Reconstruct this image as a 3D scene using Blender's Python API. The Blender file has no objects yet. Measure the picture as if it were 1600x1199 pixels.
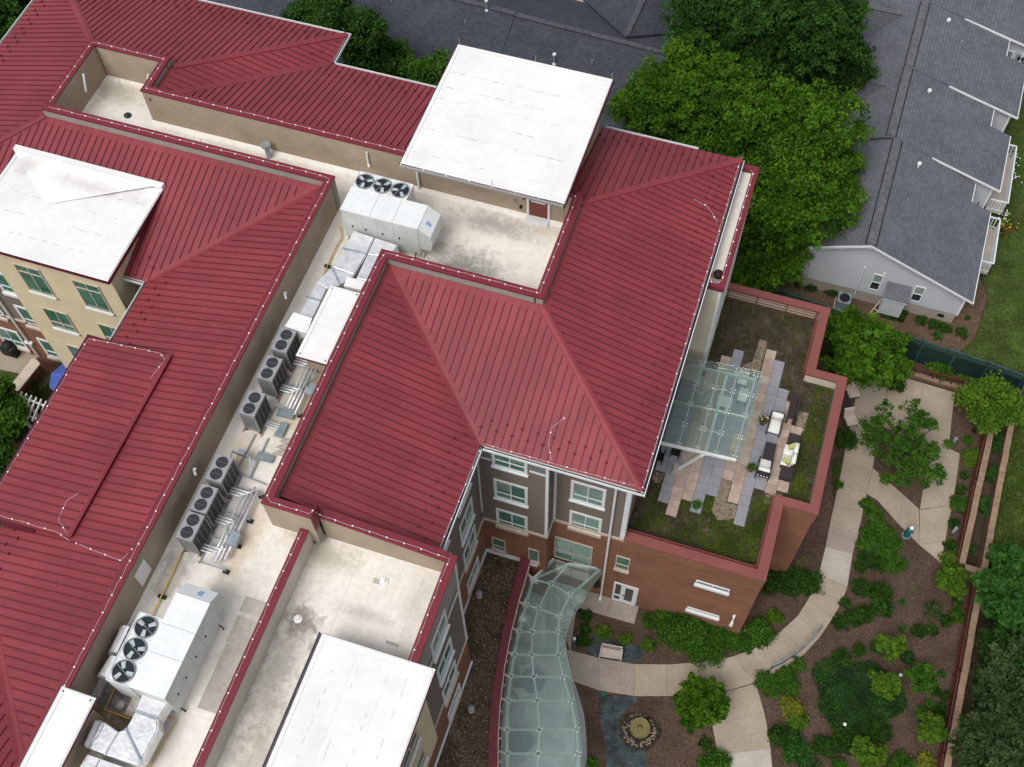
import bpy, math, random
import numpy as np
from mathutils import Vector, Matrix
rnd = random.Random(7)
S = bpy.context.scene
COL = S.collection
# ------------------------------------------------------------------ camera, sky, sun, exposure
F = 1815.66
RW = np.array([[0.94948587, 0.3133894, -0.0162378], [0.26342112, -0.82407982, -0.50149952], [-0.17054587, 0.47188933, -0.86500553]])
CAM = np.array([0.0, 0.0, 56.0])
cd = bpy.data.cameras.new('camera'); cam = bpy.data.objects.new('camera', cd); COL.objects.link(cam)
cd.sensor_width = 36.0; cd.sensor_fit = 'HORIZONTAL'; cd.lens = F / 1600 * 36
cd.clip_start = 0.5; cd.clip_end = 900
M4 = Matrix.Identity(4)
for i in range(3):
    M4[i][0] = RW[0, i]; M4[i][1] = -RW[1, i]; M4[i][2] = -RW[2, i]; M4[i][3] = CAM[i]
cam.matrix_world = M4
S.camera = cam
SUN_EL, SUN_AZ = math.radians(58), math.radians(200)      # azimuth: direction the light comes from, clockwise from +Y
w = bpy.data.worlds.new('World'); S.world = w; w.use_nodes = True
nt = w.node_tree; nt.nodes.clear()
sky = nt.nodes.new('ShaderNodeTexSky'); sky.sky_type = 'NISHITA'; sky.sun_disc = False
sky.sun_elevation = SUN_EL; sky.sun_rotation = SUN_AZ; sky.dust_density = 4.0; sky.air_density = 1.0
hs = nt.nodes.new('ShaderNodeHueSaturation'); hs.inputs['Saturation'].default_value = 0.33
bg = nt.nodes.new('ShaderNodeBackground'); bg.inputs['Strength'].default_value = 0.135
wo = nt.nodes.new('ShaderNodeOutputWorld')
nt.links.new(sky.outputs[0], hs.inputs['Color']); nt.links.new(hs.outputs[0], bg.inputs[0]); nt.links.new(bg.outputs[0], wo.inputs[0])
sl = bpy.data.lights.new('sun', 'SUN'); sl.energy = 1.15; sl.angle = math.radians(28); sl.color = (1.0, 0.97, 0.93)
so = bpy.data.objects.new('sun', sl); COL.objects.link(so)
dv = Vector((math.sin(SUN_AZ) * math.cos(SUN_EL), math.cos(SUN_AZ) * math.cos(SUN_EL), math.sin(SUN_EL)))
so.rotation_euler = dv.to_track_quat('Z', 'Y').to_euler()
S.view_settings.view_transform = 'Standard'; S.view_settings.look = 'None'
S.view_settings.gamma = 1; S.view_settings.exposure = 0.30; S.view_settings.use_curve_mapping = False
S.render.engine = 'CYCLES'
S.cycles.use_denoising = True
S.cycles.max_bounces = 6; S.cycles.diffuse_bounces = 3; S.cycles.glossy_bounces = 3; S.cycles.transparent_max_bounces = 10
S.cycles.transmission_bounces = 4; S.cycles.caustics_reflective = False; S.cycles.caustics_refractive = False

def G(x, y, z=0.0):
    """the point at height z that a survey pixel of the drone photograph sees"""
    d = RW.T @ np.array([(x - 800) / F, (y - 599.5) / F, 1.0])
    p = CAM + d * ((z - CAM[2]) / d[2])
    return float(p[0]), float(p[1])

# ------------------------------------------------------------------ mesh builder
class MB:
    def __init__(s): s.v = []; s.f = []; s.m = []
    def face(s, pts, m=0):
        i = len(s.v); s.v.extend([tuple(p) for p in pts]); s.f.append(tuple(range(i, i + len(pts)))); s.m.append(m); return s
    def box(s, x0, x1, y0, y1, z0, z1, m=0, mt=None, nobot=False):
        i = len(s.v)
        s.v += [(x0, y0, z0), (x1, y0, z0), (x1, y1, z0), (x0, y1, z0), (x0, y0, z1), (x1, y0, z1), (x1, y1, z1), (x0, y1, z1)]
        F_ = [(0, 3, 2, 1), (4, 5, 6, 7), (0, 1, 5, 4), (1, 2, 6, 5), (2, 3, 7, 6), (3, 0, 4, 7)]
        for k, f in enumerate(F_):
            if k == 0 and nobot: continue
            s.f.append(tuple(i + a for a in f)); s.m.append(mt if (k == 1 and mt is not None) else m)
        return s
    def prism(s, poly, z0, z1, m=0, mt=None, bottom=True):
        """poly: plan polygon, z0/z1: number or function(x, y)"""
        a = sum(poly[k][0] * poly[(k + 1) % len(poly)][1] - poly[(k + 1) % len(poly)][0] * poly[k][1] for k in range(len(poly)))
        if a < 0: poly = poly[::-1]
        f0 = z0 if callable(z0) else (lambda x, y: z0); f1 = z1 if callable(z1) else (lambda x, y: z1)
        n = len(poly); i = len(s.v)
        s.v += [(x, y, f0(x, y)) for x, y in poly] + [(x, y, f1(x, y)) for x, y in poly]
        if bottom: s.f.append(tuple(i + k for k in range(n - 1, -1, -1))); s.m.append(m)
        s.f.append(tuple(i + n + k for k in range(n))); s.m.append(m if mt is None else mt)
        for k in range(n):
            s.f.append((i + k, i + (k + 1) % n, i + n + (k + 1) % n, i + n + k)); s.m.append(m)
        return s
    def obox(s, c, ux, uy, uz, m=0):
        """oriented box: centre c and three half vectors"""
        c, ux, uy, uz = map(np.array, (c, ux, uy, uz)); i = len(s.v)
        for a, b, d in ((-1, -1, -1), (1, -1, -1), (1, 1, -1), (-1, 1, -1), (-1, -1, 1), (1, -1, 1), (1, 1, 1), (-1, 1, 1)):
            s.v.append(tuple(c + a * ux + b * uy + d * uz))
        for f in ((0, 3, 2, 1), (4, 5, 6, 7), (0, 1, 5, 4), (1, 2, 6, 5), (2, 3, 7, 6), (3, 0, 4, 7)):
            s.f.append(tuple(i + a for a in f)); s.m.append(m)
        return s
    def beam(s, a, b, wd, ht, m=0, up=(0, 0, 1)):
        a = np.array(a, float); b = np.array(b, float); d = b - a; L = np.linalg.norm(d); d /= L
        u = np.array(up, float); r = np.cross(d, u)
        if np.linalg.norm(r) < 1e-4: r = np.cross(d, (1, 0, 0))
        r /= np.linalg.norm(r); u = np.cross(r, d)
        return s.obox((a + b) / 2, d * L / 2, r * wd / 2, u * ht / 2, m)
    def tube(s, pts, r, n=6, m=0, caps=True):
        pts = [np.array(p, float) for p in pts]; rs = r if isinstance(r, (list, tuple)) else [r] * len(pts)
        base = len(s.v); prev = None
        for k, p in enumerate(pts):
            d = pts[min(k + 1, len(pts) - 1)] - pts[max(k - 1, 0)]; d /= (np.linalg.norm(d) + 1e-9)
            if prev is None:
                a = np.array((0, 0, 1.0)) if abs(d[2]) < 0.9 else np.array((1.0, 0, 0))
                u = np.cross(d, a)
            else: u = prev - d * (prev @ d)
            u /= np.linalg.norm(u) + 1e-9; prev = u; v = np.cross(d, u)
            for j in range(n):
                t = 2 * math.pi * j / n
                s.v.append(tuple(p + rs[k] * (math.cos(t) * u + math.sin(t) * v)))
        for k in range(len(pts) - 1):
            for j in range(n):
                a = base + k * n + j; b = base + k * n + (j + 1) % n
                s.f.append((a, b, b + n, a + n)); s.m.append(m)
        if caps:
            s.f.append(tuple(base + j for j in range(n - 1, -1, -1))); s.m.append(m)
            e = base + (len(pts) - 1) * n; s.f.append(tuple(e + j for j in range(n))); s.m.append(m)
        return s
    def cyl(s, x, y, z0, z1, r0, r1=None, n=12, m=0, mt=None):
        r1 = r0 if r1 is None else r1; i = len(s.v)
        for z, r in ((z0, r0), (z1, r1)):
            for j in range(n):
                t = 2 * math.pi * j / n; s.v.append((x + r * math.cos(t), y + r * math.sin(t), z))
        for j in range(n):
            s.f.append((i + j, i + (j + 1) % n, i + n + (j + 1) % n, i + n + j)); s.m.append(m)
        s.f.append(tuple(i + j for j in range(n - 1, -1, -1))); s.m.append(m)
        s.f.append(tuple(i + n + j for j in range(n))); s.m.append(m if mt is None else mt)
        return s
    def lathe(s, x, y, prof, n=16, m=0):
        i = len(s.v)
        for r, z in prof:
            for j in range(n):
                t = 2 * math.pi * j / n; s.v.append((x + r * math.cos(t), y + r * math.sin(t), z))
        for k in range(len(prof) - 1):
            for j in range(n):
                a = i + k * n + j; b = i + k * n + (j + 1) % n
                s.f.append((a, b, b + n, a + n)); s.m.append(m)
        s.f.append(tuple(i + (len(prof) - 1) * n + j for j in range(n))); s.m.append(m)
        return s
    def ball(s, c, r, n=8, k=5, m=0, sz=1.0):
        prof = [(max(1e-4, r * math.sin(math.pi * q / k)), c[2] - r * sz * math.cos(math.pi * q / k)) for q in range(k + 1)]
        return s.lathe(c[0], c[1], prof, n, m)
    def mesh(s, name, mats, smooth=False):
        me = bpy.data.meshes.new(name); me.from_pydata(s.v, [], s.f)
        for mm in (mats if isinstance(mats, (list, tuple)) else [mats]): me.materials.append(mm)
        if any(s.m): me.polygons.foreach_set('material_index', s.m)
        if smooth: me.polygons.foreach_set('use_smooth', [True] * len(s.f))
        me.update(); return me
    def build(s, name, mats, parent=None, smooth=False):
        o = bpy.data.objects.new(name, s.mesh(name, mats, smooth)); COL.objects.link(o)
        if parent is not None: put(o, parent)
        return o
ROOTLOC = {}
def put(o, parent):
    """parents o, whose mesh is in site coordinates, without moving it"""
    o.parent = parent
    L = ROOTLOC.get(parent.name)
    if L is not None: o.location = (-L[0], -L[1], -L[2])
def thing(name, label, cat, loc=(0, 0, 0), group=None, site=True):
    """an Empty at the thing's base; site=True: parts are modelled in site coordinates"""
    o = bpy.data.objects.new(name, None); COL.objects.link(o); o.location = loc; o.empty_display_size = 0.3
    o['label'] = label; o['category'] = cat
    if group: o['group'] = group
    if site: ROOTLOC[o.name] = loc
    return o
def tag(o, label, cat, group=None):
    o['label'] = label; o['category'] = cat
    if group: o['group'] = group
    return o
def struct(o): o['kind'] = 'structure'; return o
def stuff(o): o['kind'] = 'stuff'; return o
def kids(o): return [c for c in COL.objects if c.parent == o]
def dup(o, loc, rz=0.0, label=None, sc=None, children=None):
    c = o.copy(); COL.objects.link(c); c.location = loc; c.rotation_euler = (0, 0, rz)
    if sc: c.scale = sc if isinstance(sc, (tuple, list)) else (sc, sc, sc)
    if label: c['label'] = label
    for ch in (children if children is not None else o.children):
        d = ch.copy(); COL.objects.link(d); d.parent = c
        for g in ch.children:
            e = g.copy(); COL.objects.link(e); e.parent = d
    return c

# ------------------------------------------------------------------ materials
MATS = {}
def mat(name, col, rough=0.7, var=0.12, scale=1.5, spec=0.3, metal=0.0, bump=0.0, bscale=40, col2=None, fine=0.0, fscale=30, attr=None, objvar=0.0, stains=None):
    m = bpy.data.materials.new(name); m.use_nodes = True; n = m.node_tree.nodes; L = m.node_tree.links
    b = n['Principled BSDF']; b.inputs['Roughness'].default_value = rough; b.inputs['Metallic'].default_value = metal
    b.inputs['Specular IOR Level'].default_value = spec
    g = n.new('ShaderNodeNewGeometry'); pos = g.outputs['Position']
    nz = n.new('ShaderNodeTexNoise'); nz.inputs['Scale'].default_value = scale; nz.inputs['Detail'].default_value = 6; nz.inputs['Roughness'].default_value = 0.65
    L.new(pos, nz.inputs['Vector'])
    mx = n.new('ShaderNodeMix'); mx.data_type = 'RGBA'
    c2 = col2 if col2 else tuple(c * (1 - 2 * var) for c in col)
    c1 = col if col2 else tuple(min(1, c * (1 + 2 * var)) for c in col)
    mr = n.new('ShaderNodeMapRange'); mr.inputs['From Min'].default_value = 0.32; mr.inputs['From Max'].default_value = 0.68
    L.new(nz.outputs['Fac'], mr.inputs['Value']); L.new(mr.outputs[0], mx.inputs['Factor'])
    mx.inputs['A'].default_value = (*c1, 1); mx.inputs['B'].default_value = (*c2, 1)
    out = mx.outputs['Result']
    if fine:
        fz = n.new('ShaderNodeTexNoise'); fz.inputs['Scale'].default_value = fscale; fz.inputs['Detail'].default_value = 3
        L.new(pos, fz.inputs['Vector'])
        fr = n.new('ShaderNodeMapRange'); fr.inputs['From Min'].default_value = 0.3; fr.inputs['From Max'].default_value = 0.7
        fr.inputs['To Min'].default_value = 1 - fine; fr.inputs['To Max'].default_value = 1 + fine
        L.new(fz.outputs['Fac'], fr.inputs['Value'])
        mm = n.new('ShaderNodeMix'); mm.data_type = 'RGBA'; mm.blend_type = 'MULTIPLY'; mm.inputs['Factor'].default_value = 1
        L.new(out, mm.inputs['A']); L.new(fr.outputs[0], mm.inputs['B']); out = mm.outputs['Result']
    if objvar:      # sheets differ a little from one another
        oi = n.new('ShaderNodeObjectInfo'); r_ = n.new('ShaderNodeMapRange'); r_.inputs['To Min'].default_value = 1 - objvar; r_.inputs['To Max'].default_value = 1 + objvar
        L.new(oi.outputs['Random'], r_.inputs['Value']); mm = n.new('ShaderNodeMix'); mm.data_type = 'RGBA'; mm.blend_type = 'MULTIPLY'; mm.inputs['Factor'].default_value = 1
        L.new(out, mm.inputs['A']); L.new(r_.outputs[0], mm.inputs['B']); out = mm.outputs['Result']
    if stains:      # dried puddles and soot at their own places: (x, y, radius x, radius y, strength, colour)
        sn = n.new('ShaderNodeTexNoise'); sn.inputs['Scale'].default_value = 2.6; sn.inputs['Detail'].default_value = 9; sn.inputs['Roughness'].default_value = .72; sn.inputs['Distortion'].default_value = .8; L.new(pos, sn.inputs['Vector'])
        for sx, sy, ra, rb, st, sc_ in stains:
            mp = n.new('ShaderNodeMapping'); mp.vector_type = 'POINT'; mp.inputs['Scale'].default_value = (1 / ra, 1 / rb, 0); mp.inputs['Location'].default_value = (-sx / ra, -sy / rb, 0); L.new(pos, mp.inputs[0])
            ln = n.new('ShaderNodeVectorMath'); ln.operation = 'LENGTH'; L.new(mp.outputs[0], ln.inputs[0])
            ad = n.new('ShaderNodeMath'); ad.operation = 'MULTIPLY_ADD'; ad.inputs[1].default_value = 1.7; L.new(sn.outputs['Fac'], ad.inputs[0]); L.new(ln.outputs['Value'], ad.inputs[2])
            fr = n.new('ShaderNodeMapRange'); fr.interpolation_type = 'SMOOTHSTEP'; fr.inputs['From Min'].default_value = 0.85; fr.inputs['From Max'].default_value = 1.85; fr.inputs['To Min'].default_value = st * .85; fr.inputs['To Max'].default_value = 0; L.new(ad.outputs[0], fr.inputs['Value'])
            mm = n.new('ShaderNodeMix'); mm.data_type = 'RGBA'; L.new(fr.outputs[0], mm.inputs['Factor']); L.new(out, mm.inputs['A']); mm.inputs['B'].default_value = (*sc_, 1); out = mm.outputs['Result']
    L.new(out, b.inputs['Base Color'])
    if bump:
        bz = n.new('ShaderNodeTexNoise'); bz.inputs['Scale'].default_value = bscale; bz.inputs['Detail'].default_value = 4; L.new(pos, bz.inputs['Vector'])
        bp = n.new('ShaderNodeBump'); bp.inputs['Strength'].default_value = bump; bp.inputs['Distance'].default_value = 0.02
        L.new(bz.outputs['Fac'], bp.inputs['Height']); L.new(bp.outputs[0], b.inputs['Normal'])
    MATS[name] = m; m['_out'] = 0
    return m
def facade_uv(n, L, slope=False):
    """u along the wall, v up it, from position and face normal"""
    g = n.new('ShaderNodeNewGeometry'); sp = n.new('ShaderNodeSeparateXYZ'); sn = n.new('ShaderNodeSeparateXYZ')
    L.new(g.outputs['Position'], sp.inputs[0]); L.new(g.outputs['Normal'], sn.inputs[0])
    ax = n.new('ShaderNodeMath'); ax.operation = 'ABSOLUTE'; L.new(sn.outputs[0], ax.inputs[0])
    ay = n.new('ShaderNodeMath'); ay.operation = 'ABSOLUTE'; L.new(sn.outputs[1], ay.inputs[0])
    gt = n.new('ShaderNodeMath'); gt.operation = 'GREATER_THAN'; L.new(ax.outputs[0], gt.inputs[0]); L.new(ay.outputs[0], gt.inputs[1])
    mx = n.new('ShaderNodeMix'); mx.data_type = 'FLOAT'; L.new(gt.outputs[0], mx.inputs['Factor']); L.new(sp.outputs[0], mx.inputs['A']); L.new(sp.outputs[1], mx.inputs['B'])
    cb = n.new('ShaderNodeCombineXYZ'); L.new(mx.outputs['Result'], cb.inputs[0]); L.new(sp.outputs[2], cb.inputs[1])
    return cb.outputs[0], g.outputs['Position']
def brickmat(name, c1, c2, mortar, bw, bh, ms=0.012, rough=0.85, bump=0.5, vscale=1.0, off=0.5, big=0.12):
    m = bpy.data.materials.new(name); m.use_nodes = True; n = m.node_tree.nodes; L = m.node_tree.links
    b = n['Principled BSDF']; b.inputs['Roughness'].default_value = rough; b.inputs['Specular IOR Level'].default_value = 0.2
    uv, pos = facade_uv(n, L)
    mp = n.new('ShaderNodeMapping'); mp.inputs['Scale'].default_value = (1, vscale, 1); L.new(uv, mp.inputs[0])
    t = n.new('ShaderNodeTexBrick'); t.offset = off; t.inputs['Scale'].default_value = 1
    t.inputs['Brick Width'].default_value = bw; t.inputs['Row Height'].default_value = bh; t.inputs['Mortar Size'].default_value = ms
    t.inputs['Color1'].default_value = (*c1, 1); t.inputs['Color2'].default_value = (*c2, 1); t.inputs['Mortar'].default_value = (*mortar, 1)
    t.inputs['Mortar Smooth'].default_value = 0.3; t.inputs['Bias'].default_value = 0
    L.new(mp.outputs[0], t.inputs['Vector'])
    nz = n.new('ShaderNodeTexNoise'); nz.inputs['Scale'].default_value = 0.7; nz.inputs['Detail'].default_value = 7; L.new(pos, nz.inputs['Vector'])
    mr = n.new('ShaderNodeMapRange'); mr.inputs['From Min'].default_value = 0.3; mr.inputs['From Max'].default_value = 0.7
    mr.inputs['To Min'].default_value = 1 - big; mr.inputs['To Max'].default_value = 1 + big; L.new(nz.outputs['Fac'], mr.inputs['Value'])
    mm = n.new('ShaderNodeMix'); mm.data_type = 'RGBA'; mm.blend_type = 'MULTIPLY'; mm.inputs['Factor'].default_value = 1
    L.new(t.outputs['Color'], mm.inputs['A']); L.new(mr.outputs[0], mm.inputs['B']); L.new(mm.outputs['Result'], b.inputs['Base Color'])
    iv = n.new('ShaderNodeMath'); iv.operation = 'SUBTRACT'; iv.inputs[0].default_value = 1; L.new(t.outputs['Fac'], iv.inputs[1])
    bp = n.new('ShaderNodeBump'); bp.inputs['Strength'].default_value = bump; bp.inputs['Distance'].default_value = 0.02
    L.new(iv.outputs[0], bp.inputs['Height']); L.new(bp.outputs[0], b.inputs['Normal'])
    MATS[name] = m; return m
def lapmat(name, c, pitch, rough=0.6, depth=0.03, dark=0.25):
    """horizontal lap siding"""
    m = bpy.data.materials.new(name); m.use_nodes = True; n = m.node_tree.nodes; L = m.node_tree.links
    b = n['Principled BSDF']; b.inputs['Roughness'].default_value = rough
    uv, pos = facade_uv(n, L); sp = n.new('ShaderNodeSeparateXYZ'); L.new(uv, sp.inputs[0])
    dv_ = n.new('ShaderNodeMath'); dv_.operation = 'DIVIDE'; dv_.inputs[1].default_value = pitch; L.new(sp.outputs[1], dv_.inputs[0])
    fr = n.new('ShaderNodeMath'); fr.operation = 'FRACT'; L.new(dv_.outputs[0], fr.inputs[0])
    iv = n.new('ShaderNodeMath'); iv.operation = 'SUBTRACT'; iv.inputs[0].default_value = 1; L.new(fr.outputs[0], iv.inputs[1])
    bp = n.new('ShaderNodeBump'); bp.inputs['Strength'].default_value = 0.9; bp.inputs['Distance'].default_value = depth
    L.new(iv.outputs[0], bp.inputs['Height']); L.new(bp.outputs[0], b.inputs['Normal'])
    ln = n.new('ShaderNodeMath'); ln.operation = 'GREATER_THAN'; ln.inputs[1].default_value = 0.86; L.new(fr.outputs[0], ln.inputs[0])
    nz = n.new('ShaderNodeTexNoise'); nz.inputs['Scale'].default_value = 0.6; nz.inputs['Detail'].default_value = 6; L.new(pos, nz.inputs['Vector'])
    mx = n.new('ShaderNodeMix'); mx.data_type = 'RGBA'; mx.inputs['A'].default_value = (*[x * 1.05 for x in c], 1); mx.inputs['B'].default_value = (*[x * 0.86 for x in c], 1)
    L.new(nz.outputs['Fac'], mx.inputs['Factor'])
    m2 = n.new('ShaderNodeMix'); m2.data_type = 'RGBA'; L.new(ln.outputs[0], m2.inputs['Factor']); L.new(mx.outputs['Result'], m2.inputs['A'])
    m2.inputs['B'].default_value = (*[x * (1 - dark) for x in c], 1); L.new(m2.outputs['Result'], b.inputs['Base Color'])
    MATS[name] = m; return m
def leafmat(name, c, c2, trans=0.25):
    """leaf colour varies from leaf cluster to leaf cluster (per-face attribute)"""
    m = bpy.data.materials.new(name); m.use_nodes = True; n = m.node_tree.nodes; L = m.node_tree.links
    b = n['Principled BSDF']; b.inputs['Roughness'].default_value = 0.65; b.inputs['Specular IOR Level'].default_value = 0.12
    at = n.new('ShaderNodeAttribute'); at.attribute_name = 'tone'
    mx = n.new('ShaderNodeMix'); mx.data_type = 'RGBA'; mx.inputs['A'].default_value = (*c, 1); mx.inputs['B'].default_value = (*c2, 1)
    L.new(at.outputs['Fac'], mx.inputs['Factor']); L.new(mx.outputs['Result'], b.inputs['Base Color'])
    tr = n.new('ShaderNodeBsdfTranslucent'); L.new(mx.outputs['Result'], tr.inputs['Color'])
    ms = n.new('ShaderNodeMixShader'); ms.inputs[0].default_value = trans
    L.new(b.outputs[0], ms.inputs[1]); L.new(tr.outputs[0], ms.inputs[2]); L.new(ms.outputs[0], n['Material Output'].inputs['Surface'])
    MATS[name] = m; return m
def glassmat(name, tint, coat, amount, rough=0.05):
    """clear tinted sheet glass: transparent, a pale coat for frosting and reflected sky, reflective at a slant"""
    m = bpy.data.materials.new(name); m.use_nodes = True; n = m.node_tree.nodes; L = m.node_tree.links
    n.remove(n['Principled BSDF'])
    t = n.new('ShaderNodeBsdfTransparent'); t.inputs[0].default_value = (*tint, 1)
    d = n.new('ShaderNodeBsdfDiffuse'); d.inputs[0].default_value = (*coat, 1)
    g = n.new('ShaderNodeBsdfGlossy'); g.inputs['Roughness'].default_value = rough
    m1 = n.new('ShaderNodeMixShader'); m1.inputs[0].default_value = amount; L.new(t.outputs[0], m1.inputs[1]); L.new(d.outputs[0], m1.inputs[2])
    fr = n.new('ShaderNodeFresnel'); fr.inputs[0].default_value = 1.5
    m2 = n.new('ShaderNodeMixShader'); L.new(fr.outputs[0], m2.inputs[0]); L.new(m1.outputs[0], m2.inputs[1]); L.new(g.outputs[0], m2.inputs[2])
    L.new(m2.outputs[0], n['Material Output'].inputs['Surface']); MATS[name] = m; return m

RED = mat('red_metal', (0.216, 0.036, 0.045), 0.45, 0.09, 0.30, 0.32, fine=0.05, fscale=9, objvar=0.07)
SEAM = mat('shaded_red_seam', (0.118, 0.019, 0.028), 0.5, 0.05, 2)  # maroon copy of the roof red: shade along the ribs put into its colour
CAPR = mat('red_coping', (0.165, 0.018, 0.030), 0.45, 0.04, 1, 0.4)
FASC = mat('dark_red_fascia', (0.10, 0.010, 0.03), 0.4, 0.05, 2)
TANW = brickmat('tan_split_block', (0.39, 0.315, 0.24), (0.36, 0.29, 0.215), (0.31, 0.25, 0.185), 0.45, 0.16, 0.012, bump=0.3)
GRAYW = mat('grey_stucco', (0.29, 0.275, 0.24), 0.85, 0.05, 1.5)
MEMB = mat('cream_roof_membrane', (0.78, 0.75, 0.69), 0.6, 0.1, 0.55, col2=(0.68, 0.645, 0.58), fine=0.06, fscale=5, objvar=0.035, stains=[
    (-11.6, 26.6, 2.6, 1.7, .95, (.15, .145, .14)), (-12.1, 25.8, 1.3, .8, .95, (.08, .075, .07)), (-11.2, 29.2, 3.2, .9, .75, (.2, .19, .185)), (-30.5, 31.2, 1.9, 1.2, .7, (.22, .2, .11)), (-17.2, 10.6, .9, 1.8, .9, (.2, .195, .19)), (-17.3, 5.6, 1.0, 2.4, .95, (.10, .09, .075)),
    (-16.2, 4.9, 1.6, 1.3, .85, (.17, .12, .07)), (-13.7, 8.9, 1.0, 2.0, .7, (.25, .225, .2)), (-13.3, 8.0, .8, 1.3, .7, (.22, .15, .11)), (-12.3, 8.6, 1.1, 4.0, .85, (.2, .185, .175)), (-12.2, 10.4, 1.3, .8, .85, (.12, .105, .09)), (-11.7, 5.5, 1.5, 3.2, .6, (.3, .26, .21)), (-12.5, 13.1, 2.2, .9, .7, (.32, .28, .18)),
    (-10.2, 11.4, 1.8, .4, .55, (.3, .29, .28)), (-8.5, 12.4, .9, 1.5, .45, (.38, .35, .3)), (-16.9, 15.4, .8, 2.6, .55, (.5, .34, .15)), (-15.6, 18.6, 1.2, 3.0, .7, (.42, .3, .14)), (-15.2, 12.4, .8, 3.2, .65, (.45, .3, .14)), (-16.4, 25.5, .8, 1.8, .65, (.5, .34, .15)), (-9.2, 29.6, 1.8, .4, .55, (.36, .3, .2)), (-22.5, 29.5, 5, .5, .45, (.42, .37, .3)), (-8.6, 26.5, .8, 1.6, .3, (.42, .38, .32)), (-14.4, 11.2, 1.2, 1.2, .35, (.45, .41, .36))])
MEMB2 = mat('patched_membrane', (0.50, 0.47, 0.42), 0.65, 0.1, 1.1, col2=(0.36, 0.33, 0.29), fine=0.08, fscale=6)
SOOT = mat('soot_stain', (0.20, 0.19, 0.18), 0.8, 0.2, 2.5, fine=0.3, fscale=7)
WROOF = mat('white_roof_membrane', (0.77, 0.77, 0.76), 0.5, 0.02, 0.45, col2=(0.69, 0.69, 0.68), fine=0.03, fscale=3, objvar=.02, stains=[(-8.6, 30.6, 1.0, 1.8, .22, (.5, .46, .4)), (-14.3, 29.4, .8, .8, .25, (.5, .47, .42)), (-28.3, 25.0, 2.6, .5, .55, (.42, .37, .33)), (-31.4, 25.2, .9, .7, .5, (.4, .34, .3)), (-26.0, 25.0, 1.0, .5, .4, (.45, .4, .36)), (-8.0, 9.0, 1.0, .5, .2, (.5, .47, .42))])
YELL = mat('yellow_stucco', (0.60, 0.51, 0.34), 0.9, 0.03, 0.8, bump=0.1)
CREAM = mat('cream_stucco', (0.58, 0.53, 0.42), 0.9, 0.04, 0.8)
TAUPE = lapmat('taupe_siding', (0.155, 0.127, 0.105), 0.10, dark=0.12)
GREEN = mat('grey_green_stucco', (0.185, 0.185, 0.17), 0.9, 0.04, 0.8)
BRICK = brickmat('red_brick', (0.240, 0.092, 0.048), (0.172, 0.060, 0.029), (0.27, 0.185, 0.13), 0.203, 0.068, 0.010, bump=0.5, big=0.14)
TRIM = mat('white_trim', (0.68, 0.70, 0.71), 0.5, 0.03, 1)
BEIGE = mat('cast_stone_sill', (0.52, 0.44, 0.36), 0.8, 0.06, 2)
GLASS = mat('window_glass', (0.03, 0.11, 0.075), 0.08, 0.25, 0.9, 0.6, col2=(0.11, 0.24, 0.18))
GLASSD = mat('dark_glass', (0.015, 0.03, 0.035), 0.06, 0.2, 1, 0.6)
BLIND = mat('window_blind', (0.20, 0.25, 0.22), 0.6, 0.1, 3)
GUTT = mat('white_gutter', (0.70, 0.72, 0.73), 0.4, 0.03, 2)
DARK = mat('gutter_shade', (0.02, 0.022, 0.03), 0.6, 0.05, 2)  # near black stands in for the shade inside the white gutters
WHITE = mat('white_plastic', (0.80, 0.80, 0.80), 0.5, 0.02, 2)
FOIL = mat('foil_duct_wrap', (0.80, 0.81, 0.83), 0.3, 0.08, 3, metal=0.55, bump=0.7, bscale=8)
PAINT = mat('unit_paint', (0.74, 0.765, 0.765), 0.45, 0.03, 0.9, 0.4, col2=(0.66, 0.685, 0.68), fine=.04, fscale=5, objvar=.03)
PAINT_SHADED = mat('unit_shaded_paint', (0.56, 0.575, 0.56), 0.5, 0.06, 0.9)  # darker copy of the unit paint: shading of the sides put into colour
CONDG = mat('condenser_grey', (0.27, 0.275, 0.28), 0.5, 0.05, 1.5)
BLACK = mat('black_rubber', (0.012, 0.012, 0.014), 0.6, 0.1, 3)
FANBL = mat('fan_blade', (0.40, 0.46, 0.47), 0.4, 0.05, 3)
FANDK = mat('fan_well', (0.012, 0.02, 0.026), 0.6, 0.1, 3)
COIL = mat('condenser_coil', (0.022, 0.024, 0.03), 0.5, 0.2, 10)
GALV = mat('galvanised_steel', (0.34, 0.40, 0.44), 0.4, 0.1, 3, metal=0.5)
SLATE = mat('grey_walk_pad', (0.20, 0.25, 0.27), 0.7, 0.08, 3)
PIPE = mat('insulated_pipe', (0.60, 0.60, 0.62), 0.35, 0.08, 5, metal=0.3)
GAS = mat('yellow_gas_pipe', (0.60, 0.40, 0.05), 0.5, 0.1, 3)
REDBIT = mat('red_rubber_foot', (0.25, 0.015, 0.015), 0.6, 0.05, 3)
RUST = mat('rust_stain', (0.40, 0.20, 0.05), 0.8, 0.15, 5)
BROWNP = mat('brown_stained_sheet', (0.24, 0.185, 0.12), 0.8, 0.25, 2.5, fine=.2, fscale=6)
LINER = mat('parapet_liner', (0.52, 0.49, 0.435), 0.7, 0.06, 1.2)
WFLOOR = mat('sky_tinted_floor', (0.50, 0.515, 0.52), 0.7, 0.1, 0.7, fine=.08, fscale=6)  # pale blue stands in for sky reflected in the glass above
DOORR = mat('red_brown_door', (0.17, 0.045, 0.032), 0.5, 0.05, 2)
COPING = mat('pink_red_coping', (0.215, 0.070, 0.060), 0.55, 0.04, 0.8)
COPIN2 = mat('dark_red_flashing', (0.17, 0.045, 0.042), 0.55, 0.05, 1)
BLUE = mat('blue_print', (0.12, 0.25, 0.55), 0.6, 0.1, 3)
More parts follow.
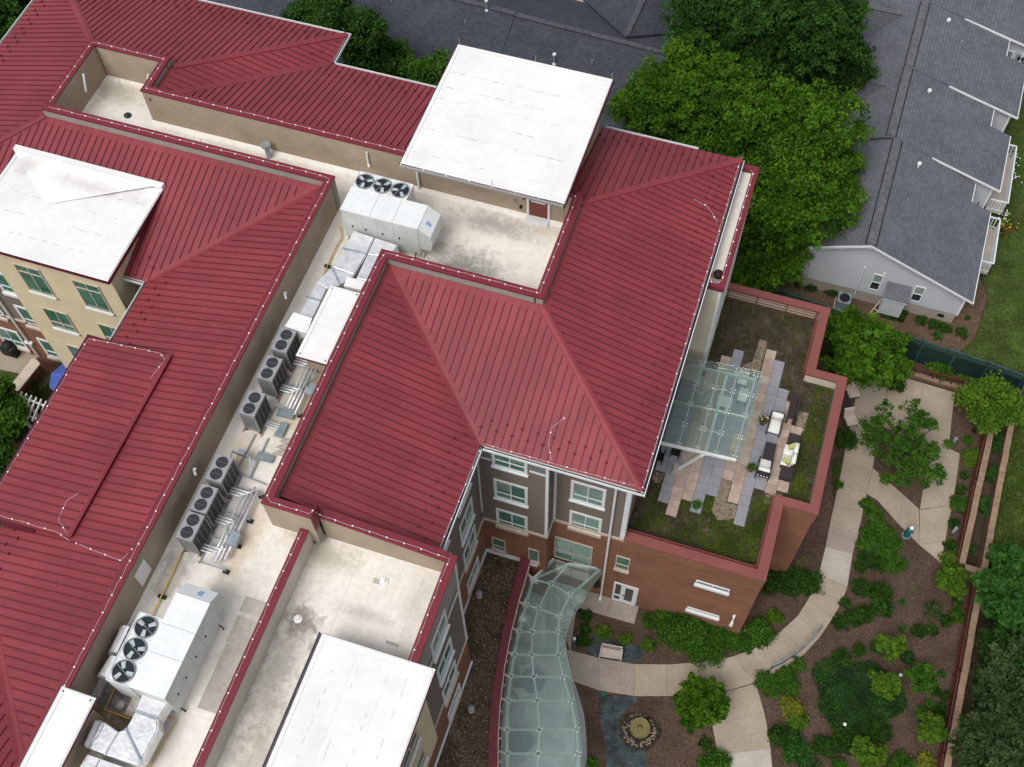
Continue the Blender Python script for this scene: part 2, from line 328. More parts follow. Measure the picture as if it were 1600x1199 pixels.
STONE = mat('pea_gravel', (0.24, 0.195, 0.15), 0.9, 0.3, 22, fine=0.4, fscale=30, bump=1, bscale=25)
BALLAST = mat('dark_roof_gravel', (0.11, 0.082, 0.055), 0.95, 0.2, 1.2, fine=0.75, fscale=13, bump=1, bscale=16)
PAVG = mat('grey_paver', (0.275, 0.28, 0.305), 0.8, 0.06, 2, fine=0.06, fscale=15)
PAVG2 = mat('dark_grey_paver', (0.25, 0.255, 0.28), 0.8, 0.06, 2, fine=0.06, fscale=15)
PAVT = mat('tan_paver', (0.42, 0.33, 0.27), 0.8, 0.1, 3, fine=0.1, fscale=12)
PAVT2 = mat('rosy_paver', (0.36, 0.27, 0.22), 0.8, 0.1, 3, fine=0.1, fscale=12)
SEDS = mat('sedum_soil', (0.075, 0.06, 0.04), 0.95, 0.25, 3, fine=0.4, fscale=14)
WICK = mat('dark_wicker', (0.035, 0.027, 0.030), 0.6, 0.15, 30, bump=0.6, bscale=60)
CUSH = mat('white_cushion', (0.70, 0.70, 0.66), 0.9, 0.04, 3)
LIME = mat('lime_pillow', (0.42, 0.46, 0.16), 0.9, 0.15, 9)
TERRA = mat('red_pot', (0.26, 0.035, 0.03), 0.5, 0.1, 4)
STEEL = mat('canopy_steel', (0.74, 0.77, 0.75), 0.45, 0.04, 3)
CGLASS = glassmat('canopy_glass', (0.84, 0.93, 0.90), (0.58, 0.66, 0.65), 0.09)  # coat colour holds frosting plus some reflected sky
MULCH = mat('bark_mulch', (0.086, 0.056, 0.039), 0.95, 0.18, 0.5, fine=0.45, fscale=12, bump=1, bscale=20)
MULCH2 = mat('dry_brown_mulch', (0.115, 0.073, 0.048), 0.95, 0.18, 0.6, fine=0.4, fscale=12, bump=1, bscale=20)
CONC = mat('tan_concrete', (0.375, 0.315, 0.245), 0.85, 0.07, 0.7, col2=(0.30, 0.25, 0.19), fine=0.09, fscale=9, objvar=.06)
CONC2 = mat('grey_concrete', (0.41, 0.375, 0.325), 0.85, 0.07, 0.6, fine=0.06, fscale=7)
CONC3 = mat('pinkish_concrete', (0.35, 0.30, 0.255), 0.85, 0.08, 0.8, col2=(0.27, 0.23, 0.195), fine=0.1, fscale=9, objvar=.05)
LAWN = mat('lawn_soil', (0.05, 0.075, 0.014), 0.95, 0.2, 0.8, fine=0.4, fscale=10)
EARTH = mat('dark_earth', (0.05, 0.042, 0.022), 0.95, 0.2, 0.7, fine=0.4, fscale=8)  # one even dark brown for all bare ground
SLATEGRAVEL = mat('blue_grey_gravel', (0.052, 0.072, 0.075), 0.9, 0.3, 1.6, fine=0.5, fscale=16, bump=1, bscale=25)
SIDING = lapmat('white_lap_siding', (0.43, 0.455, 0.48), 0.13, dark=0.22)
FOUND = brickmat('foundation_block', (0.36, 0.33, 0.285), (0.33, 0.30, 0.26), (0.27, 0.245, 0.21), 0.4, 0.2, 0.012, bump=0.2)
SHING = brickmat('grey_shingle', (0.136, 0.146, 0.165), (0.104, 0.112, 0.128), (0.064, 0.069, 0.080), 0.24, 0.145, 0.010, bump=0.5, vscale=2.4, big=0.10)
SHING2 = brickmat('dark_shingle', (0.064, 0.071, 0.089), (0.047, 0.053, 0.066), (0.026, 0.029, 0.036), 0.26, 0.15, 0.012, bump=0.5, vscale=2.4, big=0.12)
SHCAP = mat('ridge_shingle', (0.11, 0.115, 0.123), 0.9, 0.15, 3, fine=0.15, fscale=8)
SHCAPD = mat('dark_ridge_shingle', (0.07, 0.075, 0.086), 0.9, 0.15, 3, fine=0.15, fscale=8)
GFENCE = mat('green_fence', (0.012, 0.035, 0.032), 0.5, 0.12, 2)
GFENCE2 = mat('green_fence_rail', (0.028, 0.075, 0.072), 0.5, 0.12, 2)
BFENCE = mat('rust_red_rail', (0.12, 0.030, 0.024), 0.6, 0.12, 3)
BLOCKT = mat('tan_wall_cap', (0.255, 0.175, 0.118), 0.85, 0.12, 2.5, fine=0.12, fscale=10)
BLOCKW = brickmat('retaining_block', (0.20, 0.125, 0.08), (0.16, 0.10, 0.065), (0.08, 0.055, 0.04), 0.4, 0.2, 0.012, bump=0.5)
BARK = mat('bark', (0.085, 0.062, 0.045), 0.95, 0.2, 4)
TEAL = mat('teal_plastic', (0.01, 0.12, 0.12), 0.4, 0.1, 3)
TARP = mat('blue_umbrella_cloth', (0.055, 0.10, 0.36), 0.8, 0.06, 2)
WOODB = mat('brown_timber', (0.075, 0.03, 0.018), 0.8, 0.15, 3)
WATERT = mat('fountain_basin', (0.17, 0.14, 0.05), 0.35, 0.15, 5)
PEB = mat('river_pebble', (0.23, 0.18, 0.125), 0.8, 0.45, 9)
BENCH = mat('pale_bench_timber', (0.50, 0.43, 0.38), 0.7, 0.08, 4)
LF_MAPLE = leafmat('maple_leaf', (0.024, 0.076, 0.005), (0.120, 0.255, 0.015), .35)
LF_DARK = leafmat('dark_leaf', (0.010, 0.034, 0.005), (0.052, 0.130, 0.016))
LF_MID = leafmat('mid_leaf', (0.020, 0.070, 0.006), (0.085, 0.195, 0.020))
LF_LIME = leafmat('lime_leaf', (0.040, 0.098, 0.008), (0.135, 0.245, 0.020))
LF_BLUE = leafmat('blue_green_leaf', (0.016, 0.064, 0.011), (0.064, 0.180, 0.028))
LF_COVER = leafmat('ground_cover_leaf', (0.012, 0.042, 0.012), (0.040, 0.110, 0.030))
LF_OLIVE = leafmat('olive_leaf', (0.024, 0.050, 0.014), (0.085, 0.13, 0.045))
LF_YEL = leafmat('yellow_leaf', (0.11, 0.14, 0.012), (0.30, 0.31, 0.04))
LF_SED = leafmat('sedum_leaf', (0.030, 0.058, 0.006), (0.110, 0.165, 0.016), 0.1)
LF_DRY = leafmat('dry_sedum_leaf', (0.040, 0.038, 0.018), (0.085, 0.085, 0.035), 0.05)
LF_GRASS = leafmat('grass_blade', (0.030, 0.062, 0.005), (0.085, 0.135, 0.012), 0.2)
# ------------------------------------------------------------------ ground (one sheet to the horizon)
g = MB(); g.box(-400, 400, -300, 500, -1.0, -0.02); struct(g.build('ground', EARTH))

# ------------------------------------------------------------------ main building
ZE, PITCH, ZP, ZF = 15.8, 0.29, 17.95, 15.9
B = thing('residence_building', 'large four storey residence with red standing seam metal roof around white flat roof wells', 'building', (-14, 18, 0))

def clip(poly, a, b, c):
    """keeps a*x + b*y <= c"""
    out = []
    for k in range(len(poly)):
        p, q = poly[k], poly[(k + 1) % len(poly)]
        dp, dq = a * p[0] + b * p[1] - c, a * q[0] + b * q[1] - c
        if dp <= 0: out.append(p)
        if dp * dq < 0:
            t = dp / (dp - dq); out.append((p[0] + t * (q[0] - p[0]), p[1] + t * (q[1] - p[1])))
    return out
def span(poly, ax, s):
    r = []
    for k in range(len(poly)):
        p, q = poly[k], poly[(k + 1) % len(poly)]
        a, b = p[ax] - s, q[ax] - s
        if a * b < 0:
            t = a / (a - b); r.append(p[1 - ax] + t * (q[1 - ax] - p[1 - ax]))
    return (min(r), max(r)) if len(r) >= 2 else None
PW = 0.32
def roof_plane(poly, ax, e, sg, z0=ZE, p=PITCH, top_in=0.3, guards=True, skip=None, asstuff=False, low_in=0.06, th=0.038, deck=True):
    """standing seam plane: eave runs along axis ax at coordinate e of the other axis, rising towards sg"""
    zf = lambda x, y: z0 + p * sg * ((y if ax == 0 else x) - e)
    if deck:
        d = MB(); d.prism(poly, lambda x, y: zf(x, y) - 0.14, lambda x, y: zf(x, y) - 0.022); root = d.build('metal_roof', RED, B)
    else: root = None
    lo, hi = min(q[ax] for q in poly), max(q[ax] for q in poly)
    n = max(1, round((hi - lo) / PW)); wd = (hi - lo) / n
    gb = MB(); allm = MB(); k2 = 0
    for k in range(n):
        s0, s1 = lo + k * wd, lo + (k + 1) * wd
        if skip and skip((s0 + s1) / 2): continue
        a, b = (1, 0) if ax == 0 else (0, 1)
        c = clip(clip(poly, a, b, s1 - 0.004), -a, -b, -(s0 + 0.004))
        if len(c) < 3: continue
        m = MB() if not asstuff else allm
        m.prism(c, lambda x, y: zf(x, y) - 0.02, zf, 0)
        sp = span(poly, ax, s1 - 0.02)
        if sp:
            d0, d1 = sp if sg > 0 else (-sp[1], -sp[0])     # d grows uphill
            eav = e if sg > 0 else -e
            d0 += low_in if abs(d0 - eav) < 0.2 else 0.28; d1 -= top_in
            if d1 - d0 > 0.12:
                r0, r1 = (d0, d1) if sg > 0 else (-d1, -d0)
                rb = [(s1 - 0.034, r0), (s1 - 0.004, r0), (s1 - 0.004, r1), (s1 - 0.034, r1)]
                if ax == 1: rb = [(y, x) for x, y in rb]
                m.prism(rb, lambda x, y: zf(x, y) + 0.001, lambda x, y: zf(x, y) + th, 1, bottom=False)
                if guards and abs(d0 - eav) < 0.3:
                    dd = eav + (0.62 if k % 2 else 0.98)
                    if dd < d1 - 0.2:
                        t = dd if sg > 0 else -dd
                        x, y = (s1 - 0.02, t) if ax == 0 else (t, s1 - 0.02)
                        hx, hy = (0.055, 0.025) if ax == 0 else (0.025, 0.055)
                        gb.box(x - hx, x + hx, y - hy, y + hy, zf(x, y) + 0.02, zf(x, y) + 0.085)
        if not asstuff: 
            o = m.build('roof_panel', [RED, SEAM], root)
            o.location = (0, 0, 0)
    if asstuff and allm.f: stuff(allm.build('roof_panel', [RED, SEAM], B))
    if gb.f: stuff(gb.build('snow_guard', SEAM, B))
    return zf
def hipcap(p0, p1, wd=0.3):
    a = np.array(p0); b = np.array(p1); d = (b - a)[:2]; d /= np.linalg.norm(d); nrm = np.array((-d[1], d[0])) * wd / 2
    m = MB(); dz = PITCH * wd / 2 * 0.7071
    up = 0.055
    c = [(a[0] + nrm[0], a[1] + nrm[1], a[2] + up - dz), (b[0] + nrm[0], b[1] + nrm[1], b[2] + up - dz), (b[0], b[1], b[2] + up), (a[0], a[1], a[2] + up)]
    c2 = [(a[0], a[1], a[2] + up), (b[0], b[1], b[2] + up), (b[0] - nrm[0], b[1] - nrm[1], b[2] + up - dz), (a[0] - nrm[0], a[1] - nrm[1], a[2] + up - dz)]
    m.face(c[::-1]); m.face(c2[::-1])
    for q in (c, c2):
        i, j = (0, 1) if q is c else (3, 2)
        m.face([q[i], q[j], (*q[j][:2], q[j][2] - 0.09), (*q[i][:2], q[i][2] - 0.09)])
    m.build('hip_cap', RED, B)
def valley(p0, p1, wd=0.34):
    a = np.array(p0); b = np.array(p1); d = (b - a)[:2]; d /= np.linalg.norm(d); nrm = np.array((-d[1], d[0])) * wd / 2
    dz = PITCH * wd / 2 * 0.7071; m = MB(); up = 0.012
    for s in (1, -1):
        q = [(a[0], a[1], a[2] + up), (b[0], b[1], b[2] + up), (b[0] + s * nrm[0], b[1] + s * nrm[1], b[2] + up + dz), (a[0] + s * nrm[0], a[1] + s * nrm[1], a[2] + up + dz)]
        m.face(q if s > 0 else q[::-1])
    m.build('valley_flashing', RED, B)
XE, YS, YN, XC, YJ, XJ, XW, XW2, YSL = -1.75, 18.95, 36.08, -8.25, 38.1, -21.7, -37.6, -24.25, 21.95
zz = lambda d: ZE + PITCH * d
roof_plane([(XE, YS), (XE, YN), (-7.6, 30.23), (-7.6, 24.80)], 1, XE, -1)
roof_plane([(XE, YN), (XJ, YN), (-27.4, 30.38), (-7.45, 30.38)], 0, YN, -1, skip=lambda s: -14.6 < s < -8.6)
roof_plane([(XJ, YN), (XJ, YJ), (-27.74, 32.06), (-27.74, 30.04)], 1, XJ, -1)
roof_plane([(XJ, YJ), (XW, YJ), (-31.78, 32.28), (-27.52, 32.28)], 0, YJ, -1, asstuff=True)
roof_plane([(XW, YJ), (XW, YSL), (-31.78, 27.77), (-31.78, 32.28)], 1, XW, 1, asstuff=True)
roof_plane([(XW, YSL), (XW2, YSL), (-18.43, 27.77), (-31.78, 27.77)], 0, YSL, 1)
roof_plane([(XW2, YSL), (-18.18, 28.02), (-18.18, 2.56), (XW2, 8.63)], 1, XW2, 1, skip=lambda s: False)
roof_plane([(XW2, 8.63), (-18.18, 2.56), (-18.18, 0.5), (-30, 0.5), (-30, 8.63)], 0, 8.63, -1, asstuff=True)
roof_plane([(XC, YS), (-14.18, 24.88), (-14.18, 13.95), (XC, 13.95)], 1, XC, -1)
roof_plane([(XE, YS), (XC, YS), (-14.10, 24.80), (-7.6, 24.80)], 0, YS, 1)
hipcap((XE, YS, ZE), (-7.6, 24.8, zz(5.85))); hipcap((XE, YN, ZE), (-7.6, 30.23, zz(5.85)))
hipcap((XJ, YJ, ZE), (-27.6, 32.2, zz(5.9))); hipcap((XW, YJ, ZE), (-31.78, 32.28, zz(5.82)))
hipcap((XW, YSL, ZE), (-31.78, 27.77, zz(5.82)))
valley((XC, YS, ZE), (-14.12, 24.82, zz(5.87))); valley((XJ, YN, ZE), (-27.4, 30.38, zz(5.7)))
valley((XW2, YSL, ZE), (-18.43, 27.77, zz(5.82))); valley((XW2, 8.63, ZE), (-18.18, 2.56, zz(6.07)))
# raised shed dormer over the west slope
def dz_(x, y): return 16.27 + 0.155 * (x + 24.95)
DM = [(-24.95, 18.5), (-21.05, 18.5), (-21.05, 10.3), (-24.95, 10.3)]
m = MB(); m.prism(DM, lambda x, y: dz_(x, y) - 0.22, lambda x, y: dz_(x, y) - 0.02)
dr = m.build('dormer_roof', [RED], B)
n = 24
for k in range(n):
    y0, y1 = 10.3 + k * 8.2 / n, 10.3 + (k + 1) * 8.2 / n
    q = MB(); q.prism([(-24.95, y0 + .004), (-21.05, y0 + .004), (-21.05, y1 - .004), (-24.95, y1 - .004)], lambda x, y: dz_(x, y) - 0.018, dz_, 0)
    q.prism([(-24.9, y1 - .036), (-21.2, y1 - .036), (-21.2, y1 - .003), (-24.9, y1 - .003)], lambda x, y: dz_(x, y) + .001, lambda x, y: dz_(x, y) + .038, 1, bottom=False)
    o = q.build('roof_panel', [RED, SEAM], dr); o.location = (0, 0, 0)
m = MB(); m.prism([(-21.15, 18.5), (-20.99, 18.5), (-20.99, 10.3), (-21.15, 10.3)], lambda x, y: dz_(x, y) - .05, lambda x, y: dz_(x, y) + .012)
m.prism([(-21.08, 18.45), (-21.06, 18.45), (-21.06, 10.35), (-21.08, 10.35)], lambda x, y: dz_(x, y) + .014, lambda x, y: dz_(x, y) + .03)
m.build('ridge_flashing', [RED], dr).location = (0, 0, 0)
m = MB(); m.box(-25.05, -24.952, 10.2, 18.6, 15.98, 16.30); m.box(-24.95, -22.7, 10.2, 10.297, 16.05, 16.30); m.box(-24.95, -22.7, 18.503, 18.6, 16.0, 16.30)
m.build('dormer_fascia', [FASC], B)
m = MB(); m.box(-24.6, -22.6, 10.7, 18.2, 0, 16.06); m.build('dormer_wall', [YELL], B)

# ---- flat roof wells
WELL = [(-17.85, -4), (-17.85, 28.1), (-31.45, 28.1), (-31.45, 32.0), (-28.05, 32.0), (-28.05, 30.1), (-7.86, 30.1), (-7.86, 25.14), (-14.5, 25.14), (-14.5, 13.65), (-12.9, 13.65), (-12.9, -4)]
def inpoly(x, y, P):
    c = False
    for k in range(len(P)):
        (x0, y0), (x1, y1) = P[k], P[k - 1]
        if (y0 > y) != (y1 > y) and x < (x1 - x0) * (y - y0) / (y1 - y0) + x0: c = not c
    return c
m = MB()
m.box(-17.85, -14.5, -4, 25.14, 15.6, ZF); m.box(-14.5, -13.0, -4, 13.65, 15.6, ZF)
m.box(-31.45, -17.85, 28.1, 30.1, 15.6, ZF); m.box(-31.45, -28.05, 30.1, 32.0, 15.6, ZF); m.box(-17.85, -7.86, 25.14, 30.1, 15.6, ZF)
deckm = bpy.data.materials.get('cream_roof_membrane')
fl = m.build('flat_roof', [MEMB], B)
# membrane sheets, laid with visible laps and welded patches
mem = MB()
def sheet(x0, x1, y0, y1, z=ZF + .004, mm=None, name='membrane_sheet', t=.006):
    q = MB(); q.box(x0, x1, y0, y1, z, z + t, nobot=True); o = q.build(name, [mm or MEMB], fl); o.location = (0, 0, 0); return o
for k in range(8): sheet(-31.3 + k * 1.68, -31.3 + (k + 1) * 1.68 - .02, 28.25, 29.95)
for k, (a, b) in enumerate(((25.3, 27.0), (27.02, 28.7), (28.72, 29.9))): sheet(-14.4, -8.0, a, b)
for k in range(13): sheet(-17.7, -14.6 if k > 5 else -13.1, 2.5 + k * 1.78, 2.5 + (k + 1) * 1.78 - .02, z=ZF + .003 + .001 * (k % 2))
sheet(-31.3, -28.2, 30.05, 31.85)
for x0, x1, y0, y1, mm in ((-17.6, -16.9, 10.35, 11.05, MEMB2), (-17.6, -16.9, 9.6, 10.3, MEMB2), (-14.3, -13.3, 9.9, 10.5, MEMB2), (-14.25, -13.25, 8.75, 9.75, MEMB2), (-14.2, -13.3, 6.3, 8.7, MEMB2), (-17.6, -16.5, 5.3, 6.2, SOOT), (-17.6, -15.2, 4.4, 5.3, BROWNP)):
    sheet(x0, x1, y0, y1, ZF + .012, mm, 'membrane_patch')
# cant strip along the foot of the walls
m = MB()
def cant(x0, y0, x1, y1, nx, ny, w_=.16, z=ZF + .01, h=.14):
    m.face([(x0, y0, z + h), (x1, y1, z + h), (x1 + nx * w_, y1 + ny * w_, z), (x0 + nx * w_, y0 + ny * w_, z)])
cant(-17.84, 28.1, -17.84, -4, 1, 0, .26); cant(-28.05, 30.09, -7.87, 30.09, 0, -1, .2); cant(-31.44, 31.99, -31.44, 28.1, 1, 0); cant(-31.44, 31.99, -28.06, 31.99, 0, -1)
for f in list(m.f): m.f.append(tuple(reversed(f))); m.m.append(0)
m.f = m.f[:4]; m.m = m.m[:4]
m.build('cant_strip', [MEMB], B)
# upstand walls round the wells: block face inwards, stucco outwards
WT = .31
up = MB(); cap = MB()
def upst(x0, x1, y0, y1, inner, z0=15.55, z1=ZP, capm=True, over=.03):
    F0 = len(up.f); up.box(x0, x1, y0, y1, z0, z1 - .09)
    ids = {'-y': 2, '+x': 3, '+y': 4, '-x': 5}
    for k, key in (('-y', 2), ('+x', 3), ('+y', 4), ('-x', 5)): up.m[F0 + key] = 1 if k in inner else 0
    if capm: cap.box(x0 - over, x1 + over, y0 - over, y1 + over, z1 - .09, z1)
upst(-18.16, -17.85, -4, 27.72, ('+x',))
upst(-31.45 - .31, -17.85, 28.1 - .31, 28.1, ('+y',))
upst(-31.76, -31.45, 28.17, 32.31, ('+x',)); upst(-31.38, -27.74, 32.0, 32.31, ('-y',)); upst(-28.05, -27.74, 30.48, 31.93, ('-x',))
upst(-28.05, -14.75, 30.1, 30.41, ('-y',)); upst(-8.25, -7.93, 30.1, 30.41, ('-y',))
upst(-7.86, -7.56, 24.83, 30.38, ('-x',)); upst(-14.52, -7.93, 24.83, 25.14, ('+y',)); upst(-14.52, -14.2, 13.72, 24.76, ('-x',)); upst(-14.52, -12.62, 13.34, 13.65, ('-y', '-x'))
up.build('parapet_wall', [GRAYW, TANW], B); cap.build('parapet_coping', [CAPR], B)
m = MB(); m.box(-12.617, -12.585, 13.32, 13.9, 16.75, 17.955); m.build('parapet_end_flashing', [CAPR], B)

# ---- lower flat roof to the south
LZ = 15.2
m = MB(); m.box(-12.94, -7.72, -4, 13.85, 14.9, LZ); lo_ = m.build('lower_flat_roof', [MEMB], B)
for k in range(6):
    q = MB(); q.box(-12.75 + k * .84, -12.75 + (k + 1) * .84 - .012, 2.0, 13.6, LZ + .004, LZ + .009 + .001 * (k % 2), nobot=True); o = q.build('membrane_sheet', [MEMB], lo_); o.location = (0, 0, 0)
for x, y, sx, sy in ((-10.3, 12.6, .35, .2), (-9.2, 11.9, .3, .28), (-11.6, 9.5, .4, .3), (-9.0, 10.6, .5, .12), (-12.2, 8.3, .3, .8), (-8.4, 13.0, .2, .25), (-12.1, 12.9, .3, .2)):
    q = MB(); q.box(x, x + sx, y, y + sy, LZ + .012, LZ + .017, nobot=True); o = q.build('membrane_patch', [MEMB2 if sx > .3 else MEMB], lo_); o.location = (0, 0, 0)
lp = MB(); lp.box(-13.22, -12.94, -4, 13.33, 15.1, 16.5, 2); lp.box(-7.69, -7.40, 9.96, 13.75, 14.5, 16.5, 0)
lp.prism([(-12.6, 13.76), (-7.41, 13.76), (-7.41, 14.0), (-12.6, 14.0)], 15.0, lambda x, y: 17.12 - .12 * (x + 12.6), 1)
m = MB()
m.box(-13.25, -12.91, -4, 13.31, 16.5, 16.6); m.box(-7.74, -7.37, 9.96, 14.05, 16.502, 16.602)
zc = lambda x, y: 17.22 - .12 * (x + 12.6); m.prism([(-12.6, 13.70), (-7.745, 13.70), (-7.745, 14.10), (-12.6, 14.10)], lambda x, y: zc(x, y) - .09, zc)
# slope flashing between rake coping and panels
m.prism([(-14.2, 14.07), (-8.3, 14.07), (-8.3, 14.35), (-14.2, 14.35)], lambda x, y: ZE - PITCH * (x - XC), lambda x, y: ZE - PITCH * (x - XC) + .03)
m.build('lower_parapet_coping', [CAPR], B)
lp.build('lower_parapet_wall', [GRAYW, TANW, LINER], B)

# ---- outside walls: brick below, siding above, grey-green stucco at the top storey
BR = 7.8
def mass(x0, x1, y0, y1, top, zones, base=0.0, dz=0.0):
    z = base
    for zt, name, mm in zones:
        q = MB(); q.box(x0, x1, y0, y1, z, min(zt, top) - dz); q.build(name, [mm], B); z = min(zt, top) - dz
Z3 = [(BR, 'brick_wall', BRICK), (13.95, 'siding_wall', TAUPE), (99, 'stucco_wall', GREEN)]
mass(-8.74, -5.56, 19.29, 30, 15.58, Z3); mass(-9.0, -2.28, 20.2, 35.75, 15.57, Z3)
mass(-24, -8.56, 13.9, 30.0, 15.50, Z3); mass(-37.2, -2.5, 22.3, 35.7, 15.48, Z3, dz=.003); mass(-37.25, -22, 30, 37.75, 15.47, Z3)
mass(-23.9, -13.02, -6, 22, 15.46, Z3, dz=.006); mass(-13.0, -7.43, -6, 13.84, 14.9, Z3, dz=.009)
q = MB(); q.box(-10.4, -7.13, 0, 9.47, 7.9, 16.3); q.build('yellow_stucco_wall', [YELL], B)
q = MB(); q.box(-31.5, -25.36, 21.2, 27, 4, 16.6); q.build('yellow_stucco_wall', [YELL], B)
# ledges and trim
m = MB()
for x0, x1, y0, y1 in ((-8.55, -5.5, 19.23, 19.288), (-5.56, -2.22, 20.14, 20.198), (-5.558, -5.5, 19.29, 20.13), (-7.428, -7.37, -6, 13.9), (-37, -31.5, 22.24, 22.298), (-8.558, -8.50, 13.9, 19.2)): MB().box(x0, x1, y0, y1, 7.68, 7.86).build('belt_ledge', [BEIGE], B)
for bb in ((-5.66, -5.53, 19.255, 19.35, 7.88, 15.5), (-5.55, -5.44, 20.165, 20.26, 7.88, 15.5), (-2.46, -2.25, 20.165, 20.3, 7.88, 15.5), (-8.66, -8.53, 19.18, 19.288, 8.6, 15.4), (-8.50, -7.98, 19.262, 19.30, 13.92, 14.05), (-6.35, -5.66, 19.262, 19.30, 13.92, 14.05), (-7.43, -7.40, 9.4, 13.7, 13.7, 13.82), (-7.44, -7.395, 13.72, 13.86, 7.9, 16.4), (-2.28, -2.24, 20.3, 20.5, 7.88, 15.5)): MB().box(*bb).build('corner_trim', [TRIM], B)

def window(face, c, u0, u1, z0, z1, parent=B, mull=True, rail=.3, sill=True, trim=.13, glass=None, tr=TRIM, sillm=TRIM, top=False, sillh=.1, blind=0):
    """face '-y': wall plane y = c, u = x;  '+x': wall plane x = c, u = y"""
    P = (lambda u, o, z: (u, c - o, z)) if face == '-y' else (lambda u, o, z: (c + o, u, z))
    def bar(m, ua, ub, za, zb, o0, o1, mi=0):
        a = P(ua, o0, za); b = P(ub, o1, zb)
        m.box(min(a[0], b[0]), max(a[0], b[0]), min(a[1], b[1]), max(a[1], b[1]), za, zb, mi)
    f = MB(); t = trim; h = .055
    bar(f, u0, u0 + t, z0, z1, .003, h); bar(f, u1 - t, u1, z0, z1, .003, h); bar(f, u0 + t, u1 - t, z1 - t, z1, .003, h); bar(f, u0 + t, u1 - t, z0, z0 + t, .003, h)
    s = .045; mid = (u0 + u1) / 2
    if mull: bar(f, mid - s / 2, mid + s / 2, z0 + t, z1 - t, .003, .042)
    if rail:
        zr = z0 + t + (z1 - z0 - 2 * t) * rail; bar(f, u0 + t, mid - s / 2 if mull else u1 - t, zr - .03, zr + .03, .003, .044)
        if mull: bar(f, mid + s / 2, u1 - t, zr - .03, zr + .03, .003, .044)
    if top:
        zr = z1 - t - (z1 - z0) * .24; bar(f, u0 + t, mid - s / 2, zr - .03, zr + .03, .003, .046); bar(f, mid + s / 2, u1 - t, zr - .03, zr + .03, .003, .046)
    o = f.build('window', [tr], parent)
    cells = [(u0 + t, mid), (mid, u1 - t)] if mull else [(u0 + t, u1 - t)]
    for a, b in cells:
        q = MB(); bar(q, a, b, z0 + t, z1 - t, .004, .016); p = q.build('pane', [glass or GLASS], o); p.location = (0, 0, 0)
        if rnd.random() < blind:
            q = MB(); hh = (z1 - z0) * rnd.uniform(.25, .6); bar(q, a + .02, b - .04, z1 - t - hh, z1 - t, .017, .021); p = q.build('blind', [BLIND], o); p.location = (0, 0, 0)
    if sill:
        q = MB(); bar(q, u0 - .04, u1 + .04, z0 - sillh, z0 - .003, .003, .12); p = q.build('sill', [sillm], o); p.location = (0, 0, 0)
    return o
for z in (13.62, 10.55): window('-y', 19.29, -7.92, -6.42, z, z + 1.8, blind=.3)
window('-y', 19.29, -7.90, -6.44, 7.62, 9.35, sillm=BEIGE, sillh=.24); window('-y', 20.2, -4.82, -3.3, 10.5, 12.35, blind=.4); window('-y', 20.2, -4.82, -3.3, 13.7, 15.45)
window('-y', 20.2, -4.80, -3.32, 7.6, 9.3, sillm=BEIGE, sillh=.24, blind=.3)
window('-y', 19.29, -8.2, -7.55, 4.55, 5.85, trim=.05, mull=False, tr=BEIGE, sillm=BEIGE, sillh=.18); window('-y', 19.29, -6.42, -5.91, 4.45, 5.85, trim=.05, mull=False, rail=0, tr=BEIGE, sillm=BEIGE, sillh=.2)
window('-y', 20.2, -5.42, -3.59, 3.45, 5.9, trim=.05, rail=.42, tr=BEIGE, sill=False)
window('-y', 20.2, -2.46, -1.8, 4.35, 5.85, trim=.05, mull=False, rail=.36, tr=BEIGE, sillm=BEIGE, sillh=.2)
for y in (17.47, 14.9):
    for z in (13.62, 10.5, 7.62, 4.5): window('+x', -8.55, y - .75, y + .75, z, z + (1.8 if z > 5 else 1.3), sillm=TRIM if z > 8 else BEIGE, sillh=.1 if z > 8 else .22)
for z in (13.5, 10.3, 7.3, 4.4): window('+x', -7.42, 10.95, 12.45, z, z + (1.75 if z > 5 else 1.2), sillm=TRIM if z > 8 else BEIGE, sillh=.1 if z > 8 else .22)
for y in (7.65, 5.0, 2.4):
    for z in (12.6, 9.4): window('+x', -7.12, y - .7, y + .7, z, z + 1.9, trim=.05, tr=BEIGE, sillm=TRIM, top=True)
for x in (-29.7, -26.85):
    for z in (13.6, 10.6, 7.4, 4.6): window('-y', 21.195, x - .65, x + .65, z, z + (2.05 if z > 13 else 1.65), trim=.05, tr=BEIGE, sillm=TRIM, top=z > 13, sillh=.13, rail=0 if z > 13 else .3)
for x in (-33.0, -35.6):
    for z in (10.5, 7.6, 4.6): window('-y', 22.295, x - .75, x + .75, z, z + 1.75, sillh=.2, sillm=BEIGE if z < 9 else TRIM)
window('-y', 22.295, -25.2, -24.7, 12.6, 14.4, mull=False)
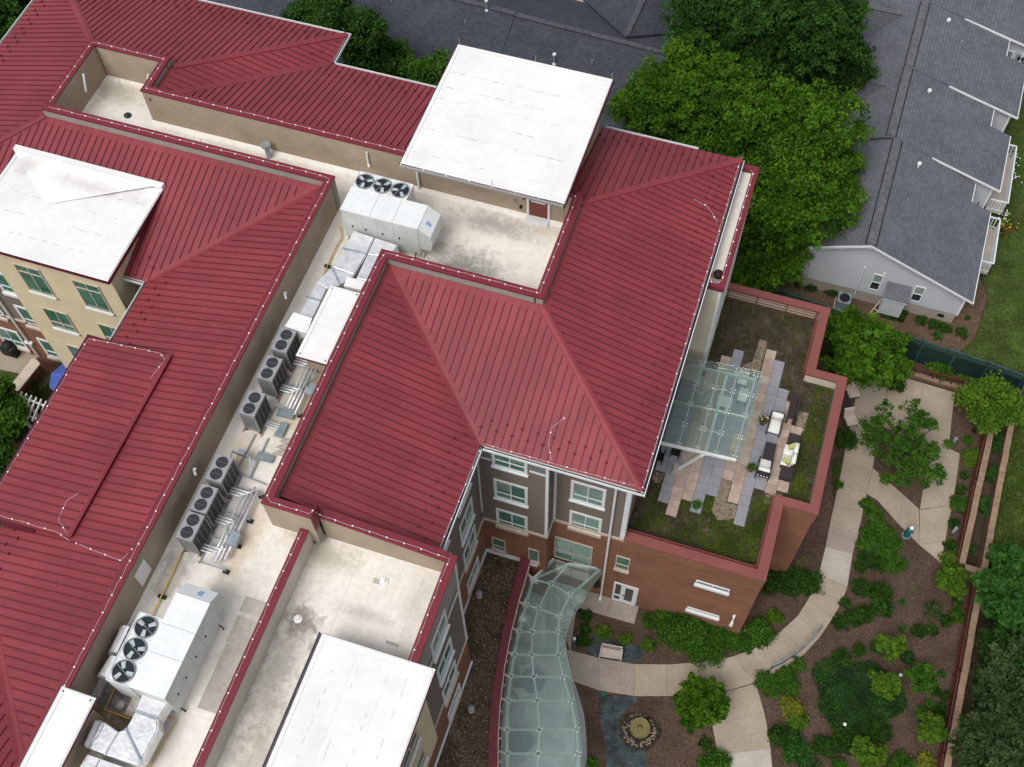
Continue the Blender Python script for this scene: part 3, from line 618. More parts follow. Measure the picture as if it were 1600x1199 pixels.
# ---- gutters
def gutter(x0, y0, x1, y1, ox, oy, z=ZE):
    """along the eave from 0 to 1, outward direction (ox, oy)"""
    w_ = .11; gm = MB()
    def bx(o0, o1, z0, z1, mi):
        xs = [x0 + ox * o0, x1 + ox * o1, x0 + ox * o1, x1 + ox * o0]; ys = [y0 + oy * o0, y1 + oy * o1, y0 + oy * o1, y1 + oy * o0]
        gm.box(min(xs), max(xs), min(ys), max(ys), z0, z1, mi)
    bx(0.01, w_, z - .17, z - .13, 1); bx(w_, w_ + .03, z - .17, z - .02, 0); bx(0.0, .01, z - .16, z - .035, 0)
    gm.build('gutter', [GUTT, DARK], B)
gutter(XE, YS - .15, XE, YN, 1, 0); gutter(XC + .16, YS, XE + .15, YS, 0, -1, ZE - .004); gutter(XC, 14.1, XC, YS - .15, 1, 0, ZE - .002); gutter(-14.6, YN, XJ + .15, YN, 0, 1); gutter(XE - 2, YN, -8.1, YN, 0, 1); gutter(XJ, YN + .15, XJ, YJ, 1, 0); gutter(XW, YJ, XJ + .15, YJ, 0, 1, ZE - .003); gutter(XW, YSL, XW, YJ, -1, 0); gutter(XW2, 18.65, XW2, YSL, -1, 0); gutter(XW2, 8.7, XW2, 10.1, -1, 0); gutter(-25.3, YSL, XW2 - .16, YSL, 0, -1)
for P_, r_ in (([(-2.9, 20.08, 15.5), (-2.9, 20.08, 7.95), (-2.9, 20.08, 7.6), (-2.9, 20.08, .2), (-2.9, 19.9, .1)], .055), ([(-34.4, 22.18, 15.4), (-34.4, 22.18, 4.3)], .055), ([(-14.9, 30.0, 17.9), (-14.9, 30.0, 16.05)], .06), ([(-31.2, 30.4, 17.7), (-31.2, 30.1, 16.9)], .05), ([(-28.3, 31.2, 17.8), (-28.35, 30.9, 17.2)], .045), ([(-17.2, 30.02, 17.6), (-17.2, 29.98, 16.9), (-17.1, 29.85, 16.85)], .045)): MB().tube(P_, r_, 8).build('downspout', [GUTT], B)
MB().box(-34.62, -34.18, 22.1, 22.27, 5.6, 5.75).build('downspout_bracket', [GUTT], B)
for x, y in ((-17.74, 22.2), (-17.74, 13.9)):
    q = MB(); q.tube([(x - .02, y + .15, 17.25), (x + .1, y, 17.1)], .05, 8); q.ball((x + .03, y + .15, 17.28), .07); q.build('scupper_spout', [GUTT], B)
# ---- penthouse, white roofed, over the stair to the roof
pz = 19.0
STREAK = mat('grey_dirt_line', (.40, .39, .37), .8, .15, 6)
m = MB(); m.box(-14.75, -8.27, 30.1, 35.6, 15.5, pz - .12, 0); m.box(-14.8, -14.755, 30.13, 35.6, 17, pz - .12); pw = m.build('penthouse_wall', [TANW], B)
m = MB(); m.box(-15.02, -7.9, 28.8, 35.97, pz - .12, pz); pr_ = m.build('penthouse_roof', [WROOF], B)
def sub(mb, name, mats, par): o = mb.build(name, mats, par); o.location = (0, 0, 0); return o
m = MB()
for x0, x1, y0, y1 in ((-15.06, -15.022, 28.76, 36.01), (-7.898, -7.86, 28.76, 36.01), (-15.02, -7.9, 28.76, 28.798), (-15.02, -7.9, 35.972, 36.01)): m.box(x0, x1, y0, y1, pz - .22, pz - .015)
sub(m, 'roof_fascia', [FASC], pr_)
m = MB(); m.box(-15.02, -7.92, 28.67, 28.755, pz - .11, pz - .03); sub(m, 'roof_gutter', [CONDG], pr_)
m = MB()
for x0, x1, y0, y1 in ((-15.0, -14.86, 28.85, 35.95), (-8.06, -7.92, 28.85, 35.95), (-14.86, -8.06, 28.85, 28.99), (-14.86, -8.06, 35.81, 35.95)): m.box(x0, x1, y0, y1, pz + .001, pz + .03)
sub(m, 'roof_edge_strip', [WROOF], pr_)
for k, (a, b) in enumerate(((29.0, 30.9), (30.92, 32.7), (32.72, 34.3), (34.32, 35.8))):
    q = MB(); q.box(-14.85, -8.07, a, b, pz + .002, pz + .009, nobot=True); sub(q, 'membrane_sheet', [WROOF], pr_)
m = MB()
for yy in (30.91, 29.55, 32.71, 34.31, 31.8, 33.4):
    x = -14.7
    while x < -8.3:
        l = rnd.uniform(.05, .5); 
        if rnd.random() < .6: m.box(x, min(x + l, -8.2), yy + rnd.uniform(-.02, .02) - .009, yy + .004, pz + .0095, pz + .0115, nobot=True)
        x += l + rnd.uniform(.05, .35)
for k in range(40): m.cyl(-14.7 + rnd.random() * 6.4, rnd.choice((30.91, 29.75, 32.71, 34.31)) + rnd.uniform(-.1, .1), pz + .009, pz + .013, rnd.uniform(.01, .026), n=6)
stuff(sub(m, 'dirt_streak', [STREAK], pr_))
q = MB(); q.box(-9.82, -8.98, 30.06, 30.098, 16.06, 18.1); dd = q.build('roof_door', [DOORR], B)
m = MB(); m.box(-9.92, -9.82, 30.03, 30.098, 16.0, 18.2); m.box(-8.98, -8.88, 30.03, 30.098, 16.0, 18.2); m.box(-9.82, -8.98, 30.03, 30.098, 18.1, 18.2); sub(m, 'frame', [TRIM], dd)
m = MB(); m.box(-9.7, -9.1, 30.0, 30.03, 17.05, 17.12); m.box(-9.72, -9.68, 30.0, 30.058, 17.04, 17.13); m.box(-9.12, -9.08, 30.0, 30.058, 17.04, 17.13); sub(m, 'push_bar', [TRIM], dd)
q = MB(); q.box(-9.92, -8.88, 29.72, 30.02, 15.92, 16.05); sub(q, 'door_step', [TRIM], dd)
# ---- other white flat roofs: south-east bay, west bay, two duct enclosures
def whiteroof(poly, zf, name, fas=.16, specks=0):
    m = MB(); m.prism(poly, lambda x, y: zf(x, y) - .1, zf); o = m.build(name, [WROOF], B)
    m = MB()
    for k in range(len(poly)):
        a, b = poly[k], poly[(k + 1) % len(poly)]
        m.beam((*a, zf(*a) - .02 - fas / 2), (*b, zf(*b) - .02 - fas / 2), .04, fas)
        e = np.array(b) - np.array(a); e /= np.linalg.norm(e); nn = np.array((-e[1], e[0])) * .1
        m.beam((a[0] + nn[0] + e[0] * .1, a[1] + nn[1] + e[1] * .1, zf(*a) + .012), (b[0] + nn[0] - e[0] * .1, b[1] + nn[1] - e[1] * .1, zf(*b) + .012), .12, .03, 1)
    sub(m, 'roof_fascia', [FASC, WROOF], o)
    if specks:
        m = MB(); xs = [p[0] for p in poly]; ys = [p[1] for p in poly]
        for k in range(specks):
            x = rnd.uniform(min(xs) + .3, max(xs) - .3); y = rnd.uniform(min(ys) + .3, max(ys) - .3); m.cyl(x, y, zf(x, y) + .003, zf(x, y) + .012, rnd.uniform(.008, .02), n=5)
        lx = max(xs) - min(xs) < 6
        for q_ in range(1, 5):
            t = .4; lo2, hi2 = (min(ys), max(ys)) if lx else (min(xs), max(xs)); c0 = (min(xs) + (max(xs) - min(xs)) * q_ / 5) if lx else (min(ys) + (max(ys) - min(ys)) * q_ / 5)
            while lo2 + t < hi2 - .5:
                l = rnd.uniform(.05, .4)
                if rnd.random() < .6:
                    x, y = (c0 + rnd.uniform(-.03, .03), lo2 + t) if lx else (lo2 + t, c0 + rnd.uniform(-.03, .03)); wx, wy = (.018, l) if lx else (l, .018)
                    m.prism([(x, y), (x + wx, y), (x + wx, y + wy), (x, y + wy)], lambda a, b: zf(a, b) + .004, lambda a, b: zf(a, b) + .011, bottom=False)
                t += l + rnd.uniform(.05, .4)
        stuff(sub(m, 'dirt_streak', [STREAK], o))
    return o
wr = whiteroof([(-10.95, -2), (-6.72, -2), (-6.72, 9.93), (-10.95, 9.93)], lambda x, y: 16.5 + .02 * (x + 10.7), 'white_bay_roof', .18, 70)
for k in range(3):
    q = MB(); x0 = -10.75 + k * 1.28; q.prism([(x0, 2), (x0 + 1.27, 2), (x0 + 1.27, 9.7), (x0, 9.7)], lambda x, y: 16.502 + .02 * (x + 10.7), lambda x, y: 16.509 + .02 * (x + 10.7)); sub(q, 'membrane_sheet', [WROOF], wr)
m = MB(); m.box(-11.06, -10.98, -2, 9.93, 16.3, 16.42); m.box(-11.09, -11.063, -2, 9.95, 16.28, 16.47); m.build('bay_gutter', [mat('grey_gutter', (.10, .09, .105), .4, .1, 3)], B)
m = MB(); m.box(-10.7, -7.2, -2, 9.6, 15.2, 16.38); m.build('bay_roof_wall', [CREAM], B)
ww = whiteroof([(-32.3, 20.85), (-25.1, 20.85), (-25.1, 25.85), (-32.3, 25.85)], lambda x, y: 16.95 + .012 * (y - 20.85), 'white_west_roof', .2, 40)
m = MB(); m.prism([(-32.4, 25.86), (-25.1, 25.86), (-25.1, 26.1), (-32.4, 26.1)], 16.8, 17.2)
sub(m, 'roof_curb', [WROOF], ww)
m = MB(); m.face([(-32.4, 25.85, 17.19), (-29.6, 23.6, 17.0), (-25.4, 25.85, 17.19)])
sub(m, 'roof_cricket', [WROOF], ww)
whiteroof([(-16.05, 19.67), (-14.72, 19.67), (-14.72, 23.18), (-16.05, 23.18)], lambda x, y: 17.42, 'duct_enclosure_roof', .1)
m = MB(); m.box(-15.85, -14.74, 19.95, 23.0, ZF, 17.31); m.build('duct_enclosure_wall', [TANW], B)
whiteroof([(-18.05, -2), (-16.78, -2), (-16.78, 5.22), (-18.05, 5.22)], lambda x, y: 17.98, 'duct_enclosure_roof', .1)
m = MB(); m.box(-17.84, -17.0, -2, 4.95, ZF, 17.87); m.build('duct_enclosure_wall', [TANW], B)
# ---- narrow east bay below the eave, with its own flat roof
m = MB(); m.box(-2.27, -1.02, 29.35, 36.1, 0, 15.05, 0); m.build('east_bay_wall', [CREAM], B)
m = MB(); m.box(-2.25, -1.12, 29.5, 36.0, 15.06, 15.12); m.build('east_bay_roof', [MEMB], B)
m = MB(); m.box(-1.17, -.9, 29.2, 36.2, 15.2, 15.45); m.box(-2.2, -1.17, 29.2, 29.46, 15.2, 15.45); m.box(-2.2, -1.17, 36.0, 36.2, 15.2, 15.45); m.box(-1.16, -.98, 29.3, 36.1, 15.06, 15.2, 1); m.box(-2.2, -1.16, 29.3, 29.44, 15.06, 15.2, 1)
m.build('east_bay_coping', [CAPR, CREAM], B)
m = MB(); m.box(-1.10, -1.0, 29.32, 29.35, 6.5, 15.2); m.box(-1.018, -.98, 29.36, 29.6, 6.5, 15.2); 
for k in range(5): m.box(-1.018, -.93, 30.2 + k * 1.2, 30.9 + k * 1.2, 6.6, 14.6)
m.build('corner_trim', [TRIM], B)
q = MB(); q.lathe(-1.32, 30.05, [(.19, 15.12), (.2, 15.2), (.2, 15.32), (.12, 15.4), (.001, 15.42)], 14); q.cyl(-1.32, 30.05, 15.121, 15.127, .3, n=16, m=1); q.build('roof_vent', [BLACK, RUST], B)
q = MB(); q.cyl(-1.36, 29.66, 15.12, 15.18, .16, n=14); q.cyl(-1.36, 29.66, 15.18, 15.22, .1, .06, n=10); q.build('roof_drain', [GALV], B)
q = MB(); q.lathe(*G(799 / 4, 727 / 4, ZF), [(.16, ZF + .01), (.17, ZF + .08), (.08, ZF + .16), (.001, ZF + .17)], 12); q.build('roof_drain', [COIL], B)
px_, py_ = G(421, 246, ZF); q = MB(); q.cyl(px_, py_, ZF, ZF + .75, .12, n=12); q.cyl(px_, py_, ZF + .75, ZF + .86, .22, .2, n=14); q.build('roof_flue', [GALV], B)
for x, y in ((-12.35, 10.45), (-9.9, 12.75)):
    q = MB(); q.cyl(x, y, LZ + .01, LZ + .07, .16, n=12); q.cyl(x, y, LZ + .07, LZ + .15, .09, .07, n=10); q.build('roof_drain', [WHITE], B)
# ---- lightning protection cable and its clips
def cable(pts, r=.0045, gap=.66, cz=.03, cr=.03, wob=.02):
    m = MB(); c = MB(); acc = 0.3
    P_ = []
    for k in range(len(pts) - 1):
        a, b = np.array(pts[k], float), np.array(pts[k + 1], float); L = np.linalg.norm(b - a); n_ = max(1, int(L / .33))
        for j in range(n_):
            t = j / n_; p = a + (b - a) * t
            if 0 < j: p = p + np.array((rnd.uniform(-wob, wob), rnd.uniform(-wob, wob), .02))
            P_.append(p)
        while acc < L:
            p = a + (b - a) * acc / L; c.cyl(p[0], p[1], p[2] - .01, p[2] + cz, cr, n=8); acc += gap
        acc -= L
    P_.append(np.array(pts[-1], float))
    m.tube(P_, r, 4); o = m.build('lightning_cable', [WHITE], B)
    stuff(sub(c, 'cable_clip', [WHITE], o))
z = ZP + .012
cable([(-17.98, 1, z), (-17.98, 27.9, z), (-18.2, 27.95, z), (-31.5, 27.95, z)]); cable([(-31.58, 28.2, z), (-31.58, 32.12, z), (-27.9, 32.12, z), (-27.9, 30.25, z), (-15.1, 30.25, z)])
cable([(-8.1, 30.2, z), (-7.75, 30.1, z), (-7.75, 25.0, z), (-14.3, 25.02, z), (-14.42, 24.5, z), (-14.42, 13.6, z), (-14.2, 13.45, z), (-12.7, 13.45, z), (-12.62, 13.62, z), (-12.5, 13.78, 17.23), (-10.1, 13.82, 16.94), (-7.6, 13.85, 16.64), (-7.64, 13.4, 16.62), (-7.64, 9.9, 16.62)])
cable([(-13.15, 13.2, 16.61), (-13.15, 1, 16.61)])
z = pz + .012
cable([(-14.98, 28.78, z), (-14.98, 35.9, z), (-7.95, 35.9, z), (-7.95, 28.78, z), (-14.98, 28.74, pz - .03)], cr=.028, gap=1.0)
z = ZE + .04
cable([(XE - .05, YN - .2, z), (XE - .02, YS + .1, z), (XC + .1, YS + .04, z), (XC - .02, 14.2, z)], cr=.028, gap=.75)
cable([(-24.9, 18.4, 16.32), (-21.5, 18.42, 16.85), (-21.15, 18.2, 16.9), (-21.3, 17.2, 16.88)], cr=.03); cable([(-24.9, 18.4, 16.32), (-24.9, 10.4, 16.32), (-21.6, 10.36, 16.82), (-21.4, 10.3, 16.82), (-21.0, 10.2, 16.75), (-18.5, 9.9, 17.5), (-18.1, 10.3, ZP + .02)], cr=.03, gap=.75)
cable([(-21.2, 10.4, 16.85), (-21.8, 10.8, 16.8), (-21.9, 11.6, 16.78), (-21.6, 12.0, 16.83)], gap=.9); cable([(-5.4, 19.1, ZE + .1), (-5.7, 19.7, ZE + .28), (-5.75, 20.3, ZE + .45), (-5.35, 20.8, ZE + .6)], gap=.8)
cable([(XE - .2, 32.2, ZE + .1), (-2.6, 32.8, ZE + .3), (-3.2, 32.85, ZE + .48)], gap=.7)
cable([(-1.28, 35.9, 15.47), (-1.1, 35.8, 15.47), (-1.1, 29.6, 15.47), (-1.3, 29.4, 15.47), (-1.7, 29.4, 15.47)], cr=.035)
cable([(-32.2, 20.9, 16.98), (-25.3, 20.92, 16.98), (-25.15, 21.2, 16.98), (-25.15, 25.7, 17.04)], cr=.02)
air = MB()
for x, y, zb in ((-14.95, 35.93, pz), (-11.4, 35.93, pz), (-7.95, 35.93, pz), (-11, 28.78, pz), (XJ - .1, YJ - .05, ZE), (-17.95, 8.6, ZP), (-9.3, 25.0, ZP), (-7.8, 25.3, ZP), (-24, 28, ZP), (XE, YN, ZE), (-15.5, 30.2, ZP)): air.tube([(x, y, zb), (x, y, zb + .42)], .012, 5)
stuff(air.build('air_terminal', [GALV], B))
# ================================================================== rooftop equipment
def circ(x, y, r, n=24, a0=0.0): return [(x + r * math.cos(a0 + 2 * math.pi * k / n), y + r * math.sin(a0 + 2 * math.pi * k / n)) for k in range(n)]
def local(mb, name, mats, par, smooth=False):
    o = bpy.data.objects.new(name, mb.mesh(name, mats, smooth)); COL.objects.link(o); o.parent = par; return o
RTU = thing('rooftop_air_handler', 'white rooftop air handler in front of the tan wall near the penthouse', 'air handler', (-16.9, 26.5, ZF), 'packaged air handlers on the flat roof', site=False)
m = MB(); m.box(.06, 3.5, .06, 1.22, 0, .3); m.box(.06, 2.36, 1.221, 2.05, 0, .3); local(m, 'roof_curb', [MEMB], RTU)
m = MB(); H_ = 2.1
m.box(0, 3.42, 0, 1.28, .3, H_, 1, 0); body = local(m, 'body', [PAINT, PAINT_SHADED], RTU)
m = MB()
for a, b in ((0, 1.27), (1.29, 2.28), (2.30, 3.42)): m.box(a - (.02 if a == 0 else 0), b, -.025, 1.27, H_ + .001, H_ + .03)
local(m, 'top_panel', [PAINT], RTU)
m = MB()
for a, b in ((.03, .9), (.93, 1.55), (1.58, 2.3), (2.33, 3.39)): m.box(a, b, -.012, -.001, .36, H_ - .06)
local(m, 'access_panel', [PAINT_SHADED], RTU)
m = MB()
for a in (.4, 1.0, 1.75, 2.5): m.box(a, a + .05, -.04, -.013, 1.1, 1.22)
local(m, 'door_latch', [BLACK], RTU)
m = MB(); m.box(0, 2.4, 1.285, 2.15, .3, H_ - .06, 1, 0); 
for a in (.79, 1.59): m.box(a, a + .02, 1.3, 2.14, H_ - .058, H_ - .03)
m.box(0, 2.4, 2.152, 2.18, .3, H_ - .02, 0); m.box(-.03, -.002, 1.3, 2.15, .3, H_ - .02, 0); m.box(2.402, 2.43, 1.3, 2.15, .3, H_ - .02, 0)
local(m, 'condenser_section', [PAINT, PAINT_SHADED], RTU)
for k in range(3):
    cx, cy = .4 + .8 * k, 1.715; zt = H_ - .055
    m = MB(); m.prism(circ(cx, cy, .375), zt, zt + .012, 0); f_ = local(m, 'fan_well', [FANDK], RTU)
    m = MB()
    for j in range(24):
        a, b = circ(cx, cy, .385)[j], circ(cx, cy, .385)[(j + 1) % 24]
        m.beam((*a, zt + .03), (*b, zt + .03), .03, .06)
    local(m, 'fan_ring', [CONDG], f_)
    m = MB(); m.cyl(cx, cy, zt + .013, zt + .06, .07, n=10, m=1)
    for j in range(3):
        t = .5 + k * .35 + j * 2.094; d = np.array((math.cos(t), math.sin(t))); nn = np.array((-d[1], d[0]))
        P_ = [np.array((cx, cy)) + d * .10 - nn * .06, np.array((cx, cy)) + d * .34 - nn * .085, np.array((cx, cy)) + d * .34 + nn * .075, np.array((cx, cy)) + d * .10 + nn * .05]
        m.prism([tuple(p) for p in P_], zt + .03, zt + .045, 0)
    for j in range(2):
        t = 1.1 + j * math.pi; m.beam((cx, cy, zt + .062), (cx + .37 * math.cos(t), cy + .37 * math.sin(t), zt + .062), .018, .01, 2)
    local(m, 'fan_blade', [FANBL, BLACK, CONDG], f_)
m = MB(); i = len(m.v)
prof = [(3.425, .75), (3.425, H_), (3.95, 1.72), (4.0, 1.30), (3.9, .75)]
for y in (.01, 1.27):
    m.v += [(x, y, z) for x, z in prof]
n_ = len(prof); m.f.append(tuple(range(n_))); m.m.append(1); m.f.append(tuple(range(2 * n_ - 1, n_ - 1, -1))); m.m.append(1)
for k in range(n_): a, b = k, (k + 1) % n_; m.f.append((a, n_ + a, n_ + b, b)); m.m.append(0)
hood = local(m, 'intake_hood', [PAINT, PAINT_SHADED], RTU)
m = MB(); zs = lambda x: H_ - (x - 3.425) * .724 + .004
for a, b, c, d in ((3.60, 3.66, .42, .5), (3.60, 3.66, .52, .6), (3.68, 3.74, .45, .56), (3.76, 3.80, .42, .6), (3.68, 3.74, .58, .64)):
    m.face([(a, c, zs(a)), (b, c, zs(b)), (b, d, zs(b)), (a, d, zs(a))])
local(m, 'blue_mark', [BLUE], hood)
m = MB(); m.tube([(.15, -.1, .0), (.15, -.1, .25), (.15, 0, .3)], .03, 6); local(m, 'drain_trap', [BLACK], RTU); m = MB(); m.tube([(3.2, -.1, 0), (3.2, -.12, .35), (3.2, 0, .4)], .025, 6); local(m, 'drain_trap', [BLACK], RTU)
dup(RTU, (-14.62, 5.9, ZF), math.pi / 2, 'white rooftop air handler lengthwise in the corridor beside the foil duct stubs')

# ---- split condensers
GUARD = mat('dark_guard_wire', (.10, .105, .11), .5, .1, 5)
CU = thing('condenser_unit', 'grey twin fan condenser closest to the white hooded duct outlet', 'condenser', (-17.17, 19.72, ZF), 'twin fan condensers along the roof corridor', site=False)
W_, L_, HH = .66, 1.06, 1.42
m = MB(); m.box(.03, W_ - .03, .03, L_ - .03, .16, HH - .02, 1); m.box(0, W_, 0, L_, HH - .12, HH, 0)
for x in (0, W_ - .05):
    for y in (0, L_ - .05): m.box(x, x + .05, y, y + .05, .14, HH - .121, 0)
m.box(0, W_, 0, L_, .12, .2, 0); local(m, 'casing', [CONDG, COIL], CU)
for cy in (.28, .78):
    m = MB(); m.cyl(W_ / 2, cy, HH + .001, HH + .006, .235, n=20); g_ = local(m, 'fan_grille', [COIL], CU)
    m = MB()
    for k in range(-4, 5):
        y = k * .05; h = math.sqrt(max(0, .225 ** 2 - y * y)); m.box(W_ / 2 + y - .0045, W_ / 2 + y + .0045, cy - h, cy + h, HH + .012, HH + .02)
    m.box(W_ / 2 - .22, W_ / 2 + .22, cy - .01, cy + .01, HH + .021, HH + .027)
    local(m, 'guard_bar', [GUARD], g_)
m = MB(); m.box(W_ - .029, W_ - .012, .06, L_ - .06, .21, HH - .13)
cp = local(m, 'coil_panel', [COIL], CU); m = MB()
for k in range(1, 4): m.box(W_ - .011, W_ - .003, L_ * k / 4 - .01, L_ * k / 4 + .01, .21, HH - .13)
local(m, 'coil_strip', [CONDG], cp)
m = MB()
for k in range(9): m.box(.07 + k * .062, .085 + k * .062, .004, .028, .22, HH - .14)
for k in range(10): m.box(.055, W_ - .055, .006, .029, .28 + k * .105, .293 + k * .105)
local(m, 'end_grille', [CONDG], CU)
m = MB()
for x in (.04, W_ - .04):
    for y in (.03, L_ - .03): m.box(x - .06, x + .06, y - .05, y + .05, .0, .12)
local(m, 'rubber_foot', [REDBIT], CU)
for y, lb in ((18.36, 'grey twin fan condenser second from the white hooded duct outlet, beside upper pipe rack'), (16.72, 'grey twin fan condenser standing alone beside the three grey walk pads'), (13.82, 'grey twin fan condenser just below the steel strut stand'), (12.52, 'grey twin fan condenser in the middle of the lower row of three'), (11.38, 'grey twin fan condenser at the lower row end by the yellow gas pipe')):
    dup(CU, (-17.17, y, ZF), 0, lb)
m = MB()
for a, b in ((19.6, 20.9), (18.2, 19.5), (16.6, 17.9), (11.2, 14.95)): m.box(-16.49, -16.43, a, b, ZF + .02, ZF + .08); m.box(-17.25, -17.19, a, b, ZF + .02, ZF + .08)
tag(m.build('support_rail', [GALV]), 'galvanised channel rails under the row of grey condensers', 'rail')

# ---- insulated pipe racks
def piperack(name, label, y0, y1, elbows, xs=(-15.95, -15.8, -15.66, -15.5)):
    t = thing(name, label, 'pipe rack', (-15.7, (y0 + y1) / 2, ZF), 'refrigerant pipe racks')
    for k, x in enumerate(xs):
        q = MB(); a = y0 + rnd.uniform(0, .5); b = y1 - rnd.uniform(0, .4); q.tube([(x, a, ZF + .34), (x, (a + b) / 2, ZF + .36), (x, b, ZF + .34), (x, b + .05, ZF + .2)], .045 + .012 * (k % 2), 8); q.build('pipe', [PIPE], t, True)
    for e in elbows:
        q = MB()
        for k in range(3):
            x = xs[k] ; y = e + .12 * k
            q.tube([(-16.5, y, ZF + .38), (x - .12, y, ZF + .38), (x, y + .1, ZF + .36), (x, y + .3, ZF + .35)], .04, 8)
        q.build('branch_pipe', [PIPE], t, True)
    n = max(2, int((y1 - y0) / .95))
    for k in range(n + 1):
        y = y0 + .15 + (y1 - y0 - .3) * k / n
        q = MB(); q.box(-16.45, -15.32, y - .02, y + .02, ZF + .26, ZF + .30); q.box(-15.38, -15.34, y - .02, y + .02, ZF + .08, ZF + .26); q.box(-16.44, -16.40, y - .02, y + .02, ZF + .08, ZF + .26); q.build('strut', [GALV], t)
        q = MB(); q.box(-15.47, -15.25, y - .07, y + .07, ZF + .012, ZF + .1); q.build('rubber_block', [BLACK], t)
    return t
R1 = piperack('pipe_rack', 'rack of silver insulated pipes beside the lower three grey condensers', 10.95, 14.4, (11.5, 12.7, 13.9))
R2 = piperack('pipe_rack', 'rack of silver insulated pipes beside the two condensers under the hooded duct outlet', 17.75, 20.2, (18.6, 19.9))
for (x, y), lb in (((-15.62, 12.45), 'grey valve cabinet with pipework on the lower pipe rack'), ((-15.35, 19.15), 'grey valve cabinet with pipework on the upper pipe rack')):
    t = thing('valve_cabinet', lb, 'cabinet', (x, y, ZF + .45), 'valve cabinets on the pipe racks')
    q = MB(); q.box(x, x + .34, y - .5, y, ZF + .35, ZF + .62); q.box(x - .01, x + .35, y - .51, y + .01, ZF + .621, ZF + .64); q.build('cabinet_box', [GALV], t)
    q = MB()
    for k in range(16):
        a = (x - .28 + rnd.random() * .3, y - .5 + rnd.random() * 1.1, ZF + rnd.uniform(.38, .6)); d = rnd.choice(((.16, 0, 0), (0, .2, 0), (0, 0, .14), (0, -.16, .05)))
        q.tube([a, tuple(np.array(a) + d)], .02, 5)
        if k % 3 == 0: q.ball(a, .04, 6, 4)
    q.build('valve_pipework', [GALV], t)
t = thing('strut_stand', 'blue grey steel strut stand between condensers on the cream membrane', 'stand', (-16.6, 15.5, ZF))
for a, b in (((-17.1, 15.5, ZF + .55), (-16.3, 15.45, ZF + .55)), ((-17.1, 15.5, ZF + .55), (-16.95, 14.9, ZF + .02)), ((-16.3, 15.45, ZF + .55), (-16.1, 14.85, ZF + .02)), ((-16.7, 16.6, ZF + .1), (-16.75, 15.0, ZF + .1)), ((-16.15, 16.6, ZF + .1), (-16.1, 14.9, ZF + .1)), ((-16.9, 14.9, ZF + .1), (-15.4, 14.75, ZF + .1)), ((-17.1, 15.5, ZF + .4), (-16.3, 15.45, ZF + .4))):
    q = MB(); q.beam(a, b, .045, .045); q.build('strut', [GALV], t)
q = MB(); q.box(-16.78, -16.5, 15.4, 15.62, ZF + .56, ZF + .72); q.build('disconnect_box', [GALV], t)
pads = (((770, 380), (940, 425), (910, 500), (745, 460)), ((790, 525), (870, 548), (800, 695), (715, 670)), ((560, 830), (725, 880), (690, 955), (520, 910)))
for P_, lb in zip(pads, ('grey walk pad just below the upper pipe rack', 'grey walk pad turned lengthwise by three short pipes', 'grey walk pad over the top of the lower pipe rack')):
    q = MB(); q.prism([G(320 + a / 6.6625, 580 + b / 6.6625, ZF + .2) for a, b in P_], ZF + .15, ZF + .2); tag(q.build('walk_pad', [SLATE]), lb, 'walk pad', 'grey walk pads on the flat roof')
q = MB()
for k in range(3): q.tube([(-16.45, 17.05 + .1 * k, ZF + .2), (-15.9, 17.03 + .1 * k, ZF + .2)], .035, 7)
tag(q.build('short_pipe', [PIPE]), 'three short silver pipes running from the lone condenser to a walk pad', 'pipes')
for k in range(3):
    x, y = G(*((320 + a / 6.6625, 580 + b / 6.6625) for a, b in ((845, 740), (810, 800), (775, 860))).__next__(), ZF) if False else G(*[(446.8, 691), (441.5, 700), (436.4, 709)][k], ZF)
    q = MB(); q.prism([(x - .25, y - .08), (x + .3, y - .1), (x + .3, y + .12), (x - .1, y + .1)], ZF + .012, lambda a, b: ZF + .05 + max(0, (a - x)) * .5)
    tag(q.build('splash_block', [CONC2]), 'grey wedge shaped splash block against the red parapet, %s of the three' % ('upper', 'middle', 'lower')[k], 'splash block', 'three grey splash blocks by the parapet')

# ---- foil wrapped ducts
def duct(label, polys, z=17.0, dep=.62, boxes=(), straps=(), src=(400, 300, 4.0), name='foil_duct'):
    ox, oy, sc_ = src
    gg = lambda p, zz_: G(ox + p[0] / sc_, oy + p[1] / sc_, zz_)
    c = gg(polys[0][0], z); t = thing(name, label, 'duct', (*c, ZF))
    for k, P_ in enumerate(polys):
        q = MB(); P2 = [gg(p, z) for p in P_]; cx = sum(p[0] for p in P2) / len(P2); cy = sum(p[1] for p in P2) / len(P2)
        q.prism(P2, z - dep, z - .05 - .004 * k); q.prism([(cx + (x - cx) * .93, cy + (y - cy) * .93) for x, y in P2], z - .05 - .004 * k, z - .004 * k); q.build('duct_section', [FOIL], t)
    for P_, zz_, d in boxes:
        q = MB(); q.prism([gg(p, zz_) for p in P_], zz_ - d, zz_); q.build('outlet_hood', [WROOF], t)
    for a, b in straps:
        q = MB(); q.beam((*gg(a, z + .03), z + .03), (*gg(b, z + .03), z + .03), .06, .05); q.build('strap', [GALV], t)
    q = MB()
    for P_ in polys:
        P2 = [gg(p, z) for p in P_]; cx = sum(p[0] for p in P2) / len(P2); cy = sum(p[1] for p in P2) / len(P2); q.box(cx - .06, cx + .06, cy - .06, cy + .06, ZF + .01, z - dep)
    q.build('duct_leg', [GALV], t)
    return t
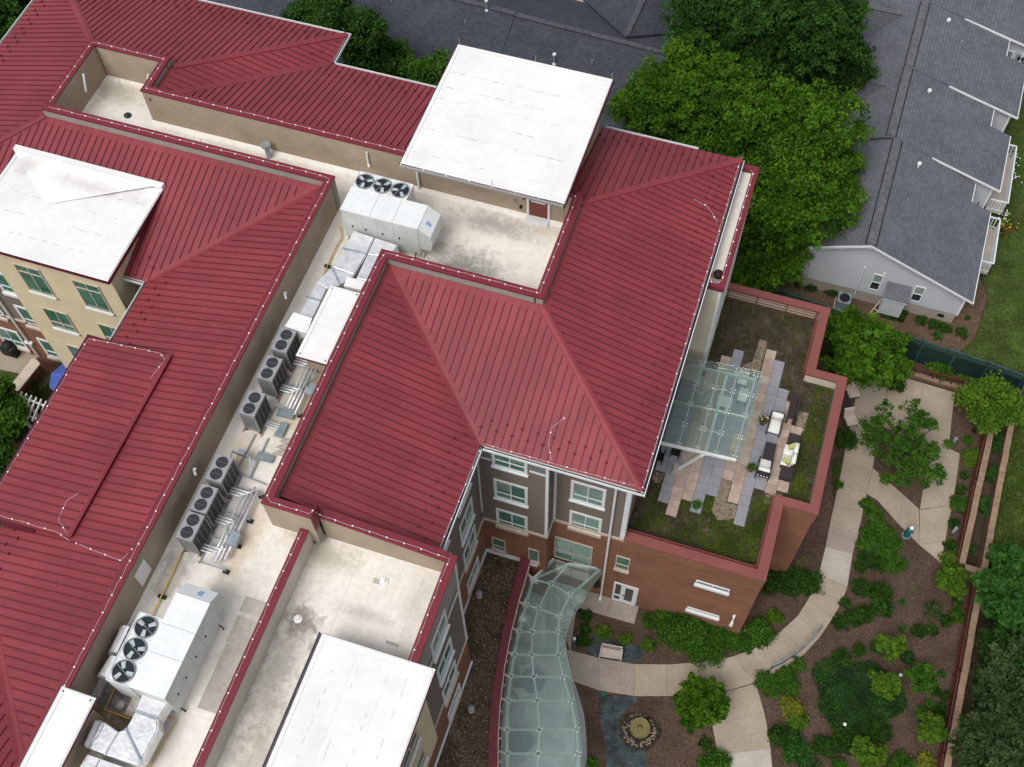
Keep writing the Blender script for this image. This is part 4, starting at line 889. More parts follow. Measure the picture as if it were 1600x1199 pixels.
duct('long foil wrapped duct bending down from the upper air handler to a white hood', [[(610, 240), (738, 282), (690, 388), (545, 352)], [(545, 355), (690, 391), (612, 515), (480, 468)], [(478, 470), (612, 518), (520, 580), (440, 600), (375, 565), (418, 520)], [(375, 568), (440, 602), (405, 682), (328, 658)], [(325, 660), (405, 685), (350, 790), (272, 765)]], 17.0,
     boxes=[([(235, 752), (352, 790), (318, 885), (180, 840)], 17.3, .5)], straps=[((540, 350), (690, 388)), ((470, 466), (527, 582)), ((305, 652), (405, 682))])
duct('short foil wrapped duct hugging the red parapet beside the upper air handler', [[(744, 285), (885, 330), (842, 400), (694, 390)], [(694, 393), (842, 403), (740, 562), (625, 540)]], 17.0, boxes=[([(570, 530), (685, 560), (655, 612), (548, 588)], 17.25, .6)])
E2_ = [(1085, 425), (1338, 532), (1285, 620), (1245, 692), (1010, 610)]
duct('wide foil wrapped duct running down from the lower air handler', [E2_, [(1010, 613), (1243, 694), (1245, 800), (1080, 1110), (1020, 1180), (680, 1065), (830, 830), (910, 800)]], 17.15, .7, straps=[((1010, 610), (1245, 692)), ((905, 795), (1085, 1170))], src=(60, 1019, 6.6625))
duct('foil wrapped duct elbow beside the white duct enclosure', [[(590, 702), (690, 732), (640, 840), (530, 1000), (470, 972)], [(692, 732), (828, 830), (690, 1062), (533, 1002), (642, 842)]], 17.25, .8, straps=[((650, 715), (515, 1000))], src=(60, 1019, 6.6625))
duct('second foil duct elbow at the foot of the white duct enclosure', [[(510, 1062), (640, 1108), (560, 1260), (400, 1230)], [(642, 1110), (900, 1199), (900, 1300), (560, 1262)]], 17.2, .8, src=(60, 1019, 6.6625))
for (c, lb) in ((((710, 285), (812, 320), (735, 482), (630, 450)), 'upper rounded foil duct stub on the flank of the lower air handler'), (((640, 476), (728, 506), (668, 636), (560, 592)), 'lower rounded foil duct stub on the flank of the lower air handler')):
    A_, B_, C_, D_ = [np.array(G(p[0] / 4, 900 + p[1] / 4, 17.3)) for p in c]
    q = MB(); N = 7; rows = []
    for k in range(N + 1):
        t = k / N; a = A_ + (B_ - A_) * t; d = D_ + (C_ - D_) * t; zc = 17.35 - .75 * (1 - math.sin(math.pi / 2 * min(1, t * 1.15)))
        rows.append(((*a, zc), (*d, zc)))
    for k in range(N):
        q.face([rows[k][0], rows[k][1], rows[k + 1][1], rows[k + 1][0]][::-1])
        for s_ in (0, 1):
            f_ = [rows[k][s_], rows[k + 1][s_], (*rows[k + 1][s_][:2], 16.3), (*rows[k][s_][:2], 16.3)]; q.face(f_ if s_ else f_[::-1])
    q.face([rows[0][0], rows[0][1], (*rows[0][1][:2], ZF), (*rows[0][0][:2], ZF)])
    tag(q.build('foil_duct_stub', [FOIL]), lb, 'duct', 'rounded foil duct stubs')
# ---- yellow gas pipe on black blocks
def gaspipe(label, pts):
    t = thing('gas_pipe', label, 'pipe', (*G(*pts[0], ZF), ZF), 'yellow gas pipes on the flat roof')
    P_ = [(*G(x, y, ZF + .15), ZF + .15) for x, y in pts]
    q = MB(); q.tube(P_, .026, 7); q.build('pipe', [GAS], t)
    for k in range(len(P_) - 1):
        a, b = np.array(P_[k]), np.array(P_[k + 1]); L = np.linalg.norm(b - a); n = int(L / 1.3)
        for j in range(1, n + 1):
            p = a + (b - a) * (j - .4) / n; d = (b - a) / L; q = MB(); q.obox((p[0], p[1], ZF + .065), (d[0] * .06, d[1] * .06, 0), (-d[1] * .15, d[0] * .15, 0), (0, 0, .055)); q.build('rubber_block', [BLACK], t)
gaspipe('yellow gas pipe along the corridor past the lower condenser', [(284, 862), (267, 900), (242, 953), (233, 972)])
gaspipe('yellow gas pipe by the upper air handler on a bare roof strip', [(532, 354), (534, 370), (522, 392), (505, 430)])
gaspipe('yellow gas pipe bent in an L below the lower air handler fans', [(181, 1073), (163.5, 1109), (203, 1123)])
gaspipe('yellow gas pipe zigzag to the right of the wide foil duct', [(254, 1118), (276, 1126), (262, 1150), (234, 1199)])
m = MB(); x, y = G(187, 1101, ZF); m.cyl(x, y, ZF + .018, ZF + .05, .17, .12, n=14); tag(m.build('roof_drain', [MEMB]), 'white ring roof drain in the stained membrane below the lower air handler', 'drain')
wx = -17.845; m = MB(); a, b = 9.45, 10.6
m.box(wx, wx + .01, 9.55, 10.25, 16.35, 17.35); tag(m.build('wall_panel', [WHITE]), 'white square panel fixed on the tan corridor wall', 'panel')
for (x, z), c, lb in (((-10.45, 16.75), GALV, 'grey hose bib on the tan penthouse wall'), ((-10.05, 17.1), REDBIT, 'small red button on the tan penthouse wall beside the door'), ((-10.2, 16.45), BLACK, 'dark round fitting low on the tan penthouse wall')):
    q = MB(); q.box(x - .04, x + .04, 29.98, 30.095, z - .05, z + .05); q.box(x - .06, x + .06, 30.06, 30.098, z - .07, z + .07); tag(q.build('wall_fitting', [c]), lb, 'fitting')

# ================================================================== brick annex with the green roof terrace
AX = thing('brick_annex', 'red brick annex with green roof terrace and pink coping', 'building', (1, 27, 0))
TZ = 7.25
m = MB(); m.box(-2.27, 4.06, 20.2, 35.05, 0, 7.1); m.box(4.06, 5.62, 24.05, 31.35, 0, 7.102); m.build('brick_wall', [BRICK], AX)
m = MB(); m.box(-2.2, 4.085, 20.175, 20.198, 3.55, 3.62); m.box(4.0, 4.085, 20.2, 24.0, 3.55, 3.62); m.build('brick_band', [BRICK], AX)
def par(x0, x1, y0, y1):
    q = MB(); q.box(x0 + .045, x1 - .045, y0 + .045, y1 - .045, 7.0, 7.82); w_ = q.build('parapet_wall', [CREAM], AX)
    q = MB(); q.box(x0, x1, y0, y1, 7.82, 7.92); q.build('coping', [COPING], AX)
par(-2.27, 4.12, 20.14, 20.6); par(3.66, 4.12, 20.604, 24.36); par(4.124, 5.68, 23.94, 24.38); par(5.24, 5.68, 24.384, 31.0); par(3.72, 5.68, 31.004, 31.42); par(3.72, 4.16, 31.424, 34.7); par(-1.0, 4.2, 34.704, 35.12)
m = MB()
m.box(-2.27, 4.085, 20.155, 20.184, 7.02, 7.82); m.box(4.078, 4.10, 20.185, 23.93, 7.02, 7.82); m.box(4.105, 5.64, 23.955, 23.984, 7.02, 7.82); m.box(5.637, 5.66, 23.985, 31.39, 7.02, 7.82); m.box(4.12, 4.14, 31.43, 35.1, 7.02, 7.82)
m.build('parapet_brick_face', [BRICK], AX)
m = MB(); m.box(-2.25, 3.69, 20.57, 34.73, 7.0, TZ); m.box(3.69, 5.27, 24.35, 31.03, 7.0, TZ - .004); tr_ = m.build('terrace_bed', [SEDS], AX)
for z_, (u0, u1), h in ((5.36, (1.3, 2.85), .38), (1.86, (1.3, 2.88), .28)):
    window('-y', 20.2, u0, u1, z_, z_ + h, parent=AX, trim=.05, rail=0, sill=True, glass=GLASSD, tr=TRIM, sillm=TRIM, sillh=.2)
# glazed patio door with a side light
f = MB(); y = 20.2
for a, b, c, d in ((-2.36, -2.26, .12, 2.5), (-1.24, -1.14, .12, 2.5), (-2.26, -1.24, 2.4, 2.5), (-1.98, -1.88, .12, 2.4), (-2.26, -1.98, .85, .92), (-2.26, -1.98, .12, .25)): f.box(a, b, y - .06, y - .003, c, d)
dr_ = f.build('patio_door', [TRIM], AX)
q = MB(); q.box(-2.26, -1.98, y - .02, y - .004, .25, .85); q.box(-2.26, -1.98, y - .02, y - .004, .92, 2.4); sub(q, 'side_light', [GLASSD], dr_)
q = MB()
for a, b, c, d in ((-1.88, -1.76, .12, 2.4), (-1.36, -1.24, .12, 2.4), (-1.76, -1.36, 2.2, 2.4), (-1.76, -1.36, .12, .4)): q.box(a, b, y - .05, y - .004, c, d)
q.box(-1.76, -1.36, y - .02, y - .005, .4, 2.2, 1); q.box(-1.85, -1.79, y - .08, y - .051, 1.05, 1.2, 2); sub(q, 'door_leaf', [TRIM, GLASSD, BLACK], dr_)
q = MB(); q.tube([(3.5, 20.17, 2.75), (3.5, 20.02, 2.7), (3.5, 19.98, 2.45)], .03, 6); q.cyl(3.5, 19.98, 2.0, 2.45, .1, .06, n=10); q.box(3.44, 3.56, 20.15, 20.197, 2.6, 2.85); tag(q.build('wall_lamp', [WHITE]), 'white wall lamp on the brick annex near its lower corner', 'lamp')
q = MB(); q.tube([(-3.15, 20.17, 2.3), (-3.15, 19.95, 2.3)], .025, 6); q.lathe(-3.15, 19.92, [(.17, 2.0), (.15, 2.12), (.05, 2.3), (.001, 2.32)], 12); q.ball((-3.15, 19.92, 1.98), .08, 8, 5, 1); tag(q.build('wall_lamp', [BLACK, WHITE]), 'dark gooseneck wall lamp left of the downspout above the patio', 'lamp')
q = MB(); q.tube([(-1.05, 20.19, 2.8), (-1.05, 20.0, 2.72)], .03, 6); 
# railings of the terrace
def railing(pts, h=.75, bars=4, dense=False):
    q = MB()
    for k in range(len(pts) - 1):
        a, b = np.array(pts[k], float), np.array(pts[k + 1], float); L = np.linalg.norm(b - a); n = max(1, round(L / 1.4))
        for j in range(n + 1):
            p = a + (b - a) * j / n; q.box(p[0] - .025, p[0] + .025, p[1] - .025, p[1] + .025, TZ, TZ + h)
        for j in range(bars):
            z = TZ + h - .02 - j * (h - .12) / max(1, bars - 1); q.beam((*a, z), (*b, z), .05 if j == 0 else .03, .03)
    t_ = q.build('railing', [COPIN2], AX); return t_
railing([(-.85, 34.62), (3.6, 34.62)], .8, 4); railing([(3.62, 34.6), (3.62, 31.1)], .8, 2); railing([(-2.2, 20.68), (3.58, 20.68)], .72, 11); railing([(3.6, 20.7), (3.6, 24.3)], .72, 2)
# pavers: one object each, laid in strips
PX = [-1.84 + .505 * k for k in range(12)]
cols = [(0, PAVG2, 24.2, 30.0), (1, PAVG2, 22.72, 30.0), (2, PAVT, 22.18, 30.3), (3, PAVT, 23.15, 31.22), (4, PAVG, 22.68, 31.73), (5, PAVG, 23.72, 30.3), (5, PAVT, 30.32, 30.85), (6, PAVT, 24.72, 27.2), (6, PAVG, 27.25, 30.3), (7, PAVT, 23.66, 32.25), (8, PAVG, 22.66, 31.75), (9, PAVG, 24.7, 30.2), (10, PAVT, 24.6, 29.7), (11, PAVT, 24.9, 28.25)]
pm = {}
for mm in (PAVG, PAVG2, PAVT, PAVT2):
    q = MB(); q.box(.006, .499, .006, .499, 0, .05, nobot=True); pm[mm.name] = q.mesh('paver', [mm])
for k, mm, a, b in cols:
    n = max(1, round((b - a) / .505))
    for j in range(n):
        v = mm
        if rnd.random() < .3: v = {'grey_paver': PAVG2, 'dark_grey_paver': PAVG, 'tan_paver': PAVT2}.get(mm.name, mm)
        o = bpy.data.objects.new('paver', pm[v.name]); COL.objects.link(o); o.parent = tr_
        o.location = (PX[k] + .0, a + j * .505, TZ + rnd.uniform(.002, .007)); o.scale = (1, 1, 1)
def bed(poly, z, mm, name, par=None):
    q = MB(); q.prism(poly, z - .05, z); o = q.build(name, [mm], par); stuff(o)
    if par is not None and par is tr_: o.location = (0, 0, 0)
    return o
# pea gravel between the strips, as scattered pebbles
def pebbles(poly, z, n, r, mm, name, par=None, k=5):
    q = MB(); xs = [p[0] for p in poly]; ys = [p[1] for p in poly]; c = 0
    while c < n:
        x, y = rnd.uniform(min(xs), max(xs)), rnd.uniform(min(ys), max(ys))
        if not inpoly(x, y, poly): continue
        c += 1; s_ = r * rnd.uniform(.6, 1.4); a = rnd.random() * 6
        q.prism([(x + s_ * math.cos(a + 6.283 * j / k) * rnd.uniform(.8, 1.2), y + s_ * math.sin(a + 6.283 * j / k) * rnd.uniform(.8, 1.2)) for j in range(k)], z - .01, z + s_ * rnd.uniform(.5, .9), bottom=False)
    o = stuff(q.build(name, mm, par))
    if par is not None: o.location = (0, 0, 0)
    return o
for P_ in ([(1.2, 24.7), (1.67, 24.7), (1.67, 23.6), (2.18, 23.6), (2.18, 22.9), (1.5, 22.6), (1.1, 23.0)], [(1.25, 32.7), (1.64, 32.7), (1.64, 30.4), (.75, 30.9), (.9, 31.1), (1.2, 31.3)], [(3.85, 29.3), (4.35, 29.3), (4.3, 28.2), (3.95, 28.2)], [(-1.84, 24.15), (-1.4, 24.15), (-1.4, 23.6), (-1.84, 23.6)], [(3.3, 24.5), (4.0, 24.8), (4.0, 24.2), (3.3, 24.1)]):
    bed(P_, TZ + .012, STONE, 'gravel_bed', tr_); pebbles(P_, TZ + .015, 420, .026, [PEB], 'pebble', tr_)
# ================================================================== leaf meshes
nr = np.random.default_rng(11)
def leafmesh(name, C_, size, mm, upb=.6, tone=None, stem=None, asp=.6):
    """one diamond shaped leaf per row of C_ (N x 3)"""
    N = len(C_)
    d = nr.normal(size=(N, 3)); d[:, 2] = np.abs(d[:, 2]) * .8 + upb; d /= np.linalg.norm(d, axis=1)[:, None]
    a = nr.normal(size=(N, 3)); a -= d * np.sum(a * d, 1)[:, None]; a /= np.linalg.norm(a, axis=1)[:, None]; b = np.cross(d, a)
    s_ = size * nr.uniform(.6, 1.35, N)[:, None]
    V = np.empty((N, 4, 3)); V[:, 0] = C_ - a * s_; V[:, 1] = C_ - b * s_ * asp + d * s_ * .12; V[:, 2] = C_ + a * s_; V[:, 3] = C_ + b * s_ * asp + d * s_ * .12
    me = bpy.data.meshes.new(name)
    me.vertices.add(N * 4); me.vertices.foreach_set('co', V.reshape(-1).astype(np.float32))
    me.loops.add(N * 4); me.loops.foreach_set('vertex_index', np.arange(N * 4, dtype=np.int32))
    me.polygons.add(N); me.polygons.foreach_set('loop_start', np.arange(0, N * 4, 4, dtype=np.int32)); me.polygons.foreach_set('loop_total', np.full(N, 4, dtype=np.int32))
    at = me.attributes.new('tone', 'FLOAT', 'FACE'); at.data.foreach_set('value', (nr.uniform(0, 1, N) if tone is None else np.clip(tone, 0, 1)).astype(np.float32))
    me.materials.append(mm); me.update(); me.validate(); return me
def inpoly_np(X, Y, P):
    c = np.zeros(len(X), bool)
    for k in range(len(P)):
        (x0, y0), (x1, y1) = P[k], P[k - 1]
        if y0 == y1: continue
        c ^= ((y0 > Y) != (y1 > Y)) & (X < (x1 - x0) * (Y - y0) / (y1 - y0) + x0)
    return c
def patch(name, poly, n, size, h, mm, z=0.0, clump=1.0, keep=.5, upb=.2, asp=.45, par=None, excl=(), soft=.35):
    """ground cover: leaves over a plan polygon, in irregular clumps"""
    xs = [p[0] for p in poly]; ys = [p[1] for p in poly]
    X = nr.uniform(min(xs), max(xs), n * 3); Y = nr.uniform(min(ys), max(ys), n * 3); k = inpoly_np(X, Y, poly)
    for e in excl: k &= ~inpoly_np(X, Y, e)
    ph = nr.uniform(0, 6, 8); f = clump
    v = (np.sin(X * f * 1.7 + ph[0] + 1.3 * np.sin(Y * f * 1.1 + ph[1])) + np.sin(Y * f * 2.1 + ph[2] + 1.5 * np.sin(X * f * 1.9 + ph[3])) + .7 * np.sin((X + Y) * f * 4.3 + ph[4]) + .7 * np.sin((X - Y) * f * 5.1 + ph[5])) / 3.4
    k &= (v * .5 + .5 + nr.uniform(-soft, soft, len(X))) > (1 - keep)
    X, Y, v = X[k][:n], Y[k][:n], v[k][:n]
    C_ = np.stack([X, Y, z + nr.uniform(0.01, h, len(X))], 1)
    t = nr.uniform(-.35, .35, len(X)) + .5 + .35 * np.sin(X * 3.1 + ph[6]) * np.sin(Y * 2.7 + ph[7])
    o = bpy.data.objects.new(name, leafmesh(name, C_, size, mm, upb, t, asp=asp)); COL.objects.link(o); stuff(o)
    if par is not None: put(o, par)
    return o
# sedum and dry grass on the terrace
pv = [[(PX[k] - .02, a - .02), (PX[k] + .52, a - .02), (PX[k] + .52, b + .05), (PX[k] - .02, b + .05)] for k, mm, a, b in cols]
gvl = [[(1.2, 24.7), (1.67, 24.7), (1.67, 23.6), (2.18, 23.6), (2.18, 22.9), (1.5, 22.6), (1.1, 23.0)], [(1.25, 32.7), (1.64, 32.7), (1.64, 30.4), (.75, 30.9), (.9, 31.1), (1.2, 31.3)], [(3.85, 29.3), (4.35, 29.3), (4.3, 28.2), (3.95, 28.2)]]
ALLT = [(-2.2, 20.75), (3.55, 20.75), (3.6, 24.4), (5.2, 24.5), (5.2, 30.9), (3.65, 31.0), (3.6, 34.6), (-1.6, 34.6), (-2.2, 30)]
for nm, P_, n, mm, kp, cl in (('dry_sedum', ALLT, 26000, LF_DRY, .75, 1.3), ('sedum', [(-2.2, 20.75), (3.55, 20.75), (3.6, 24.4), (-1.3, 24.4)], 9000, LF_SED, .48, 1.9), ('sedum', [(.9, 20.75), (3.55, 20.75), (3.6, 24.5), (2.2, 24.2), (.9, 23.6), (1.3, 22)], 8000, LF_SED, .6, 2.2), ('sedum', [(4.2, 24.5), (5.2, 24.5), (5.2, 30.9), (4.4, 30.9), (4.3, 28)], 7000, LF_SED, .55, 2.1), ('sedum', [(-2.2, 31.0), (-.4, 31.5), (-.9, 34.6), (-1.6, 34.6)], 1300, LF_SED, .35, 2), ('sedum', [(0, 33.8), (3, 32.8), (3.6, 34.6), (0, 34.6)], 900, LF_SED, .3, 2), ('sedum', [(.72, 22.9), (1.2, 22.8), (1.3, 23.5), (.7, 23.6)], 900, LF_SED, .95, 2)):
    patch(nm, P_, n, .032, .07, mm, TZ, cl, kp, .3, .6, excl=pv + gvl, soft=.25)

# ================================================================== glass canopy over the terrace
GC = thing('terrace_canopy', 'glass terrace canopy on slanting white steel posts under the eave', 'canopy', (-.7, 26.4, TZ))
cz = lambda x: 10.15 + .10 * (x + 1.9)
CX = [-2.15, -1.05, -.2, .6, 1.42]; CY = [24.22, 25.28, 26.4, 27.5, 28.62]
def slab3(x0, x1, y0, y1, t=.02, dz=0.0): 
    q = MB(); q.prism([(x0, y0), (x1, y0), (x1, y1), (x0, y1)], lambda x, y: cz(x) + dz, lambda x, y: cz(x) + dz + t); return q
EX = CX + [1.72]; EY = CY[:-1] + [28.62, 28.85]
for i in range(len(EX) - 1):
    for j in range(len(EY) - 1): slab3(EX[i] + .006, EX[i + 1] - .006, EY[j] + .006, EY[j + 1] - .006).build('glass_pane', [CGLASS], GC)
for y in (24.2, 26.42, 28.45):
    q = MB(); q.beam((-2.15, y, cz(-2.15) - .14), (1.5, y, cz(1.5) - .14), .11, .14); q.build('cross_beam', [STEEL], GC)
for x in (-2.0, .17):
    q = MB(); q.beam((x, 24.2, cz(x) - .30), (x, 28.5, cz(x) - .30), .13, .16); q.build('main_beam', [STEEL], GC)
for x in CX[1:]:
    q = MB(); q.beam((x, 24.2, cz(x) - .06), (x, 28.6, cz(x) - .06), .05, .06); q.build('glazing_bar', [STEEL], GC)
q = MB()
for x in CX[1:]:
    for y in CY:
        for a, b in ((-.09, -.09), (.09, -.09), (-.09, .09), (.09, .09)): q.cyl(x + a, y + b, cz(x) + .02, cz(x) + .05, .026, n=8)
stuff(q.build('glass_fitting', [WHITE], GC))
for (x0, y0), (x1, y1) in (((-.8, 24.5), (.05, 24.2)), ((-.62, 28.5), (-.2, 27.6))):
    q = MB(); q.tube([(x0, y0, TZ + .3), ((x0 + x1) / 2, (y0 + y1) / 2, (TZ + cz(x1)) / 2), (x1, y1, cz(x1) - .35)], [.09, .11, .09], 10); p_ = q.build('slanting_post', [STEEL], GC)
    q = MB(); q.box(x0 - .24, x0 + .24, y0 - .22, y0 + .22, TZ + .05, TZ + .32, 0); q.box(x0 - .27, x0 + .27, y0 - .27, y0 - .225, TZ + .05, TZ + .36, 0); sub(q, 'post_base', [CONC2], p_)
    q = MB(); q.beam((x1, y1, cz(x1) - .4), (x1 + .5, y1 + .1, cz(x1) - .2), .05, .05); sub(q, 'bracket', [STEEL], p_)

# ================================================================== terrace furniture
def rbox(m, x0, x1, y0, y1, z0, z1, r=.05, mi=0):
    """cushion: box with chamfered rim"""
    i = len(m.v); pr = [(r, z0), (0, z0 + r), (0, z1 - r), (r, z1)]
    for d, z in pr: m.v += [(x0 + d, y0 + d, z), (x1 - d, y0 + d, z), (x1 - d, y1 - d, z), (x0 + d, y1 - d, z)]
    m.f.append((i + 3, i + 2, i + 1, i)); m.m.append(mi)
    for k in range(3):
        for j in range(4): a = i + 4 * k + j; b = i + 4 * k + (j + 1) % 4; m.f.append((a, b, b + 4, a + 4)); m.m.append(mi)
    m.f.append((i + 12, i + 13, i + 14, i + 15)); m.m.append(mi)
def armchair(label, x, y, rz):
    t = thing('patio_armchair', label, 'armchair', (x, y, TZ + .055), 'white cushioned armchairs on the terrace', site=False); t.rotation_euler = (0, 0, rz)
    for a in (-1, 1):
        for b in (-.42, .4): m = MB(); m.box(a * .3 - .025, a * .3 + .025, b - .025, b + .025, 0, .55 if b < 0 else .8); local(m, 'leg', [WICK], t)
        m = MB(); m.box(a * .3 - .03, a * .3 + .03, -.45, .44, .55, .59); local(m, 'armrest', [WICK], t)
    m = MB(); m.box(-.3, .3, -.43, .4, .24, .29); local(m, 'seat_frame', [WICK], t)
    m = MB(); m.box(-.3, .3, .41, .46, .3, .84)
    for k in range(4): m.ball((-.21 + .14 * k, .49, .5), .035, 8, 5, 1)
    local(m, 'back_frame', [WICK, CUSH], t)
    m = MB(); rbox(m, -.265, .265, -.45, .3, .29, .44); local(m, 'seat_cushion', [CUSH], t, True)
    m = MB(); rbox(m, -.265, .265, .22, .4, .40, .92, .06); local(m, 'back_cushion', [CUSH], t, True)
    return t
armchair('white cushioned armchair beside the red flower pot, its back to the railing', 2.93, 28.0, 0)
armchair('white cushioned armchair at the lower end, its slatted back towards the sedum', 2.92, 25.62, math.pi)
t = thing('wicker_coffee_table', 'long dark wicker coffee table between the two white armchairs', 'table', (2.97, 26.45, TZ + .055))
q = MB(); q.box(2.74, 3.2, 25.97, 26.96, TZ + .055, TZ + .44); q.build('table_body', [WICK], t); q = MB(); q.box(2.72, 3.22, 25.95, 26.98, TZ + .441, TZ + .47); q.build('table_top', [WICK], t)
for y, lb in ((27.5, 'square dark wicker side table above the white sofa'), (25.72, 'square dark wicker side table below the white sofa')):
    t = thing('wicker_side_table', lb, 'table', (3.93, y, TZ + .055), 'dark wicker side tables')
    q = MB(); q.box(3.67, 4.2, y - .27, y + .27, TZ + .055, TZ + .42); q.build('table_body', [WICK], t); q = MB(); q.box(3.65, 4.22, y - .29, y + .29, TZ + .421, TZ + .45); q.build('table_top', [WICK], t)
t = thing('patio_sofa', 'white cushioned wicker sofa with two lime pillows between dark side tables', 'sofa', (3.93, 26.6, TZ + .055))
q = MB(); q.box(3.6, 4.22, 26.05, 27.18, TZ + .12, TZ + .3); q.box(4.14, 4.24, 26.05, 27.18, TZ + .3, TZ + .75); q.build('frame', [WICK], t)
for y0, y1 in ((26.06, 26.61), (26.62, 27.17)):
    q = MB(); rbox(q, 3.58, 4.05, y0, y1, TZ + .3, TZ + .46); q.build('seat_cushion', [CUSH], t, True)
    q = MB(); rbox(q, 4.0, 4.2, y0 + .02, y1 - .02, TZ + .44, TZ + .9, .07); q.build('back_cushion', [CUSH], t, True)
for x, y, a in ((3.93, 26.98, .6), (3.82, 26.17, -.5)):
    q = MB(); q.obox((x, y, TZ + .56), (.17 * math.cos(a), .17 * math.sin(a), .05), (-.06 * math.sin(a), .06 * math.cos(a), .08), (-.05, 0, .16)); tag(q.build('lime_pillow', [LIME]), 'lime green pillow at the %s end of the white sofa' % ('upper' if y > 26.5 else 'lower'), 'pillow', 'lime pillows on the sofa')
t = thing('wicker_bench', 'dark wicker bench standing at the edge of the tan pavers', 'bench', (3.55, 29.07, TZ + .055))
q = MB(); q.box(3.36, 3.74, 28.55, 29.7, TZ + .4, TZ + .48); q.build('seat', [WICK], t)
q = MB(); q.box(3.70, 3.78, 28.55, 29.7, TZ + .48, TZ + .85); q.build('backrest', [WICK], t)
for x in (3.4, 3.7):
    for y in (28.5, 29.65): q = MB(); q.box(x - .04, x + .04, y - .05, y + .05, TZ + .055, TZ + .4); q.build('leg', [WICK], t)
def pot(label, x, y, z, r, h, mm, kind, gl='potted plants on the terrace'):
    t = thing('potted_plant', label, 'potted plant', (x, y, z), gl)
    q = MB(); q.lathe(x, y, [(r * .7, z), (r, z + h), (r * 1.08, z + h), (r * 1.08, z + h + .04), (r * .85, z + h + .03)], 14); q.build('pot', [mm], t, True)
    C_ = nr.normal(size=(260, 3)) * np.array((r * .55, r * .55, r * .4)) + np.array((x, y, z + h + r * .5))
    o = bpy.data.objects.new('foliage', leafmesh('foliage', C_, .05, LF_MID)); COL.objects.link(o); put(o, t)
    if kind:
        for mm2, n in ((TERRA, 14), (WHITE, 14)):
            q = MB()
            for k in range(n): q.ball((x + rnd.gauss(0, r * .7), y + rnd.gauss(0, r * .7), z + h + rnd.uniform(.12, .3)), .03, 5, 3)
            stuff(q.build('flower', [mm2], t))
pot('red pot with red and white flowers beside an armchair', 2.36, 28.1, TZ + .055, .17, .34, TERRA, 1)
pot('red pot with green plant beside the lower armchair', 2.36, 25.52, TZ + .055, .16, .26, TERRA, 0)
pot('dark pot with round green plant on a lone grey paver', .42, 22.95, TZ + .055, .17, .2, WICK, 0)
for (px, py), a, lb in (((1160, 596), .3, 'pale chair under the glass canopy near its outer corner'), ((1160, 622), 2.6, 'pale chair under the glass canopy, nearer the middle')):
    x, y = G(px, py, TZ + .4); t = thing('dining_chair', lb, 'chair', (x, y, TZ + .055), 'chairs under the glass canopy')
    q = MB(); q.box(x - .22, x + .22, y - .22, y + .22, TZ + .45, TZ + .5); q.build('seat', [CUSH], t); q = MB(); q.box(x - .22, x + .22, y + .18, y + .22, TZ + .5, TZ + .95); q.build('backrest', [CUSH], t)
    for i in (-.19, .19):
        for j in (-.19, .19): q = MB(); q.box(x + i - .02, x + i + .02, y + j - .02, y + j + .02, TZ + .055, TZ + .45); q.build('leg', [WICK], t)
x, y = G(1132, 628, TZ + .7); t = thing('dining_table', 'small pale table under the glass canopy', 'table', (x, y, TZ + .055))
q = MB(); q.box(x - .35, x + .35, y - .3, y + .3, TZ + .7, TZ + .74); q.build('table_top', [CUSH], t); q = MB(); q.cyl(x, y, TZ + .055, TZ + .7, .06, n=8); q.build('pedestal', [WICK], t)
for px, py, lb in ((1030, 714, 'black wicker chair half hidden by the eave corner'), (1056, 706, 'black wicker chair in the shade just outside the glass canopy')):
    x, y = G(px, py, TZ + .4); t = thing('wicker_chair', lb, 'chair', (x, y, TZ + .055), 'black chairs beside the canopy')
    q = MB(); q.box(x - .22, x + .22, y - .22, y + .22, TZ + .4, TZ + .46); q.build('seat', [BLACK], t); q = MB(); q.box(x + .18, x + .23, y - .22, y + .22, TZ + .46, TZ + .85); q.build('backrest', [BLACK], t)
    for i in (-.19, .19):
        for j in (-.19, .19): q = MB(); q.box(x + i - .02, x + i + .02, y + j - .02, y + j + .02, TZ + .055, TZ + .4); q.build('leg', [BLACK], t)

# ================================================================== gravel roof, curved wall and curved glass walkway
def Gl(P_, z): return [G(x, y, z) for x, y in P_]
WLp = [(815, 868), (806, 905), (798, 932), (786, 985), (777, 1040), (768, 1100), (764, 1150), (764, 1199), (766, 1280)]
WRp = [(829, 872), (819, 908), (810, 937), (797, 990), (787, 1043), (780, 1102), (777, 1150), (777, 1199), (779, 1280)]
MAROON = mat('maroon_coping', (0.15, 0.032, 0.045), 0.55, 0.06, 1)
WL, WR = Gl(WLp, 4.55), Gl(WRp, 4.55)
WR2 = [(x + .16, y + .02) for x, y in WR]
CWt = thing('curved_wall', 'curved brick wall with maroon coping beside the glass walkway', 'wall', (*WL[4], 0))
for k in range(len(WL) - 1):
    P_ = [WL[k], WR[k], WR[k + 1], WL[k + 1]]; q = MB(); q.prism(P_, 0, 4.47); q.build('brick_wall', [BRICK], CWt)
    q = MB(); e = .02; P2 = [(WL[k][0] - e, WL[k][1]), (WR[k][0] + e, WR[k][1]), (WR[k + 1][0] + e, WR[k + 1][1]), (WL[k + 1][0] - e, WL[k + 1][1])]; q.prism(P2, 4.473, 4.56); q.build('coping', [MAROON], CWt)
    q = MB(); q.prism([(WR[k][0] + .021, WR[k][1]), (WR[k][0] + .06, WR[k][1]), (WR[k + 1][0] + .06, WR[k + 1][1]), (WR[k + 1][0] + .021, WR[k + 1][1])], 4.40, 4.52); q.build('edge_trim', [BEIGE], CWt)
gr = [(-8.6, 19.3), (-8.6, 13.9), (-7.3, 13.9), (-7.3, 3)] + [(x, y) for x, y in WL[::-1]] + [(-5.9, 19.4)]
